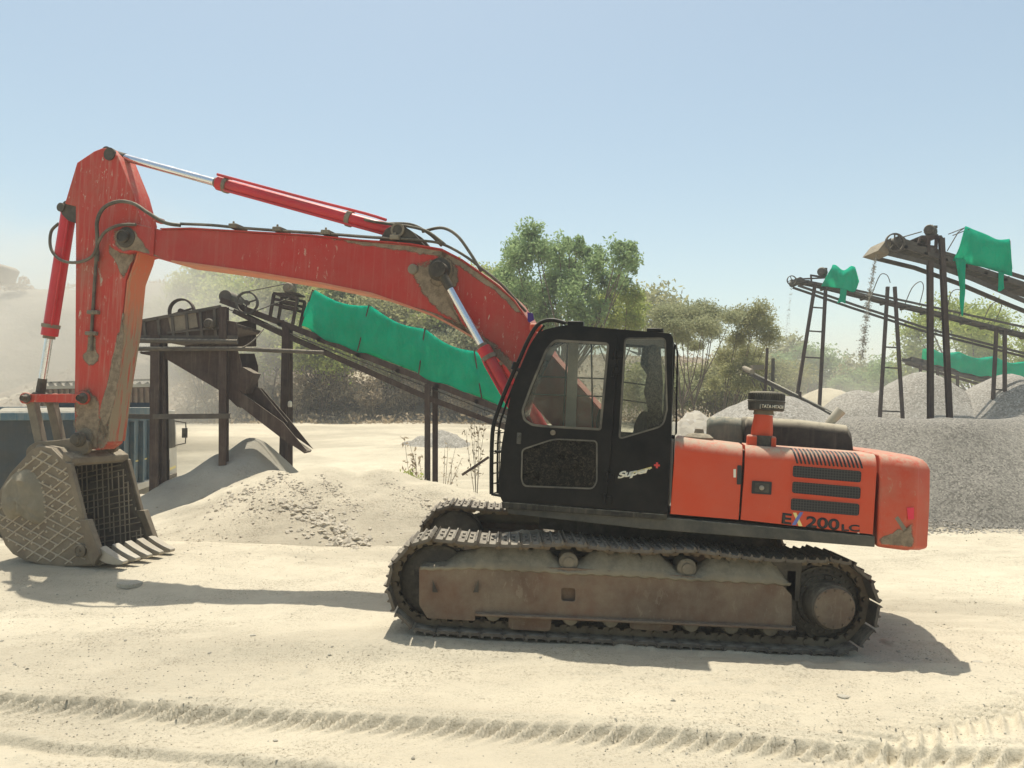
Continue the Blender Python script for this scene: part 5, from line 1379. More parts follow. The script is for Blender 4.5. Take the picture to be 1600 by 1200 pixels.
box_pxz(g, lo_, YT + .05, YT + .08, YT); box_pxz(g, [(371, 600), (396, 606), (441, 658), (478, 704), (440, 678), (371, 626)], YT + .55, YT + .58, YT)
box_pxz(g, [(371, 628), (440, 681), (476, 706), (474, 709), (440, 685), (371, 633)], YT + .08, YT + .55, YT)
box_pxz(g, [(386, 615), (397, 605), (442, 660), (441, 664)], YT + .30, YT + .33, YT); g.done('lower_chute', M['rust'], TW)
g = LM(TW); g.tube([pw(345, 540, YT), pw(372, 545, YT - .1), pw(395, 533, YT), pw(412, 514, YT + .3)], .015, 6, 5); g.done('cable', M['rustgrey'], TW)

# ---- right-hand conveyors
YA = 19.0
CA, A, B, d, n_ = conveyor('tall near conveyor on two dark posts with a torn green net above the gravel', [(1400, 380), (1440, 392), (1480, 405), (1600, 445), (1680, 472)], [(1388, 396), (1450, 411), (1520, 436), (1600, 470), (1680, 502)], YA, .65, (1453, 664), 'rustgrey', .13, .10, 9, drop=.12)
g = LM(CA); g.beam(pw(1412, 376, YA), pw(1600, 434, YA), .05, .09, section='C'); g.beam(pw(1600, 434, YA), pw(1680, 458, YA), .05, .09, section='C'); g.done('upper_rail', M['rustgrey'], CA)
spoked(CA, CA, pw(1398, 379, YA - .1), .235, .035, spokes=5)
g = LM(CA); g.lathe(pw(1394, 384, YA + .4), (0, 1, 0), [(0, -.4), (.17, -.4), (.17, .4), (0, .4)], 24); g.done('head_pulley', M['rustgrey'], CA)
g = LM(CA); box_pxz(g, [(1371, 392), (1384, 376), (1392, 372), (1391, 398)], YA - .02, YA + .82, YA); g.done('discharge_lip', M['dirtysteel'], CA)
g = LM(CA); g.tube([pw(1412, 370, YA - .1), pw(1440, 362, YA - .1)], .014, 6); g.done('drive_belt', M['rubber'], CA)
g = LM(CA)
for Yk in (0, .55):
    o_ = Vector((0, Yk, 0))
    g.beam(pw(1438, 371, YA) + o_, pw(1472, 372, YA) + o_, .06, .07); g.beam(pw(1450, 370, YA) + o_, pw(1450, 394, YA) + o_, .08, .08); g.beam(pw(1463, 372, YA) + o_, pw(1462, 396, YA) + o_, .06, .06); g.beam(pw(1438, 371, YA) + o_, pw(1434, 384, YA) + o_, .05, .05); g.beam(pw(1436, 383, YA) + o_, pw(1464, 386, YA) + o_, .05, .05)
g.box(pw(1455, 369, YA) + Vector((0, .27, 0)), (.5, .6, .03)); g.done('motor_stand', M['rust'], CA)
motor(CA, CA, pw(1454, 361, YA + .2), .13, .5, 'rustgrey', (.6, .8, 0))
gpost(CA, (1453, 408), 1453, 700, YA, .12); gpost(CA, (1471, 372), 1488, 700, YA - .05, .115)
g = LM(CA)
for (a, b, c_) in (((1480, 392), (1497, 363), (1507, 356)), ((1500, 392), (1513, 360), (1514, 358))):
    g.tube([pw(*a, YA), pw(*b, YA), pw(*c_, YA), pw(*c_, YA) + Vector((0, .7, 0))], .012, 6)
g.tube([pw(1578, 376, YA), pw(1581, 430, YA)], .012, 6); g.tube([pw(1578, 376, YA + .75), pw(1581, 430, YA + .75)], .012, 6)
g.done('cover_hoops', M['rust'], CA)
def cloth(name, label, rows, group=None, sub=2, wr=.05, seed=0, parent=None):
    m = MB(); R_ = [[pw(*p) for p in r] for r in rows]; o0 = R_[0][0].copy(); nc = len(R_[0])
    fine = []
    Rf = [catmull(r, 6) for r in R_]
    colsn = len(Rf[0]); allc = [catmull([Rf[i][j] for i in range(len(Rf))], 6) for j in range(colsn)]
    nr = len(allc[0]); vs = []
    for j in range(colsn):
        for i in range(nr):
            p = allc[j][i] - o0; h = float(fbm(np.array([j * .35]), np.array([i * .22]), 4, seed)[0]) * wr * 2
            vs.append(p + Vector((h * .4, h, h * .3)))
    m.add(vs, [(j * nr + i, (j + 1) * nr + i, (j + 1) * nr + i + 1, j * nr + i + 1) for j in range(colsn - 1) for i in range(nr - 1)])
    if parent is not None:
        base = parent.location; m.v = [tuple(Vector(v) + o0 - base) for v in m.v]
    o = m.build(name, M['net'], parent, None, [('SOLIDIFY', dict(thickness=.006, offset=0))], ang=80)
    if parent is None: o.location = o0; tag(o, label, 'cover', group)
    return o
NA = cloth('torn_net', 'torn green net hanging over the tall near conveyor, with strips dangling from it', [
    [(1487, 410, 18.98), (1508, 412, 18.95), (1545, 420, 18.95), (1565, 427, 18.95), (1582, 432, 18.95)],
    [(1498, 388, 18.9), (1511, 394, 18.9), (1545, 390, 18.86), (1565, 384, 18.88), (1580, 395, 18.95)],
    [(1507, 357, 19.0), (1514, 359, 19.0), (1540, 367, 19.0), (1560, 375, 19.0), (1578, 376, 19.0)],
    [(1507, 356, 19.4), (1514, 358, 19.4), (1540, 369, 19.4), (1560, 377, 19.4), (1578, 376, 19.4)],
    [(1508, 357, 19.8), (1514, 359, 19.8), (1540, 371, 19.8), (1560, 377, 19.8), (1578, 377, 19.8)],
    [(1500, 398, 19.85), (1511, 402, 19.85), (1545, 405, 19.85), (1565, 414, 19.85), (1582, 420, 19.85)]], wr=.05, seed=4)
cloth('hanging_strip', None, [[(1492, 402, 18.92), (1500, 404, 18.90), (1509, 406, 18.92)], [(1497, 430, 18.93), (1502, 432, 18.88), (1508, 433, 18.93)], [(1500, 455, 18.93), (1504, 455, 18.9), (1508, 455, 18.93)], [(1499, 468, 18.93), (1503, 470, 18.9), (1507, 468, 18.93)], [(1502, 492, 18.93), (1504, 494, 18.9), (1505, 490, 18.93)]], wr=.02, seed=8, parent=NA)
cloth('hanging_strip', None, [[(1560, 424, 18.92), (1564, 425, 18.90), (1569, 427, 18.92)], [(1560, 440, 18.92), (1565, 440, 18.9), (1568, 438, 18.92)], [(1559, 455, 18.92), (1563, 455, 18.9), (1569, 451, 18.92)]], wr=.02, seed=18, parent=NA)

YB = 27.0
CB, A, B, d, n_ = conveyor('long pale far conveyor carried on ladder trestles, crossing behind the tall post', [(1245, 437), (1282, 444), (1387, 470), (1480, 492), (1600, 522), (1690, 545)], [(1247, 446), (1340, 478), (1451, 514), (1600, 552), (1690, 575)], YB, .5, (1371, 663), 'rustgrey', .085, .075, 14, drop=.03)
g = LM(CB); g.beam(pw(1335, 453, YB), pw(1600, 511, YB), .05, .07); g.beam(pw(1600, 511, YB), pw(1690, 531, YB), .05, .07); g.done('upper_rail', M['rustgrey'], CB)
spoked(CB, CB, pw(1237, 438, YB - .1), .17, .03, spokes=4)
g = LM(CB); g.lathe(pw(1244, 441, YB + .4), (0, 1, 0), [(0, -.4), (.12, -.4), (.12, .4), (0, .4)], 20); g.done('head_pulley', M['rustgrey'], CB)
g = LM(CB); g.beam(pw(1266, 430, YB), pw(1292, 434, YB), .05, .06); g.beam(pw(1267, 430, YB), pw(1268, 442, YB), .05, .05); g.beam(pw(1250, 436, YB), pw(1292, 434, YB + .4), .05, .05); g.done('motor_stand', M['rust'], CB)
motor(CB, CB, pw(1285, 425, YB + .2), .15, .35, 'rustgrey', (.6, .8, 0))
def trestle(root, a0, a1, b0_, b1_, rungs, Y, w=.10):
    gpost(root, a0, *a1, Y, w, sec='box'); gpost(root, b0_, *b1_, Y + .0, w, sec='box')
    for v in rungs:
        ua = a0[0] + (a1[0] - a0[0]) * (v - a0[1]) / (a1[1] - a0[1]); ub = b0_[0] + (b1_[0] - b0_[0]) * (v - b0_[1]) / (b1_[1] - b0_[1])
        g = LM(root); g.beam(pw(ua, v, Y), pw(ub, v + 1.5, Y), .04, .05); g.done('rung', M['rustgrey'], root)
trestle(CB, (1274, 441), (1242, 640), (1290, 452), (1275, 655), (480, 517, 558), YB)
trestle(CB, (1387, 448), (1370, 680), (1398, 448), (1414, 680), (542, 574, 642), YB)
trestle(CB, (1557, 512), (1546, 685), (1570, 514), (1569, 685), (608, 650), YB)
for pts in ([(1363, 458), (1375, 430), (1386, 430), (1391, 442)], [(1413, 478), (1425, 450), (1438, 440), (1443, 450), (1436, 478)], [(1479, 490), (1486, 458), (1500, 453), (1505, 470), (1498, 495)], [(1537, 500), (1548, 477), (1560, 471), (1565, 478), (1554, 505)]):
    g = LM(CB); g.tube([pw(*p, YB) for p in pts], .016, 6, 4); g.done('hoop', M['rustgrey'], CB)
cloth('torn_net', 'small dark green net slumped over the head of the far ladder-legged conveyor', [
    [(1283, 447, 26.95), (1300, 449, 26.9), (1320, 452, 26.9), (1335, 456, 26.95), (1342, 441, 26.95)],
    [(1292, 430, 26.9), (1304, 433, 26.85), (1318, 438, 26.85), (1332, 434, 26.9), (1342, 438, 26.95)],
    [(1300, 417, 27.0), (1306, 418, 27.0), (1318, 425, 27.0), (1330, 419, 27.0), (1337, 420, 27.0)],
    [(1300, 416, 27.7), (1306, 417, 27.7), (1318, 425, 27.7), (1330, 419, 27.7), (1336, 420, 27.7)],
    [(1290, 446, 27.8), (1300, 448, 27.8), (1318, 452, 27.8), (1333, 455, 27.8), (1340, 445, 27.8)]], wr=.06, seed=14)
cloth('torn_net', 'thin green net rag dangling under the small dark green net', [[(1313, 450, 26.9), (1318, 451, 26.88), (1323, 453, 26.9)], [(1312, 462, 26.9), (1317, 463, 26.88), (1322, 463, 26.9)], [(1308, 474, 26.9), (1315, 472, 26.88), (1321, 475, 26.9)]], wr=.03, seed=15)

YC = 36.0
CC, A, B, d, n_ = conveyor('distant low conveyor under a pale green net near the trees at the right edge', [(1424, 560), (1450, 566), (1550, 590), (1660, 616)], [(1430, 566), (1460, 575), (1550, 600), (1660, 630)], YC, .9, (1438, 639), 'rustgrey', .16, .12, 7)
for u0, v0, v1 in ((1438, 569, 652), (1465, 575, 652), (1496, 582, 652), (1560, 596, 652), (1600, 600, 652)): gpost(CC, (u0, v0), u0, v1, YC, .1, sec='box')
cloth_run('net_cover', 'pale green net cover over the distant low conveyor behind the gravel cones', [((1456, 570), (1457, 543)), ((1500, 580), (1500, 549)), ((1552, 592), (1556, 556)), ((1605, 600), (1605, 564)), ((1660, 616), (1660, 578))], YC, .9, .18, wr=.05, seed=6)
YD = 24.0
DD = root_at('loading_ramp', 'slanting pale belt running down from the trees to the gravel behind the engine hood', 'conveyor', pw(1295, 645, YD))
g = LM(DD)
a, b = pw(1172, 581, YD), pw(1303, 646, YD)
dd_ = (b - a).normalized(); nn_ = Vector((-dd_.z, 0, dd_.x))
g.add([a, b, b + Vector((0, .7, .16)), a + Vector((0, .7, .16))], [(0, 1, 2, 3)]); g.done('belt', M['palebelt'], DD, [('SOLIDIFY', dict(thickness=.03, offset=0))])
g = LM(DD); g.beam(a - nn_ * .08, b - nn_ * .08, .05, .08, section='C'); g.beam(a + Vector((0, .7, .10)), b + Vector((0, .7, .10)), .05, .08, section='C')
for k in range(10):
    p = a.lerp(b, (k + .5) / 10) - nn_ * .18; g.beam(p, p + dd_ * .2 - nn_ * .16, .03, .03)
g.beam(a - nn_ * .36 + dd_ * .6, b - nn_ * .2, .04, .05); g.done('side_rail', M['rustgrey'], DD)
g = LM(DD); g.cyl(a + Vector((.05, -.05, 0)), a + Vector((.05, .75, .15)), .08, n=16); g.box(a + Vector((.35, .4, .16)), (.35, .3, .14)); g.done('head_pulley', M['dirtysteel'], DD)
gpost(DD, (1199, 544), 1188, 650, YD - .05, .07, sec='box'); gpost(DD, (1250, 612), 1249, 660, YD - .05, .07, sec='box')
tag(LM(DD).cyl(pw(1208, 560, 30), pw(1207, 640, 30), .07, n=8).done('post', M['rustgrey'], DD), None, None)

# falling gravel
def stream(name, label, pa, pb, Y, n, w0, w1, s):
    g = MB(); o0 = pw(*pa, Y); rr = random.Random(5)
    for i in range(n):
        f = rr.random() ** .8; u = pa[0] + (pb[0] - pa[0]) * (f ** .75); v = pa[1] + (pb[1] - pa[1]) * f
        p = pw(u, v, Y + rr.gauss(0, .12)) - o0; p.x += rr.gauss(0, w0 + (w1 - w0) * f) * (1 if sin(f * 40 + i) > -.6 else .4)
        if rr.random() > .55 + .45 * sin(f * 55) + .25: continue
        q = s * rr.uniform(.5, 1.5)
        vs = [p + Vector((rr.uniform(-1, 1), rr.uniform(-1, 1), rr.uniform(-1, 1))).normalized() * q for _ in range(4)]
        g.add(vs, [(0, 1, 2), (0, 2, 3), (0, 3, 1), (1, 3, 2)])
    o = g.build(name, M['gravelfine']); o.location = o0; tag(o, label, 'falling gravel', None, 'stuff'); return o
stream('gravel_stream', 'dark stream of gravel falling from the head of the tall near conveyor', (1371, 396), (1346, 562), 19.3, 2600, .022, .07, .017)
stream('gravel_stream', 'thin faint stream of dust and gravel falling from the far conveyor head', (1238, 446), (1227, 545), 27.3, 420, .02, .07, .014)

# ================================================================== DUMP TRUCK
M['blue'] = worn('dusty_blue_paint', (0.045, 0.11, 0.16), (.06, .13, .17), .55, dust=.9, grime=.35, gcol=(.20, .17, .12), gs=2, film=.30, streak=.35, bump=.1)
M['blueshade'] = worn('shaded_grimy_blue_paint', (0.025, 0.05, 0.07), (.04, .045, .045), .6, dust=.9, grime=.5, gcol=(.14, .12, .09), gs=2, film=.06, streak=.03, bump=.15)  # grimy truck blue, darkened in its base colour for the shaded tailgate side
M['white'] = worn('dusty_white_paint', (0.62, 0.60, 0.54), (.55, .52, .45), .5, dust=.5, grime=.3, gcol=(.3, .25, .18), gs=3, film=.3, bump=.05)
tz = -.72
Wp = Vector((-8.45, 15.6, tz)); hd = Vector((-.80, 4.4, 0)).normalized()
TR = empty('dump_truck', 'blue tipper truck with a white cab, partly hidden behind the excavator bucket and brown posts', 'truck', Wp, 0)
fwd = hd; lft = Vector((-hd.y, hd.x, 0)) ; lft = lft if lft.x < 0 else -lft
def T(x, y, z): return fwd * x + lft * y + Vector((0, 0, z))
TM = Matrix((( fwd.x, lft.x, 0, 0), (fwd.y, lft.y, 0, 0), (0, 0, 1, 0), (0, 0, 0, 1)))
def tb(g, c, dims): return g.box(T(*c), dims, TM.to_3x3())
BL, BWd, ZB, ZT = 4.6, 2.5, 1.0, 2.82
g = MB(); tb(g, (BL / 2, .03, (ZB + ZT) / 2 - .02), (BL, .05, ZT - ZB)); BD = g.build('dump_body', M['blue'], TR)
g = MB(); tb(g, (BL / 2, BWd - .03, (ZB + ZT) / 2), (BL, .05, ZT - ZB)); g.build('side_wall', M['blueshade'], BD)
g = MB(); tb(g, (.02, BWd / 2, (ZB + ZT) / 2 - .06), (.05, BWd - .1, ZT - ZB - .02)); g.build('tailgate', M['blueshade'], BD)
g = MB(); tb(g, (BL, BWd / 2, (ZB + ZT) / 2 + .1), (.05, BWd - .1, ZT - ZB + .2)); tb(g, (BL / 2, BWd / 2, ZB + .05), (BL, BWd - .1, .08)); g.build('body_floor', M['blueshade'], BD)
for k in range(7):
    g = MB(); tb(g, (.12 + k * (BL - .24) / 6, -.05, (ZB + ZT) / 2 - .12), (.14, .11, ZT - ZB - .26)); g.build('rib', M['blue'], BD, None, [BEV(.01, 1)])
g = MB(); tb(g, (BL / 2, -.04, ZT - .02), (BL + .04, .14, .20)); tb(g, (BL / 2, BWd, ZT), (BL + .04, .1, .2)); tb(g, (0, BWd / 2, ZT - .1), (.12, BWd, .16)); g.build('top_rail', M['blue'], BD, None, [BEV(.015, 1)])
g = MB(); tb(g, (BL / 2, -.045, ZB + .02), (BL, .13, .16)); tb(g, (-.02, BWd / 2, ZB + .02), (.1, BWd, .16)); g.build('bottom_rail', M['white'], BD, None, [BEV(.01, 1)])
for k in range(6):
    g = MB(); tb(g, (.5 + k * (BL - .24) / 6, -.001, ZB + .62), (.5, .006, .035)); g.build('reflective_strip', M['lyellow'], BD)
g = MB(); tb(g, (.8, BWd / 2, ZT - .12), (1.5, BWd - .2, .3)); tb(g, (2.6, BWd / 2, ZT - .12), (2.6, BWd - .2, .38)); 
g.build('chassis_load', M['heap'], BD, None, [BEV(.12, 3)])
g = MB(); tb(g, (2.8, BWd / 2 - .45, .80), (7.2, .12, .24)); tb(g, (2.8, BWd / 2 + .45, .80), (7.2, .12, .24)); tb(g, (-.3, BWd / 2, .65), (.12, 2.2, .14)); g.build('chassis', M['grease'], TR)
def wheel(x, y, dual=False):
    g = MB(); c = T(x, y, .5); a = lft
    g.lathe(c, a, [(.28, -.14), (.40, -.15), (.48, -.13), (.50, -.08), (.505, 0), (.50, .08), (.48, .13), (.40, .15), (.28, .14)], 36)
    for k in range(30):
        an = 2 * pi * k / 30; p = c + fwd * cos(an) * .5 + Vector((0, 0, sin(an) * .5)); g.box(p, (.05, .24, .03), (TM.to_3x3() @ Matrix.Rotation(-an + pi / 2, 3, 'Y')))
    w_ = g.build('wheel', M['rubber'], TR)
    g = MB(); g.lathe(c, -a, [(0, .02), (.10, .03), (.12, .10), (.14, .03), (.22, .0), (.27, .10), (.29, .13), (.29, -.1)], 28); g.build('rim', M['grease'], w_)
for x in (.75, 2.05):
    wheel(x, .12); wheel(x, .46); wheel(x, BWd - .12)
wheel(6.0, .18); wheel(6.0, BWd - .18)
g = MB()
for x in (.75, 2.05): g.lathe(T(x, .22, .5), lft, [(.60, -.2), (.60, .2)], 24)
cabp = [(4.95, .55), (4.95, 2.75), (5.25, 2.85), (6.6, 2.80), (6.85, 1.75), (6.95, .6), (6.45, .6), (6.35, 1.0), (5.65, 1.0), (5.5, .6)]
g = MB(); g.prism(cabp, .05, .10, lambda x, y, z: tuple(T(x, y, z))); 
g.prism(cabp, BWd - .1, BWd - .05, lambda x, y, z: tuple(T(x, y, z)))
g.prism([(4.95, .6), (5.02, .6), (5.02, 2.75), (4.95, 2.75)], .1, BWd - .1, lambda x, y, z: tuple(T(x, y, z)))
g.prism([(4.95, 2.7), (5.25, 2.80), (6.6, 2.75), (6.6, 2.80), (5.25, 2.85), (4.95, 2.75)], .1, BWd - .1, lambda x, y, z: tuple(T(x, y, z)))
g.prism([(6.6, 2.75), (6.85, 1.7), (6.9, 1.72), (6.65, 2.78)], .1, .22, lambda x, y, z: tuple(T(x, y, z)))
g.prism([(6.80, 1.75), (6.9, .6), (6.95, .6), (6.87, 1.77)], .1, BWd - .1, lambda x, y, z: tuple(T(x, y, z)))
TC = g.build('truck_cab', M['white'], TR, None, [BEV(.02)])
g = MB(); g.prism([(5.6, 1.75), (6.62, 1.75), (6.5, 2.55), (5.6, 2.60)], .035, .046, lambda x, y, z: tuple(T(x, y, z))); g.build('window', M['rubber'], TC)
g = MB(); g.prism([(5.1, 1.1), (6.7, 1.15), (6.7, 1.22), (5.1, 1.17)], .04, .048, lambda x, y, z: tuple(T(x, y, z))); g.build('stripe', M['lyellow'], TC)
g = MB(); tb(g, (6.85, -.16, 2.15), (.08, .14, .28)); g.tube([T(6.6, .05, 2.5), T(6.85, -.18, 2.45), T(6.85, -.2, 2.2), T(6.85, -.18, 1.85), T(6.6, .05, 1.8)], .02, 6); g.build('wing_mirror', M['grease'], TC)
g = MB(); tb(g, (5.0, -.06, 1.2), (.3, .24, .6)); tb(g, (5.9, -.02, .98), (1.0, .1, .12)); tb(g, (6.6, -.06, .75), (.35, .2, .3)); g.build('step', M['grease'], TC, None, [BEV(.02)])

# rusty ribbed bin behind the truck
YS = 26.0
SB = root_at('steel_bin', 'long brown ribbed steel bin with a slatted rail along its top, behind the blue truck', 'bin', pw(160, 660, YS))
g = LM(SB); box_pxz(g, [(60, 607), (246, 603), (248, 655), (66, 655)], YS, YS + .6); g.done('bin_body', M['trackframe'], SB)
for k in range(21):
    u = 62 + k * 8.9; g = LM(SB); g.beam(pw(u, 609 - k * .15, YS - .04), pw(u + 1, 652, YS - .04), .08, .09); g.done('rib', M['trackframe'], SB)
g = LM(SB); g.beam(pw(58, 606, YS - .05), pw(248, 602, YS - .05), .14, .10); g.beam(pw(62, 652, YS - .06), pw(248, 650, YS - .06), .14, .12); g.done('edge_rail', M['palebelt'], SB)
g = LM(SB); g.beam(pw(62, 598, YS + .3), pw(248, 593, YS + .3), .05, .06); g.done('slatted_rail', M['palebelt'], SB)
for k in range(15):
    u = 66 + k * 12.5; g = LM(SB); g.beam(pw(u, 598, YS + .3), pw(u + 5, 606, YS + .3), .05, .14); g.done('slat', M['palebelt'], SB)
# ================================================================== VEGETATION
def leafmat(name, c1, c2, c3=None, tr=.35):
    t = NT(name); c3 = c3 or c1
    g = t.n('ShaderNodeNewGeometry')
    base = t.mix(t.ramp(t.noise(.9, 3), .35, .65), (*c1, 1), (*c2, 1))
    base = t.mix(t.math('MULTIPLY', g.outputs['Random Per Island'], .7), base, (*c3, 1))
    d = t.n('ShaderNodeBsdfDiffuse'); tl = t.n('ShaderNodeBsdfTranslucent'); t.l(base, d.inputs[0]); t.l(base, tl.inputs[0])
    ms = t.n('ShaderNodeMixShader'); ms.inputs[0].default_value = tr; t.l(d.outputs[0], ms.inputs[1]); t.l(tl.outputs[0], ms.inputs[2])
    t.l(ms.outputs[0], t.t.nodes['Material Output'].inputs[0]); return t.m
M['bark'] = worn('grey_brown_bark', (.17, .13, .095), (.11, .085, .06), .95, dust=.2, grime=.3, film=.2, bump=.8, bscale=30)
M['lf_green'] = leafmat('mid_green_leaves', (.23, .34, .14), (.30, .40, .17), (.38, .46, .23), .5)
M['lf_olive'] = leafmat('olive_leaves', (.30, .31, .13), (.36, .35, .165), (.42, .40, .22), .5)
M['lf_grey'] = leafmat('grey_green_leaves', (.30, .32, .16), (.36, .37, .20), (.43, .42, .26), .45)
M['lf_yellow'] = leafmat('yellow_green_leaves', (.36, .42, .11), (.30, .38, .10), (.50, .50, .18), .5)
M['lf_dry'] = leafmat('dry_brown_leaves', (.40, .32, .21), (.30, .245, .165), (.55, .45, .32), .35)
def leafmesh(name, cl, n_tot, s, seed, flat_=.5, sub=.35, asp=.5):
    """cl: (x,y,z,rx,ry,rz) ellipsoid clumps; every leaf is a small bent quad"""
    rg = np.random.default_rng(seed); cl = np.array(cl, float)
    vol = (cl[:, 3] * cl[:, 4] * cl[:, 5]) ** .75; pr = vol / vol.sum()
    nsub = max(8, int(n_tot / 45)); k = rg.choice(len(cl), nsub, p=pr)
    d = rg.normal(size=(nsub, 3)); d /= np.linalg.norm(d, axis=1)[:, None]; rr = rg.random(nsub) ** .45
    sc_ = cl[k, :3] + d * rr[:, None] * cl[k, 3:]
    sr = cl[k, 3:] * sub * rg.uniform(.5, 1.2, nsub)[:, None]
    j = rg.integers(0, nsub, n_tot)
    p = sc_[j] + np.clip(rg.normal(size=(n_tot, 3)), -1.5, 1.5) * sr[j] * .55
    a = rg.normal(size=(n_tot, 3)); a /= np.linalg.norm(a, axis=1)[:, None]
    b = rg.normal(size=(n_tot, 3)); b[:, 2] *= flat_; b -= a * (a * b).sum(1)[:, None]; b /= np.linalg.norm(b, axis=1)[:, None]
    L = s * rg.uniform(.6, 1.4, n_tot)[:, None]
    v = np.stack([p - a * L, p - b * L * asp, p + a * L, p + b * L * asp], 1).reshape(-1, 3).astype(np.float32)
    me = bpy.data.meshes.new(name); n = n_tot
    me.vertices.add(n * 4); me.vertices.foreach_set('co', v.ravel()); me.loops.add(n * 4); me.loops.foreach_set('vertex_index', np.arange(n * 4, dtype=np.int32))
    me.polygons.add(n); me.polygons.foreach_set('loop_start', np.arange(0, n * 4, 4, dtype=np.int32)); me.update(calc_edges=True)
    return me, sc_
def tree(name, label, base, cl, n, s, mat, seed=0, group=None, tr=.12, twigs=30, cat='tree', fork=.3, lean=0, sub=.35, stems=1):
    """base: world point; cl in world coords"""
    rr = random.Random(seed); b = Vector(base)
    o = empty(name, label, cat, b, 0, group)
    rel = [(c[0] - b.x, c[1] - b.y, c[2] - b.z, *c[3:]) for c in cl]
    me, sc_ = leafmesh('crown', rel, n, s, seed, sub=sub)
    zmin = min(c[2] - c[5] for c in rel); cxm = sum(c[0] for c in rel) / len(rel); cym = sum(c[1] for c in rel) / len(rel)
    g = MB()
    forks = []
    for k in range(stems):
        off = Vector((rr.uniform(-.2, .2) * (stems > 1), rr.uniform(-.2, .2) * (stems > 1), 0))
        fz = max(.3, zmin * fork * 2 if zmin > .4 else .35)
        fk = Vector((cxm * .25 + off.x * 3, cym * .25 + off.y * 3, fz)); forks.append(fk)
        g.tube([Vector((0, 0, -.2)) + off, Vector((off.x + fk.x * .3, off.y, fz * .5)), fk], [tr * 1.25 / stems ** .4, tr / stems ** .4, tr * .8 / stems ** .4], 9, 3)
    for c in rel:
        fk = rr.choice(forks)
        q = Vector(c[:3]); m_ = fk.lerp(q, .5) + Vector((rr.uniform(-.2, .2), rr.uniform(-.2, .2), -(q - fk).length * .08 + rr.uniform(-.1, .1)))
        g.tube([fk, m_, q], [tr * .6, tr * .18], 6, 4)
    ids = list(range(len(sc_))); rr.shuffle(ids)
    rc = np.array(rel)[:, :3]
    for i in ids[:twigs]:
        p = sc_[i]; k = int(np.argmin(((rc - p) ** 2).sum(1))); q = Vector(rel[k][:3]); p = Vector(p)
        g.tube([q, q.lerp(p, .5) + Vector((rr.uniform(-.08, .08), 0, -.05)), p], [tr * .2, tr * .08], 5)
    g.build('trunk', M['bark'], o)
    link('crown', me, M[mat], o)
    return o
def pxcl(lst, Y, dy=.8, fz=1.0, seed=0, gr=1.22):
    rr = random.Random(seed); out = []
    for u, v, r in lst:
        p = pw(u, v, Y); R_ = r * Y / F * gr; q = rr.uniform(-dy, dy)
        out.append((p.x, Y + q, p.z, R_, R_ * 1.1, R_ * fz))
    return out
def gbase(u, Y): x = (u - CX) / F * Y; return Vector((x, Y, gz(x, Y) - .05))
YT1 = 32.0
tree('broadleaf_tree', 'tallest bright green leafy tree rising just behind the black cab', gbase(866, YT1), pxcl([(831, 376, 15), (812, 386, 18), (849, 385, 14), (871, 392, 13), (890, 384, 10), (902, 384, 9), (914, 391, 11), (940, 395, 13), (959, 397, 13), (978, 402, 10), (990, 401, 10), (986, 416, 11), (980, 432, 11), (966, 418, 14), (962, 436, 13), (945, 432, 13), (927, 418, 13), (900, 410, 17), (871, 404, 14), (840, 406, 18), (808, 418, 18), (791, 430, 13), (820, 443, 20), (862, 440, 18), (900, 445, 17), (842, 471, 20), (884, 474, 18), (810, 467, 18), (920, 462, 14), (790, 455, 14), (775, 440, 10), (900, 495, 18), (935, 490, 12), (850, 500, 18)], YT1, 1.6, 1.0, 1), 30000, .075, 'lf_green', 11, tr=.085, twigs=160, stems=3, sub=.75)
tree('broadleaf_tree', 'smaller olive tree directly right of the tall green tree, above the cab roof', gbase(955, 34), pxcl([(940, 470, 14), (960, 458, 13), (975, 470, 15), (992, 462, 8), (1000, 480, 12), (965, 490, 16), (945, 500, 14), (985, 500, 14), (925, 500, 12)], 34, 1, 1, 2), 12000, .065, 'lf_yellow', 12, tr=.07, twigs=60, stems=2, sub=.8)
tree('thorn_tree', 'feathery grey green thorn tree with a forked trunk just right of the cab', gbase(1078, 29), pxcl([(1030, 495, 15), (1052, 485, 14), (1075, 492, 16), (1100, 482, 15), (1120, 490, 14), (1040, 512, 14), (1085, 515, 16), (1120, 515, 15), (1060, 530, 12), (1135, 500, 12), (1100, 535, 12), (1022, 520, 10)], 29, 1.4, .55, 3), 26000, .04, 'lf_grey', 13, tr=.05, twigs=200, stems=3, sub=1.0, fork=.22)
tree('thorn_tree', 'yellow green thorn tree behind the air cleaner, right of the feathery one', gbase(1128, 31), pxcl([(1150, 495, 14), (1172, 492, 14), (1190, 505, 12), (1165, 515, 15), (1188, 530, 13), (1150, 530, 14), (1175, 550, 14), (1195, 550, 8), (1140, 555, 14), (1160, 575, 13), (1185, 572, 10), (1130, 580, 11), (1150, 600, 12), (1175, 600, 12), (1110, 600, 9)], 31, 1.2, .8, 4), 22000, .045, 'lf_olive', 14, tr=.045, twigs=120, stems=3, sub=.9, fork=.15)
def rbush(seed, w, h, z0=.2, k=9):
    rr = random.Random(seed); out = []
    for i in range(k):
        a = rr.uniform(0, 2 * pi); q = rr.random() ** .6 * w * .7; zz = z0 + (h - z0) * rr.uniform(.35, .95) * (1 - .3 * q / w)
        r_ = w * rr.uniform(.25, .42); out.append((q * cos(a), q * sin(a), zz, r_, r_, r_ * .75))
    return out
def put_tree(proto, u, Y, label, s=1.0, rz=0.0, dz=0.0):
    b = gbase(u, Y); c = proto.copy(); COL.objects.link(c); c.location = b + Vector((0, 0, dz)); c.rotation_euler = (0, 0, rz); c.scale = (s, s, s); c['label'] = label
    for ch in proto.children:
        d_ = ch.copy(); COL.objects.link(d_); d_.parent = c
    return c
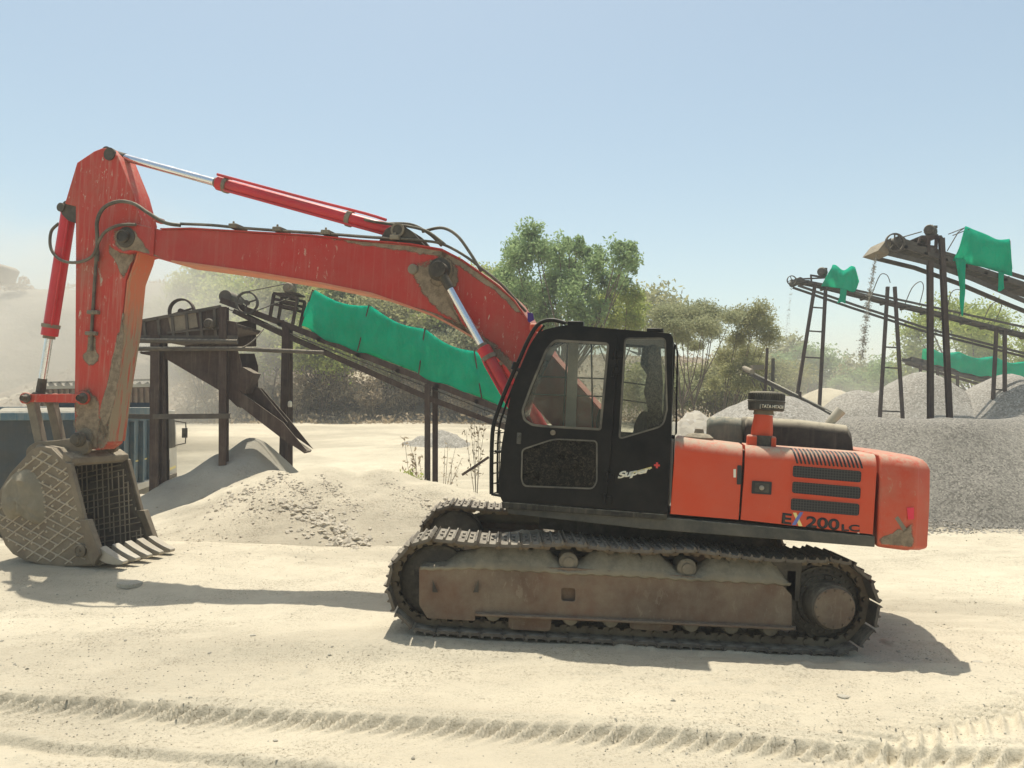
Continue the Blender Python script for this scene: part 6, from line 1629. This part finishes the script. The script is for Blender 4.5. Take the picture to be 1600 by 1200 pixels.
def far(name, seed, u, Y, w, h, n, s, mat, label, group, tr=.06, **kw):
    b = gbase(u, Y); cl = [(c[0] + b.x, c[1] + b.y, c[2] + b.z, *c[3:]) for c in rbush(seed, w, h, **kw)]
    return tree(name, label, b, cl, n, s, mat, seed, group, tr, 25, 'tree' if 'tree' in name else 'bush', stems=2, sub=.8)
# bushes on the bank under the boom
GB = 'bushes on the dry bank'
pos = ['behind the far left end of the boom, in the dust', 'above the conveyor drive wheel', 'left of the motor on the conveyor', 'behind the first hoop of the long green cover', 'above the middle of the long green cover', 'between the long green cover and the lift cylinder', 'showing through the gap under the boom bend', 'right behind the lift cylinder barrel', 'just left of the tall green tree']
b1_ = far('tall_bush', 21, 352, 45, 3.3, 7.0, 11000, .12, 'lf_yellow', 'yellow green bush in the dust ' + 'behind the far left end of the boom', GB, k=14, z0=2.6)
b2_ = far('tall_bush', 22, 420, 46, 3.5, 6.4, 11000, .12, 'lf_olive', 'olive bush on the bank ' + pos[1], GB, k=14, z0=2.4)
b3_ = far('tall_bush', 23, 480, 44, 3.0, 5.2, 10000, .11, 'lf_grey', 'grey green bush on the bank ' + pos[2], GB, k=12, z0=2.0)
put_tree(b1_, 540, 47, 'yellow green bush on the bank ' + pos[3], 1.0, 1.2); put_tree(b2_, 600, 46, 'olive bush on the bank ' + pos[4], .95, 2.5)
put_tree(b2_, 655, 45, 'olive bush on the bank ' + pos[5], .9, 4.0); put_tree(b1_, 712, 46, 'yellow green bush on the bank ' + pos[6], 1.05, 3.3)
put_tree(b3_, 752, 43, 'grey green bush on the bank ' + pos[7], 1.1, .4); put_tree(b2_, 790, 44, 'olive bush on the bank ' + pos[8], 1.0, 5.1)
d1_ = far('dry_bush', 31, 395, 42.5, 1.5, 2.2, 2200, .07, 'lf_dry', 'dry brown bush at the foot of the bank left of the conveyor post', 'dry brown bushes at the foot of the bank', .04, k=7)
for u, Y_, s_, rz_, lb in ((470, 42, 1.1, 1, 'dry brown bush just right of the near conveyor post'), (525, 43, 1.3, 2, 'wide dry brown bush between the conveyor posts, left part'), (585, 42, 1.0, 3, 'dry brown bush halfway between the conveyor posts'), (640, 43, 1.2, 4, 'dry brown bush just left of the paired thin posts'), (715, 41, .9, 5, 'dry brown bush between the paired thin posts and the cab'), (1048, 38, 1.0, 2, 'dry brown bush beside the trunk right of the cab'), (1120, 39, 1.1, 1, 'dry brown bush behind the black hood'), (1160, 38, .9, 4, 'dry brown bush below the slanting pale belt head'), (310, 43, 1.2, .5, 'dry brown bush in the dust behind the rusty chute')):
    put_tree(d1_, u, Y_, lb, s_, rz_)
for u, Y_, s_, rz_, pr_, lb in ((335, 42.5, .8, 1.0, b2_, 'low olive bush in the dust right of the arm'), (385, 42.5, .75, 2.2, b1_, 'low yellow green bush under the conveyor drive wheel'), (505, 42.5, .8, 4.4, b1_, 'low yellow green bush under the first part of the green cover'), (615, 43.5, .6, 1.4, b2_, 'low olive bush left of the paired thin posts'), (1048, 37, .68, 5.2, b3_, 'dusty grey green bush right of the cab under the feathery tree'), (1112, 38, .62, 1.2, b2_, 'dusty olive bush behind the left end of the engine hood'), (1160, 37, .68, 3.2, b3_, 'dusty grey green bush behind the air cleaner'), (1205, 40, .65, 4.2, b2_, 'dusty olive bush behind the slanting pale belt'), (1015, 39, .62, 2.0, b2_, 'dusty olive bush behind the rear edge of the cab'),
        (320, 52, .9, 3.0, b1_, 'tall yellow green crown showing just under the boom near the arm'), (400, 52, .9, 2.0, b2_, 'tall olive crown under the boom left of the motor'), (465, 53, .85, 1.0, b1_, 'tall yellow green crown under the boom above the motor'), (545, 53, .9, .2, b2_, 'tall olive crown under the boom above the cover'), (625, 54, .95, 4.0, b3_, 'tall grey green crown under the boom bend'), (700, 54, .8, 5.0, b2_, 'tall olive crown behind the lift cylinder rod'), (770, 52, .85, 2.4, b1_, 'tall yellow green crown left of the tall green tree'), (252, 50, .9, 2.4, b3_, 'faint dusty crown left of the rusty tower, beside the arm')):
    put_tree(pr_, u, Y_, lb, s_, rz_, -.9 if u > 1000 else 0)
# leaf litter and low dry growth covering the bank: nobody could count it
rg = np.random.default_rng(3); n = 26000
x = rg.uniform(-30, 18, n); y = rg.uniform(39, 53, n); z = gh(x, y) + rg.random(n) ** 3 * .5
a = rg.normal(size=(n, 3)); a /= np.linalg.norm(a, axis=1)[:, None]; b = np.cross(a, rg.normal(size=(n, 3))); b /= np.linalg.norm(b, axis=1)[:, None]
p = np.stack([x, y, z], 1); L = rg.uniform(.04, .17, n)[:, None]
v = np.stack([p - a * L, p - b * L * .5, p + a * L, p + b * L * .5], 1).reshape(-1, 3).astype(np.float32)
me = bpy.data.meshes.new('leaf_litter'); me.vertices.add(n * 4); me.vertices.foreach_set('co', v.ravel()); me.loops.add(n * 4); me.loops.foreach_set('vertex_index', np.arange(n * 4, dtype=np.int32)); me.polygons.add(n); me.polygons.foreach_set('loop_start', np.arange(0, n * 4, 4, dtype=np.int32)); me.update(calc_edges=True)
tag(link('leaf_litter', me, M['lf_dry']), 'dry leaf litter and dead growth covering the bank behind the yard', 'leaf litter', None, 'stuff')
# soil of the bank under the litter
t = NT('brown_litter_soil'); M['soil'] = t.set(col=t.mix(t.ramp(t.noise(.8, 8, .7), .38, .62), (.26, .21, .145, 1), (.40, .33, .24, 1)), rough=.95, nor=t.bump(t.noise(3, 8, .75), .9, .2))
xs_, ys_ = np.meshgrid(np.arange(-46, 30, .35), np.arange(40.0, 62, .35)); zz = gh(xs_, ys_, True) + .10 + fbm(xs_ * .6, ys_ * .6, 5, 41) * .8 * sst(41, 44, ys_)
zz = zz - (1 - sst(40, 41.2, ys_)) * .5
link('bank_slope', gridmesh('bank_slope', xs_, ys_, zz), M['soil'])['kind'] = 'structure'
# trees beyond the piles on the right
GR = 'hazy trees beyond the gravel'
h1 = far('hazy_tree', 41, 1215, 58, 3.4, 5.2, 5000, .14, 'lf_olive', 'hazy olive tree behind the first ladder trestle, left of it', GR, k=12)
h2 = far('hazy_tree', 42, 1262, 56, 2.8, 4.9, 4500, .13, 'lf_green', 'hazy green tree seen between the legs of the first ladder trestle', GR, k=12)
for pr_, u, Y_, s_, rz_, lb in ((h1, 1300, 60, 1.05, 1.1, 'hazy olive tree just right of the first ladder trestle'), (h2, 1335, 56, .8, 2.2, 'small hazy green tree below the falling gravel, left side'), (h1, 1372, 64, .95, 3.2, 'hazy olive tree behind the second ladder trestle'), (h2, 1408, 58, 1.0, 4.0, 'hazy green tree just right of the second ladder trestle'), (h1, 1180, 62, 1.0, 5.0, 'hazy olive tree above the head of the slanting pale belt'), (h2, 1236, 50, .65, .7, 'low hazy green bush-like tree by the slanting pale belt'), (h1, 1000, 58, 1.3, 2.0, 'hazy olive tree seen through the side window of the cab')):
    put_tree(pr_, u, Y_, lb, s_, rz_)
YR = 46.0
tree('broadleaf_tree', 'big pale yellow green tree behind the tall conveyor posts at the right edge', gbase(1505, YR), pxcl([(1440, 520, 18), (1465, 495, 20), (1500, 485, 22), (1535, 490, 20), (1565, 495, 20), (1590, 505, 20), (1480, 520, 22), (1520, 520, 24), (1560, 530, 22), (1430, 550, 16), (1465, 550, 20), (1510, 555, 22), (1550, 565, 20), (1600, 540, 22), (1640, 520, 24), (1420, 575, 14), (1475, 585, 18), (1530, 590, 18), (1590, 580, 18), (1640, 570, 22)], YR, 2.5, .9, 5), 24000, .10, 'lf_yellow', 15, tr=.14, twigs=60, stems=2, sub=.8)
for u, Y_, s_, rz_, lb in ((1395, 50, .8, 2.9, 'hazy green tree at the left foot of the big pale tree'), (1450, 52, .8, 1.0, 'hazy green tree below the big pale tree, behind the distant conveyor'), (1330, 50, .55, 3.9, 'low hazy green bush beside the small pale flat heap')):
    put_tree(h2, u, Y_, lb, s_, rz_)
# palm
pb_ = gbase(1240, 54); tp_ = pw(1240, 541, 54)
PT_ = empty('palm_tree', 'small hazy fan palm rising above the bushes left of the first ladder trestle', 'palm', pb_)
g = MB(); g.tube([Vector((0, 0, -.2)), (tp_ - pb_) * .5 + Vector((.1, 0, 0)), tp_ - pb_], [.14, .11], 8, 3); g.build('trunk', M['bark'], PT_)
g = MB(); rr = random.Random(4)
for k in range(40):
    a = rr.uniform(0, 2 * pi); e = rr.uniform(-.5, 1.3); L = rr.uniform(.9, 1.3); c = tp_ - pb_
    d_ = Vector((cos(a) * cos(e), sin(a) * cos(e), sin(e))); s_ = d_.cross(Vector((0, 0, 1))).normalized()
    m_ = c + d_ * L * .6; t_ = c + d_ * L + Vector((0, 0, -.25))
    g.add([c, m_ + s_ * .16, t_, m_ - s_ * .16], [(0, 1, 2), (0, 2, 3)])
g.build('fronds', M['lf_grey'], PT_)
# small plants by the conveyor posts
def stalks(name, label, u, Y, pxs, mat, seed, leaves=40, ls=.03):
    b = gbase(u, Y); b.z += .02; o = empty(name, label, 'plant', b); rr = random.Random(seed); g = MB(); lf = []
    for (uu, vv) in pxs:
        tip = pw(uu, vv, Y) - b; q = tip * .5 + Vector((rr.uniform(-.08, .08), rr.uniform(-.1, .1), 0)); path = catmull([Vector((0, 0, -.1)), q, tip], 5)
        g.tube(path, [.008, .003], 5)
        for k in range(leaves // len(pxs)): lf.append(path[rr.randrange(4, len(path))] + Vector((rr.gauss(0, .05), rr.gauss(0, .05), rr.gauss(0, .04))))
    g.build('stem', M['bark'], o)
    m_ = MB()
    for p in lf:
        a = Vector((rr.gauss(0, 1), rr.gauss(0, 1), rr.gauss(0, 1))).normalized(); b2 = a.orthogonal().normalized(); L = ls * rr.uniform(.7, 1.6); m_.add([p - a * L, p - b2 * L * .4, p + a * L, p + b2 * L * .4], [(0, 1, 2, 3)])
    m_.build('foliage', M[mat], o); return o
stalks('dry_weed', 'dry weed with drooping brown leaves left of the paired thin posts', 655, 15.6, [(632, 685), (640, 692), (648, 700), (655, 715), (645, 710)], 'lf_dry', 3, 90, .045)
stalks('dry_weed', 'pale dry weed of thin twigs right of the paired thin posts', 690, 15.4, [(700, 690), (712, 698), (706, 718), (695, 700), (722, 715), (716, 735)], 'lf_dry', 5, 70, .03)
stalks('green_weed', 'small bright green weed on the crest of the long dust heap', 643, 14.7, [(626, 742), (634, 736), (642, 733), (650, 737), (658, 743), (646, 745), (632, 748)], 'lf_yellow', 6, 160, .04)
stalks('dry_weed', 'wispy pale dry weed beside the front guard of the cab', 745, 17.5, [(742, 640), (752, 650), (735, 660), (758, 665), (748, 670), (728, 672)], 'lf_dry', 8, 110, .04)
g = MB(); p0, p1 = pw(722, 742, 15.2), pw(764, 714, 15.2); g.beam(Vector((0, 0, 0)), p1 - p0, .06, .05, section='C'); o = g.build('steel_angle', M['rust']); o.location = p0; tag(o, 'rusty steel angle leaning up out of the dust beside the cab front', 'steel bar')

# ================================================================== clods and stones
def scatter(name, label, pts, mat, seed, kind='stuff', cat='stones', lift=.3):
    g = MB(); rr = random.Random(seed)
    base = [Vector(v) for v in ((0, 0, 1), (.9, 0, .3), (.28, .85, .3), (-.72, .53, .3), (-.72, -.53, .3), (.28, -.85, .3), (.72, .53, -.35), (-.28, .85, -.35), (-.9, 0, -.35), (-.28, -.85, -.35), (.72, -.53, -.35), (0, 0, -.8))]
    fc = [(0, 1, 2), (0, 2, 3), (0, 3, 4), (0, 4, 5), (0, 5, 1), (1, 6, 2), (2, 7, 3), (3, 8, 4), (4, 9, 5), (5, 10, 1), (6, 7, 2), (7, 8, 3), (8, 9, 4), (9, 10, 5), (10, 6, 1), (11, 7, 6), (11, 8, 7), (11, 9, 8), (11, 10, 9), (11, 6, 10)]
    for x, y, z, s in pts:
        sx, sy, sz = s * rr.uniform(.6, 1.3), s * rr.uniform(.6, 1.3), s * rr.uniform(.4, .9); rt = Matrix.Rotation(rr.uniform(0, 6.3), 3, 'Z') @ Matrix.Rotation(rr.uniform(-.6, .6), 3, 'X')
        g.add([rt @ Vector((v.x * sx * rr.uniform(.75, 1.25), v.y * sy * rr.uniform(.75, 1.25), v.z * sz)) + Vector((x, y, z + sz * lift)) for v in base], fc)
    return tag(g.build(name, M[mat], ang=20), label, cat, None, kind)
rr = random.Random(12)
# height of the scene under a point: sample ground and heaps with a ray
dg = bpy.context.evaluated_depsgraph_get()
from mathutils.bvhtree import BVHTree
bv = []
for o in list(COL.objects):
    if o.type == 'MESH' and (o.name.split('.')[0] in ('sand_heap', 'ground')):
        me = o.data; mw = o.matrix_basis
        if o.name.startswith('ground'): continue
        bv.append(BVHTree.FromPolygons([mw @ v.co for v in me.vertices], [tuple(p.vertices) for p in me.polygons]))
xg, yg = np.meshgrid(np.arange(-9, 9, .15), np.arange(8.5, 18, .15)); zg = gh(xg, yg); nx_ = xg.shape[1]
bv.append(BVHTree.FromPolygons([Vector(p) for p in zip(xg.ravel().tolist(), yg.ravel().tolist(), zg.ravel().tolist())], [(i * nx_ + j, i * nx_ + j + 1, (i + 1) * nx_ + j + 1, (i + 1) * nx_ + j) for i in range(xg.shape[0] - 1) for j in range(nx_ - 1)]))
def surf(x, y):
    z = float(gh(np.array([x]), np.array([y]))[0])
    for b in bv:
        h = b.ray_cast(Vector((x, y, 10)), Vector((0, 0, -1)))
        if h[0] is not None: z = max(z, h[0].z)
    return z
pts = []
for k_ in range(900):
    q_ = rr.random(); L_ = rr.choice(((330, 800, 440, 742, 8, .022), (435, 782, 575, 848, 8, .032), (500, 745, 560, 800, 6, .014), (440, 745, 500, 790, 8, .014), (600, 750, 690, 800, 10, .012)))
    u = L_[0] + (L_[2] - L_[0]) * q_ + rr.gauss(0, L_[4]); v = L_[1] + (L_[3] - L_[1]) * q_ + rr.gauss(0, L_[4] * .6); d_ = ray(u, v).normalized(); hs = [h for h in (b_.ray_cast(Vector((0, 0, H)), d_) for b_ in bv) if h[0] is not None]
    if hs: p = min(hs, key=lambda h: h[3])[0]; pts.append((p.x, p.y, p.z, L_[5] * rr.uniform(.3, 1.7) ** 1.5))
for cu, cv, su, sv, n, s0 in ((510, 822, 28, 12, 150, .035), (545, 845, 22, 6, 60, .05), (480, 795, 25, 10, 90, .028), (410, 780, 40, 12, 130, .022), (380, 800, 30, 8, 60, .02), (300, 835, 45, 18, 260, .014), (350, 850, 40, 12, 120, .012), (720, 785, 25, 10, 60, .03), (590, 800, 60, 20, 70, .018), (460, 770, 30, 10, 60, .02)):
    for _ in range(n):
        u = rr.gauss(cu, su); v = rr.gauss(cv, sv)
        d_ = ray(u, v).normalized(); best = None
        for q_ in bv:
            h = q_.ray_cast(Vector((0, 0, H)), d_)
            if h[0] is not None and (best is None or h[3] < best[1]): best = (h[0], h[3])
        if best is None: continue
        p = best[0]
        x, y = p.x, p.y; pts.append((x, y, p.z, s0 * .75 * rr.uniform(.3, 1.6) ** 1.8))
scatter('clods', 'clods and lumps scattered over the pale dust heap and its foot', pts, 'clod', 1, cat='clods', lift=-.1)
pts = []
for _ in range(9000):
    y = 4.4 + 9 * rr.random() ** 1.3; x = rr.uniform(-.72, .72) * y; 
    if vn(np.array([x * .7]), np.array([y * .9]), 88)[0] < .52 and rr.random() < .85: continue
    pts.append((x, y, float(gh(np.array([x]), np.array([y]))[0]), rr.uniform(.003, .009) * (2.2 if rr.random() < .03 else 1)))
scatter('pebbles', 'small pebbles scattered over the dusty yard in front of the excavator', pts, 'heap', 2, cat='pebbles')
pts = []
for _ in range(1600):
    x = rr.uniform(6.8, 12.5); y = 13.5 + abs(rr.gauss(0, .5)) * 1.0 + .10 * abs(x - 9.6) - .2 + rr.uniform(-.5, .2); pts.append((x, y, gz(x, y) + (max(0, y - 13.7) * .7 if x < 12.5 else 0) * .35, rr.uniform(.010, .035)))
scatter('loose_gravel', 'loose coarse stones rolled down to the foot of the broad gravel heap', pts, 'gravelfine', 5, cat='gravel')
# flat stone and chips
p = pw(200, 926, 1); 
def ong(u, v): d_ = ray(u, v); t_ = -H / d_.z; q = Vector((0, 0, H)) + d_ * t_; return q.x, q.y, float(gh(np.array([q.x]), np.array([q.y]))[0])
for (u, v, s, lb) in ((203, 926, .16, 'flat grey stone lying in the boom shadow'), (395, 1008, .03, 'small round stone on the dust in the lower left'), (655, 1018, .03, 'small stone on the dust below the idler end of the track'), (1318, 1088, .05, 'dark flat chip of stone right of centre in the foreground'), (1527, 1019, .05, 'small stone right of the counterweight shadow tip')):
    x, y, z = ong(u, v); g = MB(); rr2 = random.Random(u)
    n = 9; top = [(s * rr2.uniform(.8, 1.1) * cos(2 * pi * k / n), s * .7 * rr2.uniform(.8, 1.1) * sin(2 * pi * k / n)) for k in range(n)]
    hh = s * .28
    vs = [(a * 1.05, b * 1.05, -.01) for a, b in top] + [(a, b, hh * rr2.uniform(.6, 1)) for a, b in top] + [(0, 0, hh * 1.15)]
    g.add(vs, [(k, (k + 1) % n, n + (k + 1) % n, n + k) for k in range(n)] + [(n + k, n + (k + 1) % n, 2 * n) for k in range(n)])
    o = g.build('stone', M['heap'], ang=25); o.location = (x, y, z); tag(o, lb, 'stone')

# ================================================================== far hill, dust and haze
xs_, ys_ = np.meshgrid(np.arange(-190, -4, 1.6), np.arange(62, 150, 1.6))
edge = -34 + 6 * vn(ys_ * .05, ys_ * 0, 3)
zz = 1 + 15.5 * sst(66, 92, ys_ + fbm(xs_ * .05, ys_ * .05, 4, 2) * 16) * (1 - .75 * sst(-30, -8, xs_)) + fbm(xs_ * .08, ys_ * .08, 5, 7) * 1.5
zz = zz - (1 - sst(62, 66, ys_)) * 3
t = NT('hazy_quarry_earth'); M['hill'] = t.set(col=t.mix(t.ramp(t.noise(.08, 8, .7), .4, .6), (.34, .31, .24, 1), (.24, .22, .16, 1)), rough=.95, nor=t.bump(t.noise(.5, 8, .7), .8, 1.0))
link('hill', gridmesh('hill', xs_, ys_, zz), M['hill'])['kind'] = 'structure'
rg = np.random.default_rng(9); n = 9000; ii = rg.integers(0, xs_.size, n); hx, hy, hzz = xs_.ravel()[ii], ys_.ravel()[ii], zz.ravel()[ii]
sel = (hy > 84) & (hy < 112); hx, hy, hzz = hx[sel], hy[sel], hzz[sel]; clh = np.stack([hx, hy, hzz + .4, .9 + 0 * hx, .9 + 0 * hx, .3 + .8 * rg.random(len(hx)) ** 3], 1)[:600]
meh, _ = leafmesh('scrub', clh, 16000, .28, 5, sub=1.0); tag(link('scrub', meh, M['lf_dry']), 'sparse dry scrub along the top of the hazy hill', 'scrub', None, 'stuff')
g = MB(); c = pw(0, 428, 70)
g.prism([(-2.5, -.9), (.45, -.75), (.95, .45), (.6, .75), (-.2, .85), (-2.5, .95)], -1.5, 1.5); o = g.build('hopper', M['dirtysteel'], mods=[BEV(.15, 3)]); o.location = c
tag(o, 'blunt pale hopper end jutting in at the left edge above the hazy hill', 'hopper')
g = MB(); g.beam(c + Vector((-1.2, 0, -.8)), Vector((c.x - 1.2, c.y, 0)), .5, .5); q = g.build('leg', M['dirtysteel'], o); q.data.transform(Matrix.Translation(-c))

# haze: one even box of air round everything
def volbox(name, lo, hi, col, dens, aniso=.2):
    g = MB(); lo = Vector(lo); hi = Vector(hi); g.box((lo + hi) / 2, hi - lo)
    m = bpy.data.materials.new(name); m.use_nodes = True; nt_ = m.node_tree; nt_.nodes.remove(nt_.nodes['Principled BSDF'])
    v = nt_.nodes.new('ShaderNodeVolumePrincipled'); v.inputs['Color'].default_value = (*col, 1); v.inputs['Density'].default_value = dens; v.inputs['Anisotropy'].default_value = aniso
    nt_.links.new(v.outputs[0], nt_.nodes['Material Output'].inputs['Volume']); return g.build(name, m)
zmin = -4.5
hz = volbox('haze', (-430, -45, -6), (430, 630, 24), (.89, .92, .96), .0019); hz['kind'] = 'stuff'
hz['label'] = 'thin dusty air filling the quarry yard'; hz['category'] = 'haze'
# dust cloud drifting behind the bucket
def dustcloud(label, c, r, dens, seed, ns=.9):
    me = bpy.data.meshes.new('dust_cloud'); bm = bmesh.new(); bmesh.ops.create_icosphere(bm, subdivisions=3, radius=1.0); bm.to_mesh(me); bm.free()
    m = bpy.data.materials.new('drifting_dust'); m.use_nodes = True; q = m.node_tree; q.nodes.remove(q.nodes['Principled BSDF'])
    tc = q.nodes.new('ShaderNodeTexCoord'); ln = q.nodes.new('ShaderNodeVectorMath'); ln.operation = 'LENGTH'; q.links.new(tc.outputs['Object'], ln.inputs[0])
    mr = q.nodes.new('ShaderNodeMapRange'); mr.inputs[1].default_value = .25; mr.inputs[2].default_value = .98; mr.inputs[3].default_value = 1; mr.inputs[4].default_value = 0; mr.interpolation_type = 'SMOOTHSTEP'; q.links.new(ln.outputs['Value'], mr.inputs[0])
    no = q.nodes.new('ShaderNodeTexNoise'); no.inputs['Scale'].default_value = ns * 2.2; no.inputs['Detail'].default_value = 4; no.noise_dimensions = '4D'; no.inputs['W'].default_value = seed; q.links.new(tc.outputs['Object'], no.inputs['Vector'])
    nr = q.nodes.new('ShaderNodeMapRange'); nr.inputs[1].default_value = .38; nr.inputs[2].default_value = .68; q.links.new(no.outputs[0], nr.inputs[0])
    mu = q.nodes.new('ShaderNodeMath'); mu.operation = 'MULTIPLY'; q.links.new(mr.outputs[0], mu.inputs[0]); q.links.new(nr.outputs[0], mu.inputs[1])
    m2 = q.nodes.new('ShaderNodeMath'); m2.operation = 'MULTIPLY'; m2.inputs[1].default_value = dens; q.links.new(mu.outputs[0], m2.inputs[0])
    v = q.nodes.new('ShaderNodeVolumePrincipled'); v.inputs['Color'].default_value = (.93, .88, .78, 1); v.inputs['Anisotropy'].default_value = .2; q.links.new(m2.outputs[0], v.inputs['Density'])
    q.links.new(v.outputs[0], q.nodes['Material Output'].inputs['Volume'])
    o = link('dust_cloud', me, m); o.location = c; o.scale = r; tag(o, label, 'dust', None, 'stuff'); return o
dustcloud('pale dust cloud drifting behind the arm and the blue truck', (-17.5, 30, 4.8), (10.5, 6, 7.0), .42, 1.0)
dustcloud('faint dust hanging over the gravel below the far conveyors', (17, 38, 3.0), (11, 5, 4.5), .14, 3.0)
